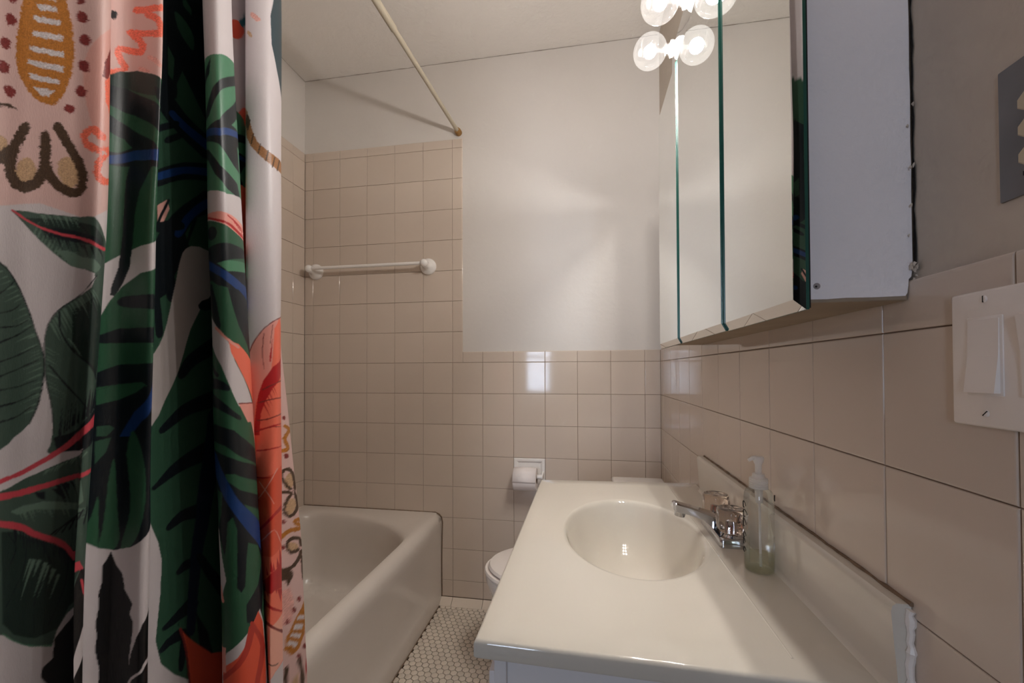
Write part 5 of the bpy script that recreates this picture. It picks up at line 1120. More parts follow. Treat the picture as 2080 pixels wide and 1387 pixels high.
Ah 4.91 0.975 5.05 0.974 6.28 0.96
Ah 3.97 0.926 4.02 0.925 3.82 0.902
Ah 4.03 0.925 4.11 0.923 3.77 0.883
Ah 4.13 0.923 4.21 0.921 4.05 0.904
Ah 4.25 0.918 4.33 0.916 4.04 0.88
Ah 4.33 0.914 4.39 0.913 4.13 0.88
Ah 4.4 0.909 4.49 0.906 4.32 0.889
Ah 4.51 0.901 4.57 0.899 4.35 0.873
Ah 4.3 1.023 4.36 1.022 4.25 1.017
Ah 4.34 1.024 4.38 1.023 4.26 1.016
Ah 4.38 1.024 4.43 1.024 4.34 1.02
Ah 4.44 1.025 4.47 1.024 4.37 1.018
Ah 4.54 1.027 4.58 1.026 4.43 1.018
Ah 4.61 1.028 4.64 1.027 4.5 1.019
Ah 4.64 1.028 4.7 1.028 4.55 1.021
Ah 4.75 1.03 4.8 1.029 4.7 1.026
Ah 4.92 1.033 4.98 1.032 4.81 1.026
Ah 5.02 1.034 5.12 1.033 4.86 1.025
Ah 5.64 1.038 6.08 1.038 5.29 1.032
Ah 6.29 1.041 6.46 1.04 5.69 1.031
AX 4.08 0.999 4.29 0.998 4.29 0.988 4.15 0.992
AX 4.41 1 4.64 0.998 4.73 0.985 4.52 0.993
AX 3.61 0.963 3.67 0.962 3.66 0.945
AX 3.62 0.962 3.71 0.961 3.68 0.944
AX 3.75 0.96 3.81 0.958 3.79 0.946
AX 3.82 0.958 3.88 0.957 3.87 0.934
AX 3.89 0.956 3.94 0.955 3.93 0.94
AX 3.94 0.955 4.01 0.953 4 0.933
AX 4.01 0.952 4.08 0.951 4.06 0.936
AX 4.09 0.95 4.16 0.948 4.14 0.934
AX 4.17 0.947 4.21 0.946 4.21 0.931
AX 4.22 0.945 4.28 0.944 4.27 0.922
AX 4.28 0.943 4.34 0.942 4.32 0.934
AX 4.36 0.941 4.4 0.94 4.39 0.928
AX 4.42 0.939 4.47 0.937 4.46 0.917
AX 4.46 0.937 4.51 0.936 4.5 0.924
AX 4.52 0.935 4.59 0.933 4.57 0.913
AX 4.58 0.932 4.63 0.931 4.63 0.91
AX 4.62 0.93 4.71 0.928 4.69 0.905
AX 4.68 0.927 4.75 0.926 4.74 0.904
AX 4.71 0.925 4.79 0.924 4.77 0.906
AX 4.74 0.923 4.83 0.922 4.8 0.91
AX 4.79 0.921 4.87 0.92 4.84 0.911
AX 4.82 0.918 4.93 0.917 4.89 0.902
AX 4.87 0.915 5.88 0.919 4.95 0.905
AX 4.93 0.913 5.88 0.917 5.87 0.91
AX 4.49 1.004 4.55 1.003 4.73 0.976
AX 4.49 1.005 4.6 1.002 4.74 0.978
AX 4.59 1.005 4.71 1.003 4.86 0.979
AX 4.67 1.005 4.75 1.004 4.8 0.994
AX 4.67 1.006 4.82 1.003 4.83 0.995
AX 4.83 1.006 4.93 1.005 5.2 0.985
AX 3.49 0.958 3.54 0.954 3.6 0.949 3.65 0.945 3.66 0.941 3.64 0.936 3.58 0.931 3.52 0.925 3.46 0.92 3.46 0.92 3.47 0.92 3.53 0.925 3.6 0.93 3.66 0.935 3.69 0.94 3.67 0.945 3.62 0.95 3.56 0.954 3.52 0.959 3.5 0.959 3.5 0.959 3.49 0.959
AX 3.92 0.948 3.91 0.94 3.9 0.932 3.88 0.924 3.84 0.916 3.76 0.907 3.64 0.898 3.53 0.889 3.42 0.881 3.43 0.88 3.44 0.88 3.54 0.889 3.66 0.898 3.77 0.907 3.86 0.916 3.9 0.924 3.92 0.932 3.93 0.94 3.94 0.948 3.94 0.949 3.93 0.949 3.92 0.949
AX 4.28 0.933 4.31 0.927 4.34 0.921 4.36 0.915 4.35 0.909 4.3 0.902 4.22 0.895 4.13 0.887 4.07 0.88 4.05 0.871 4.04 0.862 4.04 0.852 4.04 0.843 4.04 0.842 4.05 0.843 4.05 0.852 4.05 0.861 4.06 0.871 4.09 0.879 4.15 0.887 4.24 0.894 4.32 0.901 4.37 0.908 4.38 0.915 4.36 0.921 4.33 0.927 4.3 0.933 4.3 0.933 4.29 0.934 4.28 0.933
AX 4.76 0.912 4.73 0.904 4.7 0.895 4.67 0.887 4.62 0.879 4.56 0.871 4.48 0.862 4.4 0.854 4.32 0.846 4.32 0.845 4.33 0.845 4.41 0.853 4.49 0.862 4.57 0.87 4.64 0.878 4.7 0.887 4.73 0.895 4.76 0.903 4.79 0.912 4.79 0.912 4.78 0.913 4.77 0.913
AX 4.34 0.944 4.41 0.947 4.48 0.949 4.55 0.952 4.65 0.954 4.77 0.956 4.95 0.959 6.17 0.965 6.68 0.965 6.69 0.965 6.64 0.966 6.12 0.966 4.94 0.96 4.76 0.958 4.63 0.955 4.54 0.953 4.46 0.951 4.39 0.948 4.32 0.946 4.31 0.945 4.32 0.945 4.32 0.944
AX 4.48 0.946 4.54 0.949 4.61 0.952 4.68 0.955 4.77 0.957 4.89 0.96 5.08 0.962 6.28 0.967 6.67 0.966 6.68 0.967 6.63 0.967 6.24 0.968 5.05 0.963 4.87 0.961 4.75 0.959 4.66 0.956 4.59 0.953 4.52 0.95 4.46 0.947 4.45 0.946 4.46 0.946 4.46 0.946
AX 4.64 0.947 4.7 0.951 4.76 0.955 4.83 0.958 4.92 0.961 5.04 0.963 6.07 0.968 6.37 0.968 6.66 0.968 6.67 0.968 6.62 0.969 6.34 0.969 5.33 0.967 5.02 0.964 4.89 0.962 4.8 0.959 4.73 0.956 4.67 0.952 4.61 0.949 4.6 0.948 4.61 0.947 4.62 0.947
AX 4.82 0.949 4.89 0.953 4.96 0.958 5.05 0.962 5.68 0.968 6.13 0.97 6.3 0.97 6.47 0.97 6.64 0.969 6.67 0.97 6.62 0.97 6.44 0.971 6.27 0.972 6.06 0.972 5.11 0.966 5 0.963 4.91 0.959 4.84 0.954 4.78 0.95 4.78 0.949 4.79 0.949 4.8 0.948
AX 5.71 0.955 5.49 0.958 6.22 0.965 6.32 0.969 6.41 0.971 6.46 0.972 6.49 0.972 6.54 0.971 6.62 0.971 6.66 0.971 6.63 0.971 6.57 0.972 6.5 0.973 6.4 0.974 6.31 0.973 6.2 0.97 6.07 0.966 5.13 0.957 5.03 0.952 5.04 0.951 5.05 0.95 5.08 0.95
AX 6.62 0.955 6.69 0.96 6.78 0.965 6.87 0.969 6.93 0.972 6.82 0.974 6.68 0.975 6.63 0.974 6.58 0.973 6.6 0.972 6.65 0.972 6.71 0.972 6.79 0.973 6.77 0.974 6.73 0.974 6.69 0.971 6.62 0.966 6.54 0.961 6.47 0.957 6.5 0.955 6.54 0.955 6.57 0.955
Ag 3.35 0.853 3.4 0.85 3.45 0.847 3.51 0.844 3.58 0.841 3.67 0.838 3.76 0.835 3.87 0.832 3.97 0.829 4.07 0.827 4.17 0.825 4.28 0.822 4.39 0.82 4.4 0.82 4.4 0.821 4.4 0.821 4.39 0.822 4.28 0.824 4.17 0.826 4.07 0.828 3.97 0.831 3.87 0.833 3.77 0.836 3.68 0.839 3.59 0.842 3.52 0.845 3.47 0.848 3.42 0.851 3.37 0.853 3.36 0.854 3.35 0.854 3.35 0.853
AS 2.76 1.004 3.02 1.008 3.12 1.01 3.25 1.012 3.38 1.014 3.5 1.016 3.62 1.018 3.75 1.019 3.87 1.021 4 1.024 4.12 1.027 4.24 1.03 4.36 1.033 4.48 1.036 4.61 1.04 4.74 1.043 4.9 1.047 5.11 1.052 5.68 1.058 6.23 1.063 6.57 1.067 7.01 1.069 7.08 1.073 7.14 1.076 7.2 1.079 7.21 1.083 7.17 1.085 7.12 1.086 7.02 1.084 6.73 1.082 6.54 1.079 6.36 1.076 6.13 1.073 5.68 1.069 5.17 1.063 4.95 1.058 4.8 1.053 4.67 1.049 4.54 1.045 4.42 1.042 4.31 1.038 4.19 1.035 4.08 1.032 3.96 1.029 3.83 1.026 3.7 1.024 3.59 1.022 3.47 1.021 3.35 1.019 3.22 1.016 3.11 1.014 3.01 1.012 2.71 1.008 2.67 1.006 2.67 1.005 2.69 1.005
AS 2.75 0.997 3.02 0.998 3.12 0.997 3.24 0.997 3.37 0.996 3.5 0.996 3.63 0.997 3.76 0.997 3.91 0.998 4.05 0.999 4.2 1.001 4.36 1.002 4.54 1.004 4.76 1.006 5.16 1.009 6.65 1.013 7.27 1.015 7.31 1.016 7.31 1.018 7.29 1.018 7.22 1.019 6.5 1.018 5.08 1.014 4.73 1.012 4.51 1.01 4.33 1.008 4.17 1.007 4.02 1.006 3.88 1.005 3.73 1.004 3.6 1.004 3.48 1.004 3.35 1.004 3.23 1.004 3.11 1.005 3.01 1.006 2.72 1.005 2.61 1.003 2.6 1.001 2.63 0.999
AS 2.72 0.977 3.01 0.976 3.12 0.972 3.23 0.969 3.36 0.967 3.47 0.965 3.56 0.963 3.65 0.962 3.74 0.96 3.84 0.958 3.93 0.954 4.03 0.95 4.13 0.947 4.24 0.943 4.36 0.939 4.47 0.936 4.56 0.932 4.64 0.929 4.71 0.925 4.78 0.92 4.85 0.916 4.92 0.912 5.91 0.914 5.22 0.905 6.38 0.905 6.56 0.902 6.67 0.901 6.76 0.9 6.76 0.903 6.57 0.909 6.42 0.915 5.31 0.916 5.59 0.923 4.91 0.923 4.83 0.928 4.73 0.933 4.63 0.938 4.51 0.942 4.39 0.946 4.28 0.949 4.17 0.953 4.08 0.956 4 0.96 3.9 0.964 3.79 0.967 3.68 0.969 3.58 0.971 3.48 0.972 3.37 0.974 3.24 0.977 3.12 0.98 3.02 0.984 2.74 0.985 2.62 0.983 2.6 0.981 2.61 0.979
AW 3.44 1.007 3.56 1.009 3.69 1.012 3.83 1.015 3.98 1.018 4.13 1.02 4.31 1.024 4.48 1.027 4.66 1.03 4.81 1.033 4.97 1.036 5.21 1.039 6 1.044 6.01 1.044 5.95 1.045 5.17 1.04 4.95 1.037 4.8 1.034 4.64 1.031 4.47 1.028 4.3 1.025 4.12 1.022 3.96 1.019 3.81 1.016 3.67 1.014 3.54 1.011 3.42 1.009 3.41 1.008 3.42 1.008 3.42 1.007
AZ 6.55 0.904 5.62 0.876 4.67 0.839 4.45 0.828 4.4 0.806 4.2 0.8 4.18 0.79 4.33 0.776 4.29 0.754 8.17 0.738 8.06 0.89
AW 6.85 0.832 5.93 0.804 5.95 0.784 6.53 0.792 6.93 0.798 8.14 0.814 8.12 0.836
AS 6.54 0.892 6.81 0.873 6.98 0.869 7.02 0.869 7.04 0.869 7.06 0.871 6.79 0.889 6.69 0.891 6.63 0.892 6.57 0.893
BP 6.71 1.841 10.78 1.901 10.95 1.57 6.81 1.538
B~K 9.24 1.68 10.25 1.691 10.65 1.697 10.66 1.7 10.63 1.703 10.16 1.701 9.21 1.691 9.12 1.687 9.12 1.684 9.14 1.681
B~K 9.52 1.675 9.6 1.674 9.69 1.673 9.76 1.671 9.81 1.67 9.84 1.668 9.87 1.664 9.9 1.66 9.93 1.655 10.08 1.653 10.26 1.654 10.58 1.659 10.63 1.664 10.59 1.668 10.56 1.673 10.26 1.676 10.06 1.679 9.9 1.681 9.77 1.683 9.68 1.684 9.59 1.686 9.49 1.685 9.46 1.682 9.45 1.679
B~K 9.03 1.643 10.08 1.647 10.57 1.654 10.6 1.657 10.57 1.659 10.1 1.658 9.05 1.654 8.93 1.65 8.91 1.647 8.93 1.645
B~K 8.97 1.643 9.09 1.64 9.21 1.636 9.29 1.633 9.33 1.63 9.34 1.628 9.34 1.626 9.33 1.625 9.32 1.625 9.22 1.625 9.03 1.625 8.81 1.623 8.61 1.619 8.47 1.609 8.49 1.603 8.54 1.599 8.59 1.595 8.66 1.592 8.74 1.59 8.78 1.588 8.79 1.59 8.76 1.589 8.63 1.585 8.46 1.579 8.27 1.573 8.13 1.566 8.12 1.563 8.18 1.562 8.34 1.565 8.52 1.571 8.69 1.576 8.85 1.581 9 1.588 9.02 1.596 8.94 1.6 8.86 1.602 8.82 1.605 8.78 1.608 8.74 1.611 8.73 1.613 8.69 1.611 8.77 1.612 8.97 1.614 9.18 1.614 9.34 1.614 9.46 1.617 9.53 1.623 9.54 1.629 9.51 1.635 9.44 1.641 9.34 1.645 9.23 1.649 9.13 1.653 9.02 1.653 8.96 1.65 8.93 1.647
B~X 8.57 1.665 8.55 1.662 8.51 1.658 8.45 1.655 8.38 1.653 8.32 1.652 8.27 1.653 8.25 1.655 8.26 1.659 8.31 1.663 8.38 1.666 8.45 1.668 8.51 1.669 8.55 1.668
B~Q 9.6 1.61 10.01 1.599 10.19 1.599 10.98 1.61 10.43 1.604 10.26 1.606 9.68 1.616 9.61 1.616 9.59 1.615 9.57 1.613
B~Q 9.36 1.591 9.59 1.588 9.65 1.589 9.67 1.59 9.67 1.592 9.62 1.594 9.39 1.597 9.33 1.597 9.32 1.595 9.32 1.593
BG 6.79 1.553 8.35 1.567 8.71 1.581 9.3 1.59 10.16 1.583 11.3 1.578 11.96 1.347 10.87 1.332 9.59 1.32 8.96 1.307 8.32 1.288 7.22 1.278
Bd 6.79 1.553 8.35 1.567 8.71 1.581 9.3 1.59 10.16 1.583 10.98 1.553 9.64 1.553 8.99 1.56 8.33 1.551
BX 6.81 1.538 8.36 1.552 8.99 1.56 9.59 1.548 10.64 1.531 11.02 1.531 11.09 1.488 10.08 1.501 9.26 1.52 8.64 1.522 8.36 1.521 6.83 1.517
BX 6.86 1.488 8.41 1.507 9.05 1.502 9.54 1.489 10.29 1.473 11.25 1.467 11.34 1.446 9.9 1.441 9.52 1.404 9.39 1.371 9.34 1.327 9.26 1.288 9.07 1.266 8.78 1.244 8.6 1.245 8.64 1.258 8.85 1.286 8.95 1.329 8.99 1.377 9.03 1.416 9.16 1.44 6.91 1.421 6.9 1.438 8.7 1.456 9.25 1.469 8.94 1.48 8.4 1.481
BX 9.83 1.567 10.22 1.565 10.95 1.515 10.64 1.531 9.98 1.549
BU 6.9 1.438 8.39 1.447 9.3 1.465 10.66 1.472 11.24 1.471 11.3 1.454 10.27 1.452 9.32 1.45 8.36 1.434 6.91 1.427
BG 7.15 1.161 8.32 1.216 8.61 1.237 9.02 1.259 9.62 1.28 10.92 1.291 11.74 1.296 11.77 0.99 7.63 1.003
BX 8.85 1.236 8.9 1.24 9.04 1.244 9.21 1.246 9.47 1.247 10.34 1.25 11.63 1.25 11.85 1.24 11.63 1.23 10.38 1.227 9.49 1.228 9.22 1.229 9.05 1.23 8.91 1.232
BX 7.08 1.184 8.31 1.187 8.97 1.198 11.62 1.204 11.59 1.179 8.99 1.177 7.12 1.172
BX 7.24 1.133 8.28 1.135 9.04 1.146 11.54 1.151 11.5 1.121 9.85 1.116 9.93 1.113 9.4 1.099 8.31 1.089 7.38 1.085 7.29 1.115 8.33 1.111 9.08 1.118 8.25 1.114
BX 7.36 1.092 8.3 1.09 9.11 1.097 9.63 1.106 10.29 1.126 11.62 1.138 12.02 0.819 7.98 0.852
BG 8.26 1.11 9.08 1.118 9.73 1.121 9.89 1.117 9.58 1.106 9.11 1.096 8.3 1.09
BD 8.36 1.061 8.82 1.061 9 1.056 8.73 1.046 8.39 1.048
BU 10.68 1.126 10.33 1.113 9.56 1.079 9.17 1.044 9.45 1.044 9.78 1.065 10.32 1.081 11.16 1.101
BG 9.48 1.05 9.55 1.052 9.64 1.045 9.79 1.028 9.95 1.005 10.08 0.979 10.11 0.953 10 0.931 9.86 0.912 9.72 0.9 9.58 0.892 9.41 0.888 9.29 0.889 9.32 0.899 9.4 0.913 9.48 0.926 9.53 0.941 9.53 0.96 9.49 0.98 9.43 1 9.38 1.019 9.42 1.037
BG 8.96 1.012 9.02 1.014 9.07 1.004 9.12 0.975 9.17 0.942 9.23 0.919 9.25 0.903 9.18 0.893 9.04 0.888 8.81 0.888 8.62 0.893 8.63 0.903 8.71 0.918 8.76 0.937 8.8 0.957 8.82 0.97 8.84 0.982 8.9 0.999
BG 8.53 0.966 8.59 0.959 8.62 0.897 8.15 0.912 8.12 0.926 8.37 0.942
BD 8.33 1.041 8.89 1.044 8.73 1.024 8.39 1.011
BW 7.63 0.919 8.27 0.909 8.65 0.896 9.1 0.888 9.58 0.891 10.05 0.901 11.01 0.915 11.5 0.926 11.65 0.633 7.82 0.685
BZ 9 0.888 8.88 0.878 8.77 0.872 8.76 0.85 8.67 0.834 8.7 0.819 8.62 0.799 8.65 0.781 8.62 0.762 8.74 0.735 8.69 0.712 8.64 0.664 9.78 0.653 9.59 0.706 9.64 0.752 9.7 0.772 9.73 0.79 9.61 0.802 9.69 0.815 9.44 0.835 9.41 0.847 9.35 0.857 9.18 0.868
BZ 11.56 0.815 10.86 0.795 10.14 0.785 9.85 0.77 9.66 0.748 9.6 0.73 9.43 0.652 11.65 0.633 11.6 0.763
BW 11.02 0.729 10.71 0.732 10.5 0.733 10.36 0.732 10.26 0.731 10.19 0.729 10.15 0.727 10.11 0.726 10.05 0.725 9.96 0.723 9.86 0.722 9.76 0.72 9.69 0.718 9.64 0.715 9.61 0.713 9.59 0.711 9.56 0.708 9.56 0.707 9.57 0.707 9.59 0.706 9.61 0.707 9.64 0.709 9.66 0.711 9.7 0.714 9.74 0.715 9.81 0.717 9.9 0.719 10.03 0.72 10.15 0.721 10.25 0.723 10.32 0.724 10.38 0.725 10.46 0.726 10.62 0.726 10.94 0.723 11.06 0.724 11.12 0.727 11.12 0.729 11.1 0.73 11.07 0.73
CD 11.38 1.96 15.08 2.098 14.27 0.2 12.15 0.342
CX 12.19 1.852 13.88 1.956 13.75 1.597 13.5 1.626 13.33 1.65 13.08 1.672 12.85 1.646 12.81 1.619 12.32 1.586
CD 12.71 1.77 12.74 1.775 12.83 1.776 12.98 1.776 13.13 1.774 13.26 1.769 13.35 1.761 13.37 1.746 13.34 1.733 13.26 1.732 13.13 1.735 12.98 1.74 12.83 1.748 12.75 1.76
CD 12.95 1.821 13.3 1.81 13.3 1.797 13.02 1.799
CD 12.8 1.643 12.99 1.677 13.33 1.65 13.66 1.62 13.66 1.58 13.19 1.598 12.92 1.605
CD 12.5 1.7 12.73 1.687 12.69 1.645 12.52 1.649
CX 11.84 1.589 12.04 1.577 12.27 1.574 12.46 1.568 12.66 1.562 12.89 1.556 13.14 1.551 13.36 1.547 13.58 1.541 13.93 1.546 14.11 1.552 14.19 1.56 14.11 1.578 13.76 1.589 13.5 1.593 13.29 1.597 13.1 1.601 12.92 1.607 12.76 1.613 12.61 1.619 12.45 1.625 12.11 1.618 11.9 1.611 11.79 1.605
CU 12.59 1.578 12.72 1.575 12.85 1.572 12.98 1.569 13.13 1.567 13.26 1.565 13.4 1.563 13.55 1.561 13.71 1.559 13.88 1.562 13.98 1.566 14.02 1.57 13.95 1.577 13.71 1.58 13.54 1.582 13.4 1.583 13.27 1.584 13.14 1.585 13 1.587 12.86 1.589 12.73 1.592 12.63 1.589 12.59 1.586 12.56 1.582
CX 12.21 1.533 12.83 1.566 12.9 1.574 12.9 1.577 12.87 1.578 12.77 1.576 12.12 1.541 11.99 1.533 11.99 1.53 12.05 1.529
CX 12.57 1.527 13.03 1.555 13.09 1.562 13.09 1.565 13.06 1.566 12.95 1.563 12.49 1.535 12.43 1.528 12.44 1.525 12.47 1.524
CX 12.14 1.437 12.41 1.448 12.63 1.46 12.84 1.47 13.04 1.478 13.22 1.485 13.41 1.492 13.62 1.498 13.92 1.504 14.22 1.512 14.27 1.52 14.25 1.528 14.02 1.538 13.68 1.533 13.45 1.526 13.23 1.517 12.98 1.507 12.72 1.495 12.48 1.483 12.23 1.47 11.91 1.46 11.73 1.45 11.74 1.442 11.82 1.436
CU 12.06 1.445 12.36 1.457 12.59 1.468 12.8 1.478 13.02 1.488 13.22 1.495 13.42 1.502 13.64 1.508 13.94 1.513 14.09 1.517 14.11 1.52 14.1 1.524 14 1.528 13.67 1.524 13.44 1.517 13.23 1.509 13 1.5 12.75 1.49 12.53 1.479 12.29 1.467 11.96 1.456 11.88 1.451 11.88 1.448 11.92 1.445
CX 12.53 1.265 12.63 1.28 12.73 1.296 12.83 1.311 12.94 1.326 13.06 1.342 13.15 1.357 13.24 1.37 13.33 1.381 13.46 1.393 13.65 1.407 13.99 1.422 14.26 1.433 14.5 1.461 14.41 1.477 14.21 1.488 13.6 1.478 13.39 1.46 13.17 1.442 12.91 1.423 12.68 1.404 12.49 1.384 12.34 1.366 12.22 1.35 12.06 1.334 11.91 1.32 11.8 1.307 11.69 1.293 11.59 1.28 11.64 1.254 11.83 1.245 12.13 1.244
CU 12.97 1.375 13.07 1.386 13.15 1.397 13.23 1.407 13.33 1.418 13.45 1.429 13.59 1.44 13.79 1.452 14.05 1.462 14.11 1.47 14.09 1.474 14.04 1.477 13.84 1.474 13.63 1.462 13.46 1.45 13.31 1.437 13.18 1.424 13.05 1.412 12.95 1.4 12.86 1.389 12.77 1.379 12.76 1.371 12.8 1.369 12.86 1.369
CQ 12.26 1.41 12.55 1.428 12.62 1.414 12.46 1.386 12.28 1.379
CX 12.56 1.428 12.52 1.422 12.48 1.416 12.44 1.409 12.39 1.403 12.35 1.397 12.31 1.391 12.28 1.385 12.23 1.379 12.24 1.377 12.26 1.377 12.29 1.377 12.32 1.379 12.36 1.385 12.39 1.391 12.43 1.397 12.47 1.403 12.51 1.409 12.55 1.415 12.59 1.422 12.63 1.428 12.63 1.43 12.61 1.431 12.59 1.431
CX 12.32 1.366 12.41 1.369 12.5 1.373 12.58 1.376 12.64 1.378 12.7 1.379 12.76 1.38 12.83 1.381 12.9 1.383 13.04 1.389 13.06 1.394 13.05 1.398 12.93 1.401 12.86 1.399 12.79 1.398 12.71 1.397 12.62 1.394 12.52 1.391 12.43 1.387 12.34 1.384 12.24 1.38 12.1 1.372 12.1 1.367 12.15 1.365
CD 13.07 1.381 13.34 1.418 13.94 1.449 13.91 1.363 13.46 1.364 13.16 1.362
CX 13.29 1.414 13.09 1.364 13.1 1.363 13.11 1.363 13.12 1.363 13.14 1.364 13.39 1.415 13.38 1.419 13.36 1.419 13.33 1.418
CX 12.08 1.258 12.12 1.25 12.15 1.242 12.18 1.234 12.2 1.226 12.21 1.219 12.22 1.211 12.23 1.204 12.24 1.196 12.31 1.191 12.37 1.191 12.42 1.192 12.46 1.198 12.46 1.206 12.45 1.214 12.44 1.221 12.43 1.23 12.41 1.238 12.39 1.246 12.37 1.255 12.35 1.263 12.28 1.267 12.21 1.267 12.14 1.265
CX 12.43 1.301 12.46 1.296 12.48 1.29 12.51 1.285 12.53 1.28 12.53 1.276 12.54 1.271 12.54 1.266 12.55 1.261 12.62 1.255 12.69 1.255 12.76 1.257 12.82 1.266 12.82 1.271 12.82 1.276 12.81 1.282 12.8 1.288 12.78 1.293 12.76 1.299 12.73 1.305 12.71 1.31 12.61 1.315 12.53 1.314 12.47 1.31
Cw 12.89 1.323 12.94 1.335 12.99 1.345 13.07 1.353 13.16 1.359 13.24 1.363 13.34 1.365 13.44 1.367 13.56 1.366 13.72 1.365 13.9 1.356 13.96 1.328 13.86 1.297 13.64 1.273 13.43 1.253 13.3 1.232 13.18 1.212 13.09 1.19 13.01 1.169 12.93 1.151 12.85 1.133 12.72 1.112 12.57 1.091 12.4 1.064 12.22 1.049 12.11 1.06 12.03 1.085 11.96 1.118 11.95 1.149 12.06 1.16 12.22 1.166 12.36 1.179 12.47 1.195 12.56 1.216 12.64 1.24 12.72 1.267 12.8 1.292 12.85 1.31
CX 13.55 1.25 13.92 1.261 14.06 1.27 14.06 1.275 14.01 1.279 13.78 1.279 13.46 1.267 13.37 1.258 13.38 1.253 13.41 1.25
CX 13.05 1.126 13.12 1.132 13.19 1.139 13.25 1.144 13.32 1.149 13.43 1.155 13.58 1.161 13.77 1.169 14.04 1.176 14.15 1.189 14.12 1.197 14.04 1.203 13.72 1.201 13.55 1.192 13.4 1.183 13.26 1.174 13.13 1.165 13.03 1.157 12.96 1.148 12.91 1.141 12.86 1.134 12.86 1.127 12.9 1.124 12.95 1.123
CX 12.54 1.035 12.68 1.041 12.82 1.047 12.96 1.053 13.12 1.058 13.28 1.062 13.45 1.064 13.67 1.067 13.98 1.07 14.14 1.083 14.13 1.091 14.06 1.098 13.75 1.101 13.53 1.095 13.34 1.09 13.16 1.084 12.96 1.077 12.8 1.069 12.67 1.06 12.55 1.052 12.43 1.044 12.41 1.039 12.43 1.036 12.46 1.034
CX 12.3 0.946 12.47 0.951 12.62 0.956 12.78 0.961 12.95 0.965 13.14 0.968 13.33 0.97 13.53 0.972 13.77 0.975 13.98 0.988 13.94 0.997 13.82 1.005 13.56 1.009 13.37 1.003 13.19 0.997 12.99 0.991 12.8 0.984 12.64 0.976 12.51 0.968 12.38 0.959 12.23 0.952 12.22 0.95 12.23 0.948 12.26 0.947
CX 12.67 0.873 12.76 0.875 12.84 0.877 12.92 0.879 13.01 0.879 13.1 0.878 13.19 0.876 13.29 0.874 13.4 0.871 13.51 0.877 13.52 0.884 13.47 0.891 13.32 0.9 13.23 0.899 13.12 0.899 13.01 0.899 12.89 0.898 12.79 0.894 12.71 0.89 12.65 0.886 12.59 0.882 12.57 0.878 12.58 0.875 12.61 0.873
CX 12.88 0.792 12.93 0.793 12.98 0.794 13.02 0.794 13.06 0.794 13.1 0.793 13.15 0.791 13.21 0.788 13.26 0.786 13.35 0.789 13.36 0.794 13.33 0.801 13.21 0.809 13.16 0.81 13.1 0.81 13.03 0.811 12.96 0.81 12.91 0.808 12.87 0.805 12.84 0.803 12.8 0.8 12.79 0.797 12.81 0.795 12.83 0.793
CX 12.56 0.716 12.64 0.716 12.72 0.716 12.8 0.716 12.88 0.717 12.97 0.717 13.07 0.717 13.15 0.717 13.24 0.718 13.28 0.726 13.25 0.732 13.2 0.738 13.07 0.743 12.99 0.74 12.91 0.737 12.84 0.735 12.77 0.732 12.7 0.73 12.64 0.727 12.57 0.725 12.51 0.723 12.5 0.721 12.51 0.719 12.52 0.717
CX 12.51 0.684 12.56 0.684 12.62 0.685 12.67 0.686 12.72 0.685 12.78 0.684 12.85 0.683 12.93 0.681 13.01 0.679 13.08 0.683 13.06 0.689 13.02 0.695 12.89 0.702 12.82 0.702 12.76 0.702 12.69 0.701 12.62 0.7 12.57 0.699 12.52 0.696 12.48 0.694 12.44 0.692 12.43 0.689 12.45 0.687 12.46 0.685
CX 12.95 0.631 12.96 0.635 12.98 0.639 12.99 0.644 13.01 0.649 13.04 0.654 13.06 0.66 13.09 0.667 13.12 0.673 13.08 0.683 13.04 0.687 12.98 0.69 12.91 0.688 12.9 0.68 12.88 0.673 12.87 0.666 12.86 0.659 12.85 0.654 12.85 0.648 12.84 0.643 12.84 0.638 12.86 0.633 12.88 0.631 12.91 0.63
CN 13.6 1.059 13.56 1.041 13.53 1.023 13.49 1.005 13.46 0.988 13.41 0.972 13.37 0.955 13.33 0.939 13.3 0.923 13.27 0.909 13.25 0.895 13.24 0.882 13.22 0.869 13.2 0.857 13.17 0.846 13.15 0.832 13.12 0.813 13.1 0.787 13.07 0.755 13.05 0.722 13.03 0.69 13.07 0.681 13.11 0.678 13.15 0.676 13.2 0.679 13.24 0.711 13.27 0.744 13.31 0.775 13.35 0.801 13.38 0.819 13.42 0.832 13.46 0.843 13.5 0.855 13.53 0.868 13.57 0.881 13.61 0.895 13.65 0.909 13.71 0.924 13.79 0.94 13.88 0.957 14.01 0.975 14.07 0.994 14.13 1.012 14.2 1.031 14.26 1.05 14.16 1.069 14.03 1.074 13.8 1.073
CG 14.02 0.852 13.74 0.841 13.51 0.816 13.54 0.778 13.74 0.754 14.07 0.745
CX 13.25 0.803 13.28 0.795 13.32 0.787 13.36 0.778 13.41 0.767 13.48 0.754 13.57 0.739 13.66 0.723 13.76 0.708 13.98 0.697 14.06 0.699 14.12 0.704 14.1 0.717 13.98 0.728 13.8 0.742 13.69 0.756 13.59 0.769 13.53 0.779 13.47 0.788 13.43 0.796 13.38 0.804 13.31 0.811 13.27 0.811 13.25 0.81
CX 13.23 0.71 13.45 0.663 13.56 0.612 13.3 0.64
CW 11.65 0.901 12.19 0.897 12.4 0.862 12.49 0.829 12.46 0.777 12.36 0.71 12.48 0.668 12.76 0.634 13.12 0.602 13.3 0.542 11.77 0.629
CO 12.89 0.701 13.27 0.652 13.52 0.619 14.08 0.59 14.07 0.459 13.12 0.525 13.1 0.595 13.02 0.659
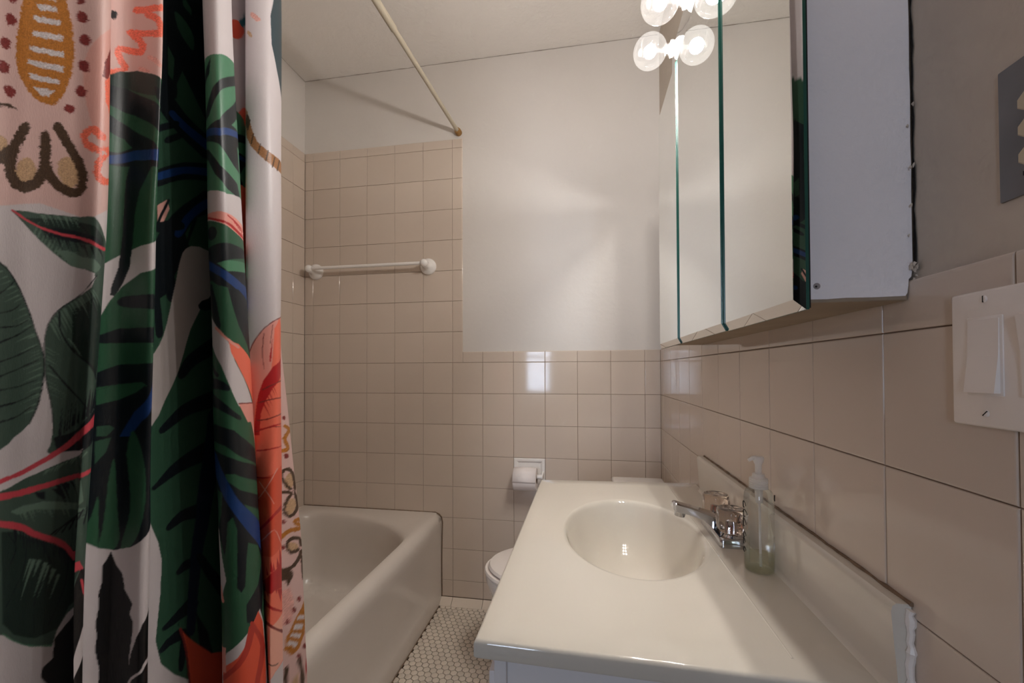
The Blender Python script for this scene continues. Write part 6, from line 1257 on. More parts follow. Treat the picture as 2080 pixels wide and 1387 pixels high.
CM 12.86 0.702 12.89 0.692 12.93 0.683 12.96 0.672 12.99 0.66 13.02 0.645 13.04 0.627 13.06 0.609 13.08 0.592 13.09 0.59 13.1 0.589 13.11 0.588 13.12 0.589 13.1 0.607 13.08 0.625 13.06 0.642 13.04 0.658 13.01 0.67 12.98 0.681 12.95 0.691 12.92 0.701 12.89 0.703 12.88 0.704 12.87 0.704
DW 14.77 1.986 19.46 2.039 19.33 1.685 14.68 1.653
Dg 14.68 1.647 16.04 1.672 16.41 1.674 16.92 1.677 17.41 1.687 18.03 1.698 19.34 1.692 18.82 1.444 17.89 1.453 17.15 1.441 16.06 1.443 14.65 1.444
DX 15.24 1.63 15.99 1.647 16.51 1.67 16.38 1.643 15.98 1.63 15.21 1.589
DX 15.19 1.559 16.11 1.59 16.57 1.619 17.29 1.645 18.02 1.676 19.08 1.676 19.05 1.657 17.98 1.656 17.07 1.618 16.65 1.598 16.24 1.572 15.19 1.553
DX 15.19 1.547 16.14 1.553 16.9 1.566 17.41 1.594 18 1.63 18.9 1.636 18.81 1.593 17.93 1.594 17.55 1.571 17.98 1.575 18.77 1.574 18.71 1.543 17.87 1.543 17.96 1.496 17.56 1.5 17.13 1.513 16.76 1.523 16 1.53 15.18 1.532
DU 15.19 1.549 16.04 1.55 16.88 1.55 17.97 1.572 18.77 1.571 18.74 1.559 17.93 1.56 16.86 1.537 16.02 1.538 15.18 1.537
DX 15.18 1.53 16.17 1.514 16.81 1.486 17.73 1.472 17.89 1.453 18.51 1.448 18.5 1.441 17.16 1.45 16.53 1.47 16.1 1.496 15.17 1.512
DW 14.65 1.446 16.06 1.444 17.15 1.441 17.89 1.452 18.82 1.444 18.65 1.361 14.68 1.344
Dq 15.19 1.406 16.1 1.405 16.76 1.408 17.45 1.407 17.94 1.403 18.68 1.376 18.6 1.326 17.88 1.362 17.18 1.382 16.09 1.396 15.19 1.4
DR 17.35 1.402 17.46 1.395 17.49 1.396 17.5 1.397 17.38 1.403 17.36 1.403
DR 17.44 1.4 17.55 1.393 17.57 1.393 17.59 1.395 17.48 1.401 17.45 1.401
DR 17.54 1.398 17.63 1.391 17.67 1.391 17.68 1.392 17.59 1.399 17.56 1.399
DR 17.65 1.396 17.73 1.389 17.77 1.389 17.79 1.39 17.7 1.397 17.67 1.397
DR 17.78 1.395 17.86 1.387 17.91 1.387 17.94 1.389 17.84 1.396 17.8 1.396
DR 17.1 1.403 17.81 1.393 17.86 1.395 17.86 1.396 17.14 1.405 17.1 1.405
DG 15.19 1.392 16.09 1.393 17.1 1.385 17.59 1.379 18.67 1.371 18.06 0.982 15.01 0.994
DR 15.49 1.396 15.62 1.396 15.73 1.396 15.86 1.396 16.07 1.395 16.36 1.392 16.61 1.39 16.85 1.389 17.07 1.388 17.25 1.386 17.41 1.383 17.56 1.381 17.75 1.379 18.02 1.378 18.18 1.372 18.34 1.366 18.5 1.36 18.57 1.36 18.6 1.36 18.62 1.361 18.61 1.363 18.45 1.369 18.29 1.375 18.12 1.381 17.89 1.385 17.66 1.386 17.49 1.388 17.32 1.391 17.14 1.392 16.89 1.393 16.64 1.394 16.39 1.396 16.11 1.399 15.88 1.4 15.74 1.4 15.62 1.4 15.49 1.4 15.43 1.399 15.42 1.398 15.43 1.397
DX 16.54 1.368 16.48 1.363 16.39 1.36 16.25 1.358 16.09 1.36 15.95 1.363 15.9 1.368 15.91 1.373 15.97 1.378 16.14 1.381 16.3 1.382 16.42 1.381 16.51 1.378 16.55 1.374
DX 15.18 1.343 16.12 1.347 16.63 1.353 17.24 1.357 18.55 1.359 18.52 1.343 18 1.343 16.95 1.325 16.52 1.319 17.01 1.307 17.99 1.318 18.78 1.318 18.66 1.234 18.11 1.259 18.01 1.278 17.47 1.278 16.98 1.279 16.16 1.284 15.13 1.299
Dg 16.52 1.319 16.95 1.325 18.82 1.343 18.78 1.318 17.99 1.317 17.01 1.307
DU 15.53 1.316 15.67 1.314 15.8 1.312 15.94 1.309 16.17 1.306 16.39 1.302 16.58 1.298 16.76 1.294 16.95 1.289 17.16 1.285 17.36 1.28 17.57 1.274 17.77 1.27 18.01 1.267 18.12 1.263 18.21 1.259 18.32 1.254 18.52 1.252 18.63 1.253 18.7 1.256 18.68 1.263 18.58 1.268 18.48 1.272 18.36 1.277 18.21 1.282 18 1.29 17.65 1.293 17.42 1.298 17.21 1.302 17.01 1.306 16.8 1.309 16.61 1.313 16.44 1.316 16.27 1.32 16.08 1.323 15.9 1.326 15.77 1.328 15.54 1.328 15.46 1.325 15.42 1.322
DG 15.12 1.29 16.17 1.29 16.88 1.273 17.12 1.25 17.4 1.217 18.15 1.159 18.14 1.152 17.13 1.189 16.47 1.206 16.05 1.229 15.08 1.255
DX 16.98 1.279 17.47 1.28 18.02 1.265 18.22 1.202 18.23 1.146 17.88 1.177 17.4 1.217 17.16 1.251
DX 15.61 1.29 16.16 1.284 16.39 1.254 16.56 1.214 16.47 1.204 16.23 1.208 16.05 1.229 15.57 1.255
DW 15.07 1.25 16.04 1.225 16.47 1.206 16.95 1.183 17.18 1.154 17.54 1.124 17.97 1.08 18.54 1.061 17.26 1.076 16.89 1.11 16.52 1.145 15.98 1.177 15.03 1.197
DK 16.91 1.188 17.36 1.184 17.93 1.161 18.68 1.14 18.54 1.061 17.99 1.086 17.54 1.126 17.22 1.154 17.02 1.168
Dq 16.22 1.208 16.37 1.204 16.5 1.199 16.62 1.195 16.74 1.191 16.88 1.187 17.04 1.183 17.18 1.18 17.32 1.176 17.38 1.176 17.4 1.177 17.42 1.178 17.39 1.18 17.26 1.184 17.12 1.187 16.97 1.191 16.83 1.194 16.71 1.198 16.59 1.203 16.48 1.207 16.35 1.211 16.27 1.212 16.23 1.212 16.2 1.211
DG 15.03 1.197 15.98 1.174 16.52 1.142 16.89 1.11 17.26 1.077 17.87 1.015 17.8 0.984 15.01 0.994
Dq 17.27 1.08 18.57 1.077 18.42 0.982 17.89 1.021
DM 17.27 1.079 18.57 1.075 18.59 1.075 18.59 1.076 18.59 1.077 18.57 1.077 17.27 1.081 17.25 1.081 17.25 1.08 17.25 1.08
DX 15.49 1.104 15.66 1.105 15.82 1.105 15.96 1.106 16.16 1.106 16.31 1.106 16.45 1.105 16.58 1.104 16.72 1.103 16.86 1.103 16.9 1.105 16.91 1.108 16.83 1.112 16.71 1.115 16.6 1.118 16.47 1.12 16.3 1.123 16.06 1.124 15.85 1.125 15.68 1.126 15.52 1.127 15.19 1.122 15.14 1.116 15.18 1.111
DX 15.32 1.087 15.54 1.083 15.74 1.08 15.96 1.076 16.28 1.073 16.52 1.068 16.75 1.063 16.99 1.058 17.23 1.052 17.32 1.051 17.35 1.052 17.36 1.054 17.33 1.058 17.13 1.065 16.91 1.072 16.71 1.079 16.52 1.085 16.33 1.09 16.11 1.095 15.88 1.099 15.7 1.105 15.36 1.105 15.23 1.101 15.17 1.096
DX 15.8 1.143 16.2 1.127 16.29 1.126 16.34 1.127 16.37 1.128 16.37 1.131 15.96 1.146 15.88 1.148 15.83 1.147 15.79 1.146
DG 15.37 1.05 17.82 1.044 18.37 0.966 18.36 0.826 18.45 0.686 18.21 0.469 15.16 0.539
DX 15.36 1.038 16.1 1.047 17.01 1.035 17.95 0.995 18.37 0.966 18.35 0.954 17.36 0.984 16.56 1.01 16.05 1.017 15.35 1.018
DX 15.33 1.003 16.02 1.003 16.95 0.986 18.02 0.961 18.55 0.956 18.49 0.921 18.03 0.931 16.91 0.961 16.51 0.962 16.5 0.953 17.14 0.931 17.98 0.907 18.47 0.903 18.42 0.872 17.98 0.879 17.27 0.904 17.48 0.883 18.02 0.858 18.39 0.854 18.27 0.756 17.98 0.722 17.83 0.692 17.45 0.688 17.17 0.7 17.18 0.73 17.69 0.749 18.02 0.784 17.78 0.818 17.35 0.835 17.27 0.813 17.17 0.763 17 0.756 16.82 0.766 16.91 0.864 16.75 0.888 16.52 0.88 16.42 0.842 16.32 0.823 15.99 0.866 15.2 0.885
DU 15.34 1.012 16.09 0.997 16.34 0.972 16.87 0.926 18.02 0.854 18.64 0.826 18.56 0.77 17.91 0.811 17.15 0.871 16.46 0.918 16.07 0.952 15.3 0.98
DG 16.04 0.936 16.34 0.93 16.24 0.895 16 0.872
DW 15.57 0.872 15.99 0.867 16.15 0.822 16.35 0.782 16.16 0.765 15.99 0.746 15.49 0.758
Dq 15.88 0.77 15.99 0.745 16.06 0.744 16.11 0.744 16.16 0.745 16.19 0.747 16.02 0.771 15.97 0.773 15.93 0.773 15.9 0.772
DW 15.73 0.633 16.25 0.661 16.81 0.674 17.33 0.684 17.73 0.703 17.94 0.667 17.93 0.548 18.78 0.469 15.74 0.539
DO 15.99 0.636 16.72 0.65 17.2 0.668 17.29 0.684 17.65 0.703 17.87 0.673 17.92 0.632 17.83 0.554 17.91 0.474 15.91 0.539
Do 16.11 0.615 16.32 0.621 16.49 0.626 16.65 0.63 16.79 0.633 16.91 0.637 17.03 0.64 17.13 0.644 17.22 0.649 17.3 0.655 17.36 0.662 17.42 0.67 17.49 0.678 17.45 0.685 17.4 0.689 17.33 0.691 17.25 0.69 17.19 0.682 17.13 0.674 17.07 0.666 17 0.659 16.91 0.654 16.83 0.65 16.74 0.646 16.64 0.642 16.51 0.637 16.36 0.633 16.16 0.627 15.92 0.62 15.88 0.617 15.9 0.615 15.95 0.613
Do 17.29 0.692 17.4 0.678 17.52 0.664 17.61 0.65 17.66 0.637 17.61 0.623 17.52 0.609 17.41 0.595 17.32 0.58 17.35 0.574 17.39 0.571 17.43 0.569 17.5 0.569 17.59 0.583 17.72 0.596 17.86 0.61 17.94 0.624 17.87 0.642 17.72 0.659 17.57 0.675 17.46 0.689 17.38 0.695 17.33 0.696 17.29 0.696
Dq 15.73 0.67 16.2 0.669 16.19 0.628 15.73 0.626
GW 18.22 2.102 21.98 2.188 22.23 1.66 17.62 1.624
GO 20.3 1.849 20.39 1.843 20.36 1.833 20.2 1.82 19.93 1.809 19.64 1.803 19.36 1.801 19.07 1.8 18.92 1.806 18.97 1.815 19.24 1.829 19.52 1.84 19.8 1.846 20.09 1.849
G~t 19.97 1.847 20.41 1.873 21.54 1.891 21.54 1.874 20.57 1.863 20.27 1.844
GK 18.58 1.631 19.73 1.655 20.22 1.675 21.65 1.701 20.29 0.846 13.12 0.854
Gg 18.61 1.644 19.59 1.656 20.21 1.65 20.48 1.631 21.74 1.623 21.95 1.518 20.1 1.509 19.61 1.513 18.14 1.525
GX 18.45 1.595 19.52 1.609 21.73 1.631 21.75 1.617 19.58 1.593 18.38 1.578
GX 18.33 1.565 19.63 1.574 21.83 1.572 21.88 1.55 20.33 1.557 19.64 1.527 20.1 1.511 18.03 1.506
GU 18.8 1.558 19.18 1.559 19.48 1.56 19.73 1.56 20.05 1.56 20.39 1.563 20.81 1.566 21.33 1.564 21.76 1.561 22 1.561 22.08 1.563 22.09 1.565 21.93 1.569 21.51 1.572 21.08 1.575 20.58 1.574 20.25 1.571 19.96 1.569 19.7 1.569 19.47 1.569 19.16 1.568 18.83 1.565 18.73 1.564 18.69 1.562
EW 21.91 2.113 26.3 2.213 26.9 1.055 21.39 1.06
E~Q 23.24 1.835 23.48 1.827 23.56 1.828 23.6 1.83 23.61 1.833 23.59 1.837 23.37 1.844 23.27 1.844 23.23 1.842 23.21 1.839
E~T 23.02 1.801 23.18 1.794 23.26 1.792 23.29 1.794 23.31 1.795 23.3 1.798 23.18 1.805 23.09 1.806 23.04 1.805 23 1.804
Es 24.43 2.017 24.23 1.893 24.06 1.856 24.13 1.797 24.48 1.76 25.01 1.72 25.95 1.693 25.91 2.055
E~L 22.62 1.642 22.68 1.633 22.73 1.624 22.8 1.615 22.86 1.607 22.94 1.599 23.02 1.59 23.13 1.582 23.23 1.574 23.33 1.568 23.43 1.563 23.53 1.559 23.61 1.555 23.68 1.552 23.75 1.55 23.82 1.549 23.93 1.546 24.11 1.544 24.38 1.545 24.88 1.552 25.21 1.546 25.49 1.544 25.61 1.547 25.67 1.552 25.58 1.562 25.35 1.57 25.11 1.578 24.63 1.575 24.32 1.57 24.13 1.569 24 1.569 23.91 1.57 23.82 1.572 23.73 1.574 23.63 1.577 23.55 1.581 23.48 1.585 23.43 1.59 23.37 1.596 23.32 1.604 23.27 1.611 23.21 1.619 23.16 1.627 23.09 1.636 23.01 1.645 22.87 1.65 22.77 1.65 22.68 1.648
EB 23.12 1.605 23.23 1.624 23.23 1.626 23.21 1.626 23.2 1.626 23.17 1.625 23.03 1.606 23.05 1.604 23.07 1.604 23.09 1.604
EB 23.28 1.578 23.37 1.598 23.37 1.599 23.36 1.599 23.34 1.599 23.32 1.598 23.23 1.579 23.23 1.577 23.25 1.577 23.26 1.577
EB 23.52 1.56 23.61 1.58 23.61 1.581 23.59 1.582 23.58 1.581 23.57 1.58 23.48 1.56 23.48 1.559 23.5 1.559 23.51 1.559
EB 23.79 1.551 23.9 1.571 23.89 1.573 23.88 1.573 23.86 1.573 23.84 1.571 23.74 1.55 23.75 1.549 23.76 1.549 23.77 1.549
EB 24.09 1.543 24.27 1.567 24.26 1.568 24.23 1.567 24.21 1.567 24.18 1.565 24.01 1.542 24.02 1.541 24.04 1.541 24.06 1.541
EB 24.44 1.546 24.71 1.574 24.68 1.575 24.65 1.574 24.61 1.573 24.56 1.57 24.33 1.543 24.34 1.542 24.37 1.542 24.4 1.543
EB 23.19 1.623 23.18 1.617 23.14 1.612 23.09 1.609 23.01 1.609 22.95 1.612 22.91 1.617 22.9 1.623 22.91 1.629 22.95 1.633 23 1.636 23.08 1.636 23.14 1.633 23.18 1.628
Eq 26.5 1.297 24.84 1.248 23.9 1.233 23.54 1.215 23.25 1.192 23.02 1.172 23.02 1.107 22.89 1.014 22.64 0.911 27.21 0.898
EK 26.62 1.176 24.42 1.243 23.98 1.22 23.9 1.173 23.82 1.14 23.5 1.107 23.22 1.075 22.8 0.976 21.07 0.543 28.67 0.527
EO 21.95 0.928 23.04 0.93 24.59 0.945 26.51 0.95 26.96 0.756 25.05 0.786 23.62 0.786 21.32 0.772
ER 25.75 1.19 25.02 1.169 23.89 1.145 23.54 1.119 23.34 1.091 23.2 1.058 22.99 1.014 23.32 1.014 23.41 1.055 23.61 1.081 23.89 1.104 24.51 1.123 25.8 1.147
ER 24.44 1.16 25.11 1.159 25.7 1.119
ER 24.14 1.152 24.45 1.151 25.41 1.116
ER 23.97 1.145 24.15 1.144 25.37 1.102
ER 23.9 1.142 24.08 1.141 24.37 1.125
ER 23.8 1.137 23.96 1.135 24.17 1.119
ER 23.7 1.128 23.78 1.127 23.94 1.11
ER 23.62 1.123 23.72 1.122 24.24 1.083
ER 23.59 1.12 23.68 1.119 24.07 1.084
ER 23.51 1.113 23.61 1.112 23.92 1.078
ER 23.51 1.112 23.58 1.111 23.88 1.077
ER 23.45 1.106 23.55 1.105 23.87 1.068
ER 23.39 1.098 23.51 1.096 23.76 1.064
ER 23.38 1.089 23.44 1.089 23.56 1.073
ER 23.35 1.087 23.45 1.086 23.79 1.046
ER 23.79 1.17 23.84 1.17 23.89 1.202
ER 23.75 1.162 23.84 1.161 23.84 1.185
ER 23.75 1.155 23.8 1.154 23.86 1.196
EM 23.37 1.075 23.46 1.076 23.55 1.077 23.64 1.079 23.75 1.08 23.89 1.081 24.11 1.082 24.55 1.082 25.18 1.082 25.2 1.083 25.16 1.083 24.52 1.084 24.1 1.084 23.88 1.083 23.74 1.082 23.63 1.081 23.54 1.08 23.45 1.079 23.35 1.077 23.34 1.077 23.33 1.076 23.34 1.075
EM 23.27 1.041 23.39 1.041 23.5 1.042 23.62 1.042 23.75 1.044 23.91 1.046 24.16 1.048 24.64 1.049 25.2 1.051 25.21 1.052 25.17 1.052 24.54 1.051 24.12 1.05 23.89 1.048 23.74 1.046 23.61 1.045 23.5 1.044 23.39 1.044 23.26 1.043 23.23 1.043 23.23 1.042 23.24 1.041
EM 23.51 1.099 23.6 1.102 23.69 1.104 23.79 1.107 23.91 1.109 24.06 1.112 24.3 1.114 24.87 1.116 25.16 1.119 25.18 1.12 25.14 1.12 24.67 1.118 24.25 1.116 24.03 1.113 23.88 1.111 23.77 1.109 23.67 1.107 23.58 1.104 23.49 1.102 23.47 1.101 23.48 1.1 23.48 1.1
EM 23.17 1.02 23.34 1.022 23.48 1.024 23.61 1.026 23.75 1.027 23.91 1.028 24.17 1.027 24.63 1.025 25.19 1.023 25.22 1.024 25.19 1.024 24.62 1.026 24.16 1.029 23.91 1.03 23.74 1.03 23.6 1.028 23.46 1.026 23.32 1.024 23.14 1.022 23.11 1.021 23.11 1.02 23.13 1.02
EM 25.08 1.251 24.52 1.245 24.21 1.241 24.02 1.237 23.88 1.234 23.78 1.23 23.69 1.225 23.6 1.221 23.53 1.216 23.45 1.21 23.38 1.204 23.3 1.198 23.23 1.192 23.17 1.187 23.12 1.182 23.06 1.177 22.99 1.173 22.99 1.172 23.01 1.171 23.03 1.171 23.06 1.172 23.12 1.177 23.16 1.181 23.21 1.186 23.27 1.191 23.33 1.197 23.4 1.203 23.48 1.209 23.55 1.215 23.63 1.22 23.71 1.224 23.8 1.228 23.91 1.232 24.05 1.236 24.25 1.239 24.62 1.244 25.11 1.249 25.12 1.25 25.12 1.251 25.11 1.251
EM 23.57 1.209 23.55 1.2 23.54 1.191 23.52 1.181 23.52 1.173 23.52 1.164 23.53 1.156 23.55 1.148 23.56 1.14 23.57 1.139 23.58 1.14 23.57 1.148 23.55 1.156 23.54 1.164 23.54 1.173 23.55 1.181 23.56 1.19 23.58 1.2 23.59 1.209 23.58 1.21
EM 23.88 1.227 23.78 1.19 23.79 1.189 23.8 1.19 23.91 1.227 23.9 1.227
ER 22.94 1.02 23.18 1.022 23.33 1.023 23.47 1.024 23.61 1.026 23.76 1.028 23.95 1.029 24.26 1.03 25.04 1.029 25.06 1.03 25.02 1.03 24.23 1.033 23.92 1.032 23.74 1.03 23.59 1.028 23.46 1.027 23.32 1.026 23.16 1.025 22.92 1.023 22.87 1.022 22.87 1.021 22.88 1.021
ER 23.15 0.983 23.3 0.983 23.43 0.984 23.55 0.984 23.69 0.985 23.86 0.986 24.12 0.986 24.56 0.985 25.17 0.983 25.2 0.984 25.16 0.985 24.51 0.987 24.1 0.989 23.84 0.988 23.68 0.987 23.55 0.987 23.42 0.986 23.3 0.986 23.15 0.986 23.1 0.985 23.09 0.984 23.1 0.983
ER 23.04 0.931 23.8 0.932 23.83 0.933 23.8 0.934 23.05 0.934 22.97 0.933 22.96 0.932 22.97 0.931
ER 22.94 0.827 23.29 0.835 23.52 0.842 23.71 0.849 23.93 0.854 24.19 0.858 24.47 0.859 24.91 0.858 25.27 0.864 25.29 0.866 25.26 0.867 25.2 0.868 25.09 0.867 24.6 0.867 24.29 0.866 24.02 0.863 23.79 0.858 23.59 0.852 23.39 0.845 23.12 0.837 22.78 0.83 22.74 0.828 22.77 0.827 22.82 0.826
Eq 22.96 0.888 23.29 0.898 23.5 0.908 23.67 0.917 23.83 0.925 23.97 0.931 24.11 0.937 24.25 0.941 24.41 0.945 24.39 0.947 24.32 0.947 24.17 0.943 24.04 0.938 23.91 0.933 23.78 0.926 23.63 0.918 23.46 0.909 23.24 0.899 22.9 0.889 22.91 0.887
Eq 23.17 0.809 23.48 0.819 23.73 0.827 23.97 0.832 24.18 0.832 24.35 0.825 24.52 0.814 24.69 0.801 25 0.785 25.07 0.785 25.09 0.786 24.81 0.798 24.6 0.813 24.42 0.825 24.19 0.833 23.92 0.834 23.68 0.829 23.43 0.82 23.09 0.81 23.09 0.809
Eq 23.17 0.925 24.09 0.882 24.14 0.881 24.15 0.882 23.21 0.926 23.18 0.926
ER 22.89 0.727 23.96 0.756 25.44 0.754 25.44 0.69 24.31 0.719 23.16 0.72
ER 22.84 0.721 23.53 0.728 23.29 0.715
ER 23.39 0.727 23.81 0.73 23.73 0.712
ER 23.72 0.73 24.12 0.727 24.01 0.717
ER 23.98 0.73 24.26 0.724 24.18 0.718
ER 24.3 0.722 24.49 0.716 24.44 0.708
ER 24.49 0.715 24.88 0.701 24.78 0.68
ER 24.67 0.708 25.16 0.697 25.02 0.683
ER 23.56 0.751 23.74 0.752 23.57 0.768
ER 23.87 0.759 24.2 0.754 23.89 0.782
ER 24.12 0.759 24.32 0.754 24.14 0.774
ER 24.41 0.758 24.75 0.746 24.46 0.775
ER 24.68 0.754 25.18 0.744 24.68 0.787
ER 22.86 0.692 23.15 0.691 23.46 0.694 23.71 0.694 23.98 0.692 24.24 0.684 24.48 0.674 24.76 0.661 25.2 0.651 25.3 0.651 25.33 0.652 25.34 0.653 25.27 0.655 24.83 0.662 24.53 0.676 24.31 0.687 24.11 0.694 23.91 0.699 23.74 0.702 23.57 0.704 23.35 0.703 22.98 0.698 22.89 0.697 22.83 0.695
Ep 22.55 0.67 25.45 0.649 25.52 0.557 24.36 0.567 22.97 0.554 22.17 0.596
EM 22.8 0.653 23.19 0.654 23.63 0.661 23.92 0.66 24.17 0.653 24.38 0.643 24.59 0.631 24.87 0.616 25.3 0.61 25.44 0.61 25.48 0.611 25.49 0.612 25.41 0.614 25.04 0.617 24.67 0.632 24.45 0.644 24.27 0.654 24.09 0.662 23.85 0.667 23.58 0.667 23.13 0.661 22.87 0.658 22.79 0.658 22.75 0.656
EW 19.93 0.558 22.96 0.553 24.36 0.566 25.52 0.553 27.77 0.429 19.8 0.457
EB 23.64 0.587 23.86 0.59 24.01 0.588 24.13 0.585 24.23 0.582 24.32 0.579 24.4 0.576 24.48 0.574 24.56 0.572 24.57 0.572 24.52 0.575 24.45 0.577 24.37 0.579 24.3 0.582 24.23 0.584 24.15 0.586 24.06 0.589 23.92 0.592 23.73 0.591 23.58 0.586
FP -12.24 1.384 95.71 1.388 30.13 0.275 23.8 0.367
F~Y 26.41 0.961 26.59 0.961 26.79 0.96 27.07 0.96 27.41 0.964 27.42 0.971 27.24 0.978 27.08 0.985 27.04 0.989 27.15 0.992 27.43 0.996 27.93 0.999 28.16 1.005 28.07 1.01 27.62 1.014 27.28 1.017 27.07 1.02 26.83 1.02 26.77 1.019 26.74 1.017 26.82 1.014 26.97 1.011 27.19 1.009 27.31 1.007 27.33 1.007 27.23 1.006 26.98 1.002 26.78 0.998 26.67 0.992 26.71 0.984 26.82 0.977 26.91 0.971 26.93 0.969 26.89 0.969 26.74 0.969 26.54 0.969 26.35 0.969 26.22 0.967 26.21 0.965 26.26 0.963
F~M 27.25 0.949 27.13 0.946 26.91 0.946 26.75 0.948 26.7 0.953 26.76 0.956 26.93 0.957 27.16 0.954
F~M 27.13 1.034 27.02 1.031 26.85 1.03 26.73 1.032 26.68 1.036 26.74 1.039 26.88 1.04 27.05 1.038
F~T 27.71 0.887 27.5 0.881 27.26 0.877 27.02 0.877 26.83 0.88 26.72 0.885 26.67 0.892 26.69 0.9 26.78 0.907 26.94 0.911 27.2 0.912 27.47 0.909 27.7 0.903 27.8 0.895
F~T 27.53 0.829 27.32 0.824 27.1 0.822 26.89 0.823 26.76 0.827 26.68 0.833 26.67 0.84 26.73 0.847 26.85 0.852 27.06 0.855 27.3 0.854 27.52 0.85 27.66 0.843 27.66 0.836
F~T 27.59 0.74 27.52 0.736 27.36 0.736 27.14 0.738 26.93 0.742 26.77 0.747 26.67 0.753 26.64 0.758 26.68 0.762 26.78 0.764 26.95 0.762 27.17 0.758 27.39 0.752 27.54 0.746
F~B 25.95 0.878 26.4 0.875 26.71 0.871 27.08 0.867 27.5 0.865 27.87 0.868 28.05 0.874 28.07 0.881 28.08 0.888 28.07 0.894 28.01 0.901 27.82 0.909 27.59 0.915 27.33 0.921 27.06 0.925 26.84 0.926 26.68 0.926 26.56 0.924 26.47 0.921 26.41 0.916 26.4 0.911 26.46 0.904 26.55 0.898 26.66 0.891 26.77 0.885 26.89 0.88 27.05 0.875 27.22 0.87 27.39 0.866 27.58 0.863 27.68 0.863 27.74 0.865 27.67 0.869 27.46 0.874 27.27 0.878 27.11 0.883 26.98 0.887 26.85 0.893 26.74 0.899 26.66 0.905 26.62 0.909 26.63 0.913 26.67 0.916 26.74 0.918 26.8 0.919 26.86 0.919 26.98 0.918 27.12 0.916 27.24 0.914 27.35 0.909 27.45 0.903 27.52 0.896 27.55 0.89 27.55 0.884 27.54 0.878 27.46 0.875 27.33 0.873 27.05 0.875 26.71 0.878 26.39 0.881 25.93 0.885 25.79 0.883 25.77 0.882 25.8 0.88
F~B 27.27 0.87 27.07 0.867 26.89 0.864 26.76 0.86 26.66 0.856 26.59 0.851 26.53 0.845 26.5 0.839 26.52 0.833 26.59 0.827 26.71 0.822 26.86 0.817 27.06 0.814 27.27 0.814 27.47 0.815 27.69 0.818 27.91 0.821 28.04 0.826 28.09 0.832 28.1 0.839 28.1 0.844 28.07 0.85 28 0.855 27.85 0.861 27.74 0.867 27.57 0.87 27.46 0.871 27.38 0.871 27.34 0.868 27.43 0.862 27.52 0.856 27.59 0.851 27.64 0.846 27.64 0.841 27.63 0.836 27.59 0.831 27.51 0.828 27.4 0.825 27.25 0.823 27.11 0.822 27.01 0.822 26.92 0.823 26.82 0.826 26.74 0.83 26.7 0.833 26.69 0.836 26.72 0.841 26.78 0.846 26.85 0.85 26.95 0.854 27.12 0.857 27.32 0.86 27.55 0.863 27.59 0.866 27.53 0.868 27.44 0.869
F~Y 26.3 0.776 26.44 0.778 26.56 0.78 26.68 0.782 26.81 0.783 27.04 0.782 27.39 0.778 27.8 0.774 28.17 0.777 28.16 0.787 27.9 0.792 27.63 0.798 27.61 0.797 27.58 0.795 27.77 0.794 28.09 0.793 28.28 0.795 28.43 0.798 28.44 0.801 28.4 0.804 28.21 0.805 28.02 0.803 27.65 0.805 27.39 0.807 27.18 0.804 27.32 0.795 27.54 0.788 27.71 0.783 27.76 0.785 27.64 0.786 27.3 0.789 26.94 0.793 26.69 0.793 26.53 0.792 26.38 0.79 26.23 0.788 26.01 0.787 25.96 0.783 26.01 0.781 26.13 0.777
F~M 26.68 0.81 26.64 0.807 26.55 0.807 26.46 0.81 26.42 0.815 26.46 0.818 26.55 0.818 26.64 0.815
F~M 26.58 0.757 26.54 0.754 26.46 0.755 26.37 0.758 26.33 0.763 26.37 0.766 26.46 0.766 26.55 0.762
F~B 27.71 0.739 27.5 0.739 27.33 0.739 27.19 0.74 27.11 0.741 27.02 0.743 26.91 0.747 26.84 0.751 26.8 0.754 26.8 0.757 26.82 0.76 26.86 0.763 26.92 0.764 27.05 0.764 27.25 0.762 27.45 0.758 27.57 0.756 27.61 0.754 27.66 0.749 27.68 0.744 27.67 0.739 27.65 0.733 27.6 0.728 27.53 0.723 27.43 0.719 27.32 0.716 27.18 0.714 27.03 0.713 26.88 0.712 26.75 0.713 26.61 0.715 26.45 0.718 26.28 0.721 26.2 0.72 26.19 0.719 26.22 0.716 26.32 0.713 26.48 0.71 26.64 0.707 26.81 0.705 27.01 0.703 27.21 0.703 27.39 0.705 27.57 0.707 27.73 0.71 27.89 0.715 28.02 0.721 28.06 0.728 28.08 0.734 28.09 0.741 28.07 0.747 28.02 0.753 27.77 0.76 27.47 0.766 27.2 0.77 26.95 0.772 26.79 0.772 26.69 0.77 26.64 0.766 26.61 0.761 26.62 0.755 26.68 0.75 26.78 0.744 26.91 0.738 27.1 0.733 27.3 0.731 27.5 0.73 27.7 0.73 27.97 0.729 28.05 0.733 28.03 0.734 27.94 0.736
F~B 25.69 0.717 26.82 0.71 27.11 0.688 26.87 0.681 26.71 0.672 26.51 0.69 25.68 0.702
F~Q 25.68 0.683 26.81 0.667 27.07 0.631 26.86 0.592 25.68 0.607
F~B 27.76 0.716 27.85 0.663 27.94 0.66 28.02 0.659 28.06 0.659 28.1 0.662 28.05 0.713 28.01 0.715 27.91 0.716 27.83 0.717
F~M 27.68 0.62 27.61 0.617 27.47 0.618 27.34 0.624 27.3 0.629 27.35 0.632 27.48 0.631 27.62 0.625
F~M 27.19 0.608 27.14 0.605 27.02 0.607 26.91 0.612 26.88 0.617 26.92 0.62 27.03 0.619 27.15 0.614
F~M 26.75 0.596 26.71 0.593 26.63 0.594 26.55 0.598 26.52 0.603 26.55 0.606 26.63 0.606 26.71 0.601
F~M 28.06 0.503 28.01 0.499 27.8 0.501 27.64 0.507 27.59 0.514 27.66 0.516 27.82 0.514 28.02 0.508
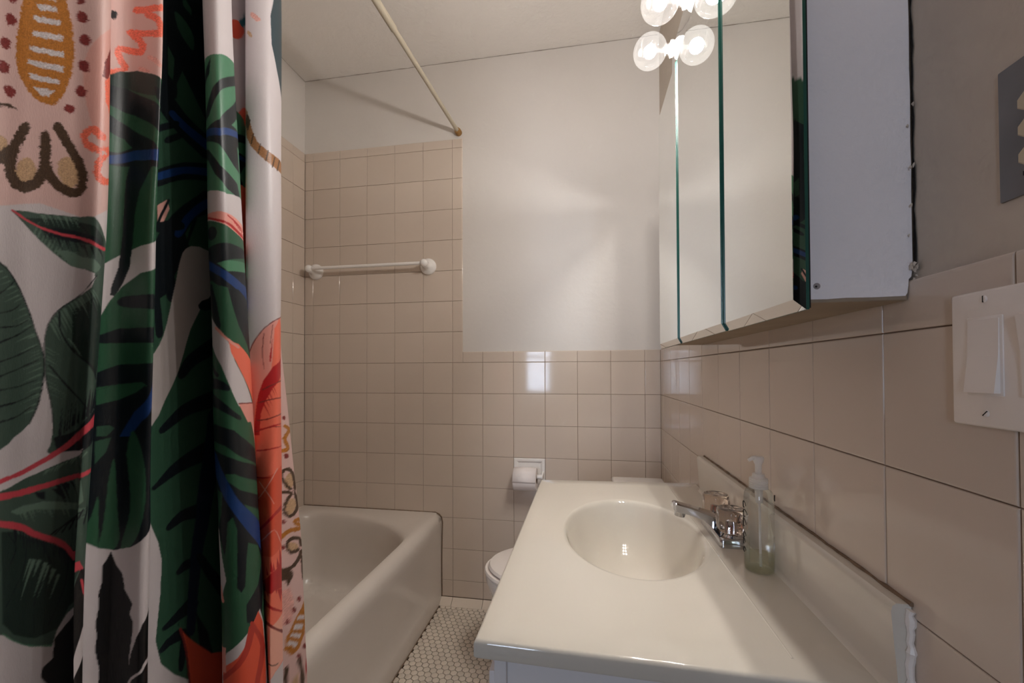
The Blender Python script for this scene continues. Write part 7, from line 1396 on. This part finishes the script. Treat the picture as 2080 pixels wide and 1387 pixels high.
F~M 27.42 0.497 27.37 0.494 27.25 0.497 27.15 0.503 27.1 0.509 27.15 0.512 27.26 0.509 27.38 0.503
F~Y 28.14 0.614 27.61 0.6 27.01 0.59 26.5 0.566 26.45 0.546 26.8 0.52 27.3 0.518 27.88 0.537 28.12 0.57
F~W 27.36 0.59 27.98 0.576 27.9 0.568 27.21 0.586
F~W 27.07 0.58 27.78 0.559 27.62 0.552 26.9 0.574
F~W 26.82 0.569 27.54 0.544 27.39 0.539 26.71 0.565
F~W 26.64 0.559 27.24 0.534 27.05 0.529 26.59 0.552
F~B 26.46 0.508 26.33 0.471 26.38 0.466 26.43 0.463 26.48 0.461 26.54 0.462 26.66 0.499 26.62 0.505 26.57 0.508 26.52 0.509
F~B 27.14 0.497 27.2 0.488 27.26 0.479 27.31 0.47 27.34 0.462 27.35 0.454 27.34 0.446 27.32 0.438 27.31 0.43 27.37 0.423 27.45 0.419 27.52 0.417 27.61 0.417 27.63 0.425 27.66 0.433 27.67 0.442 27.66 0.451 27.62 0.46 27.55 0.47 27.48 0.479 27.42 0.488 27.32 0.496 27.24 0.499 27.18 0.5
F~T 26.78 0.472 27.2 0.464 27.19 0.427 26.73 0.446
FR 27.9 0.479 27.77 0.443 27.81 0.439 27.87 0.437 27.93 0.436 28 0.437 28.08 0.477 28.06 0.478 28.02 0.479 27.98 0.479"""
# ------------------------------------------------------------------ shower curtain
CKA = np.array([[float(v) for v in l.split()] for l in CK.strip().split('\n')]).reshape(len(CZL), -1, 2)
def _w(t): return np.array([-.5*t+t*t-.5*t**3, 1-2.5*t*t+1.5*t**3, .5*t+2*t*t-1.5*t**3, -.5*t*t+.5*t**3])
def catm(A, x):
    n = len(A); x = np.clip(x, 0, n - 1 - 1e-9); i = np.floor(x).astype(int); t = x - i
    w = _w(t); out = 0
    for k in range(4):
        j = np.clip(i - 1 + k, 0, n - 1); out = out + A[j] * w[k].reshape(-1, *([1] * (A.ndim - 1)))
    return out
def pack_s(*hexs): return hexs
mid = catm(CKA, np.array([np.interp(1.2, CZL, range(len(CZL)))]))[0]
us = []
hidden = {0: .01, 1: .01, 2: .01, 7: .004, 11: .004, 14: .004, 15: .004, 18: .003, 21: .004, 22: .004, 25: .003}
for i in range(len(mid) - 1):
    P_ = catm(mid, np.linspace(i, i + 1, 12)); Ls = np.sqrt((np.diff(P_, axis=0) ** 2).sum(1)).sum()
    n = max(3, int(Ls / hidden.get(i, 0.0009 if i < 7 else 0.0012)))
    us += list(np.linspace(i, i + 1, n, endpoint=False))
us = np.array(us + [len(mid) - 1 - 1e-6])
zs = np.concatenate([np.arange(.16, .50, .012), np.arange(.50, 1.87, .0011), np.arange(1.872, 2.289, .012), [2.289]])
NU, NZ = len(us), len(zs)
Kz = catm(CKA, np.interp(zs, CZL, range(len(CZL))))           # NZ, nc, 2
XY = catm(np.swapaxes(Kz, 0, 1), us)                          # NU, NZ, 2
co = np.empty((NU, NZ, 3)); co[..., :2] = XY; co[..., 2] = zs[None, :]
# faint sideways ripples in the cloth
co[..., 0] += 0.0011 * np.sin(us[:, None] * 2.1 + zs[None, :] * 9.0) * np.sin(zs[None, :] * 5.0 + us[:, None])
seglen = np.sqrt((np.diff(co[:, NZ // 2, :2], axis=0) ** 2).sum(1)); seglen = np.append(seglen, seglen[-1])
du = np.gradient(us); upm = 1.0 / np.maximum(seglen / np.append(np.diff(us), 1e-3), 0.008)     # u units per metre
PALH = {'W': (198, 190, 192), 'P': (208, 174, 168), 'Q': (214, 160, 150), 'q': (222, 150, 138), 'p': (232, 168, 148), 'K': (232, 112, 88), 'O': (214, 84, 58), 'o': (176, 56, 44),
        'R': (176, 30, 34), 'M': (124, 44, 42), 'Y': (172, 108, 38), 'B': (72, 52, 36), 'L': (150, 104, 66), 'T': (186, 152, 118), 'G': (42, 84, 60), 'g': (70, 122, 92), 'h': (96, 120, 106),
        'D': (46, 80, 62), 'e': (62, 82, 72), 'd': (26, 44, 38), 'X': (14, 22, 28), 'N': (18, 28, 50), 'U': (20, 56, 112), 'S': (192, 66, 78), 'Z': (10, 10, 12), 't': (20, 92, 104), 's': (38, 58, 66), 'w': (176, 168, 166)}
colr_ = np.empty((NU, NZ, 4), dtype=np.float32); colr_[...] = (*s2l(198, 190, 192), 1)
RNG = np.random.RandomState(2)
ju = RNG.randn(NU, NZ) * 0.0005; jz = RNG.randn(NU, NZ) * 0.0005
def boxblur(a):
    return (a + np.roll(a, 1, 0) + np.roll(a, -1, 0) + np.roll(a, 1, 1) + np.roll(a, -1, 1)) / 2.2
ju = boxblur(ju) * np.minimum(upm, np.median(upm) * 2)[:, None]; jz = boxblur(jz)
ustep = np.append(np.diff(us), 1e-3); zstep = 0.0011
RANGE = {'A': (0, 7.45), 'B': (7.45, 11.5), 'C': (11.5, 15.2), 'D': (15.2, 18.6), 'G': (18.6, 22.2), 'E': (22.2, 25.6), 'F': (25.6, 28.1)}
for ln in CPOLY.strip().split('\n'):
    head, *nums = ln.split(' ')
    pan = head[0]; chalk = '~' in head; cc = head[-1]
    q = np.array([float(v) for v in nums]).reshape(-1, 2)
    r0, r1 = RANGE[pan]
    i0 = np.searchsorted(us, max(r0, q[:, 0].min() - .1)); i1 = np.searchsorted(us, min(r1, q[:, 0].max() + .1))
    k0 = np.searchsorted(zs, q[:, 1].min() - .004); k1 = np.searchsorted(zs, q[:, 1].max() + .004)
    if i1 <= i0 or k1 <= k0: continue
    U_ = np.broadcast_to(us[i0:i1, None], (i1 - i0, k1 - k0)); Z_ = np.broadcast_to(zs[None, k0:k1], (i1 - i0, k1 - k0))
    if chalk: U_ = U_ + ju[i0:i1, k0:k1]; Z_ = Z_ + jz[i0:i1, k0:k1]
    cov = np.zeros(U_.shape, np.float32)
    for fu, fz in ((-.25, -.25), (.25, -.25), (-.25, .25), (.25, .25)):
        ins = np.zeros(U_.shape, bool)
        Us = U_ + fu * ustep[i0:i1, None] * 1.5; Zs = Z_ + fz * zstep * 1.5
        x2, y2 = q[-1]
        for x1, y1 in q:
            if y1 != y2:
                ins ^= (Zs > min(y1, y2)) & (Zs <= max(y1, y2)) & (Us < (x2 - x1) * (Zs - y1) / (y2 - y1) + x1)
            x2, y2 = x1, y1
        cov += ins * 0.25
    col_ = np.array((*s2l(*PALH[cc]), 1), dtype=np.float32)
    c_ = np.broadcast_to(col_, (*cov.shape, 4)).copy()
    if chalk: c_[..., :3] *= np.clip(1 + 0.13 * RNG.randn(*cov.shape), .6, 1.5)[..., None]
    sub = colr_[i0:i1, k0:k1]
    colr_[i0:i1, k0:k1] = sub * (1 - cov[..., None]) + c_ * cov[..., None]
me = bpy.data.meshes.new('shower_curtain')
nv = NU * NZ
me.vertices.add(nv); me.vertices.foreach_set('co', co.reshape(-1).astype(np.float32))
ii = np.arange(NU - 1)[:, None] * NZ + np.arange(NZ - 1)[None, :]
quad = np.stack([ii, ii + NZ, ii + NZ + 1, ii + 1], -1).reshape(-1)
nf = (NU - 1) * (NZ - 1)
me.loops.add(nf * 4); me.loops.foreach_set('vertex_index', quad.astype(np.int32))
me.polygons.add(nf); me.polygons.foreach_set('loop_start', np.arange(nf, dtype=np.int32) * 4)
me.polygons.foreach_set('use_smooth', np.ones(nf, bool))
me.update(calc_edges=True)
at = me.color_attributes.new('print', 'FLOAT_COLOR', 'POINT'); at.data.foreach_set('color', colr_.reshape(-1))
m = bpy.data.materials.new('printed_satin'); m.use_nodes = True
nt = m.node_tree; b = nt.nodes['Principled BSDF']
b.inputs['Roughness'].default_value = 0.42; b.inputs['Specular IOR Level'].default_value = 0.4
vc = nt.nodes.new('ShaderNodeVertexColor'); vc.layer_name = 'print'
nt.links.new(vc.outputs['Color'], b.inputs['Base Color'])
tc = nt.nodes.new('ShaderNodeTexCoord'); wv = nt.nodes.new('ShaderNodeTexNoise'); wv.inputs['Scale'].default_value = 900
mpn = nt.nodes.new('ShaderNodeMapping'); mpn.inputs['Scale'].default_value = (1, 1, 0.25)
nt.links.new(tc.outputs['Object'], mpn.inputs[0]); nt.links.new(mpn.outputs[0], wv.inputs['Vector'])
bp = nt.nodes.new('ShaderNodeBump'); bp.inputs['Distance'].default_value = 0.00012
nt.links.new(wv.outputs['Fac'], bp.inputs['Height']); nt.links.new(bp.outputs[0], b.inputs['Normal'])
me.materials.append(m)
cur = bpy.data.objects.new('shower_curtain', me); COL.objects.link(cur)
tag(cur, 'hanging fabric shower curtain printed with tropical leaves, pink and coral shapes', 'shower curtain')
# rings that carry it on the rod
for k in range(9):
    y = 0.07 + k * 0.083
    xr_ = -0.609 - 0.0526 * (YB - y)
    bm = bmesh.new()
    tube(bm, [(xr_ + 0.021 * math.cos(a) , y, 2.310 + 0.027 * math.sin(a) - 0.006) for a in [2 * PI * j / 20 for j in range(21)]], 0.0016, 6, cap=False)
    obj('curtain_ring', bm, M['chrome'], cur, smooth=True)
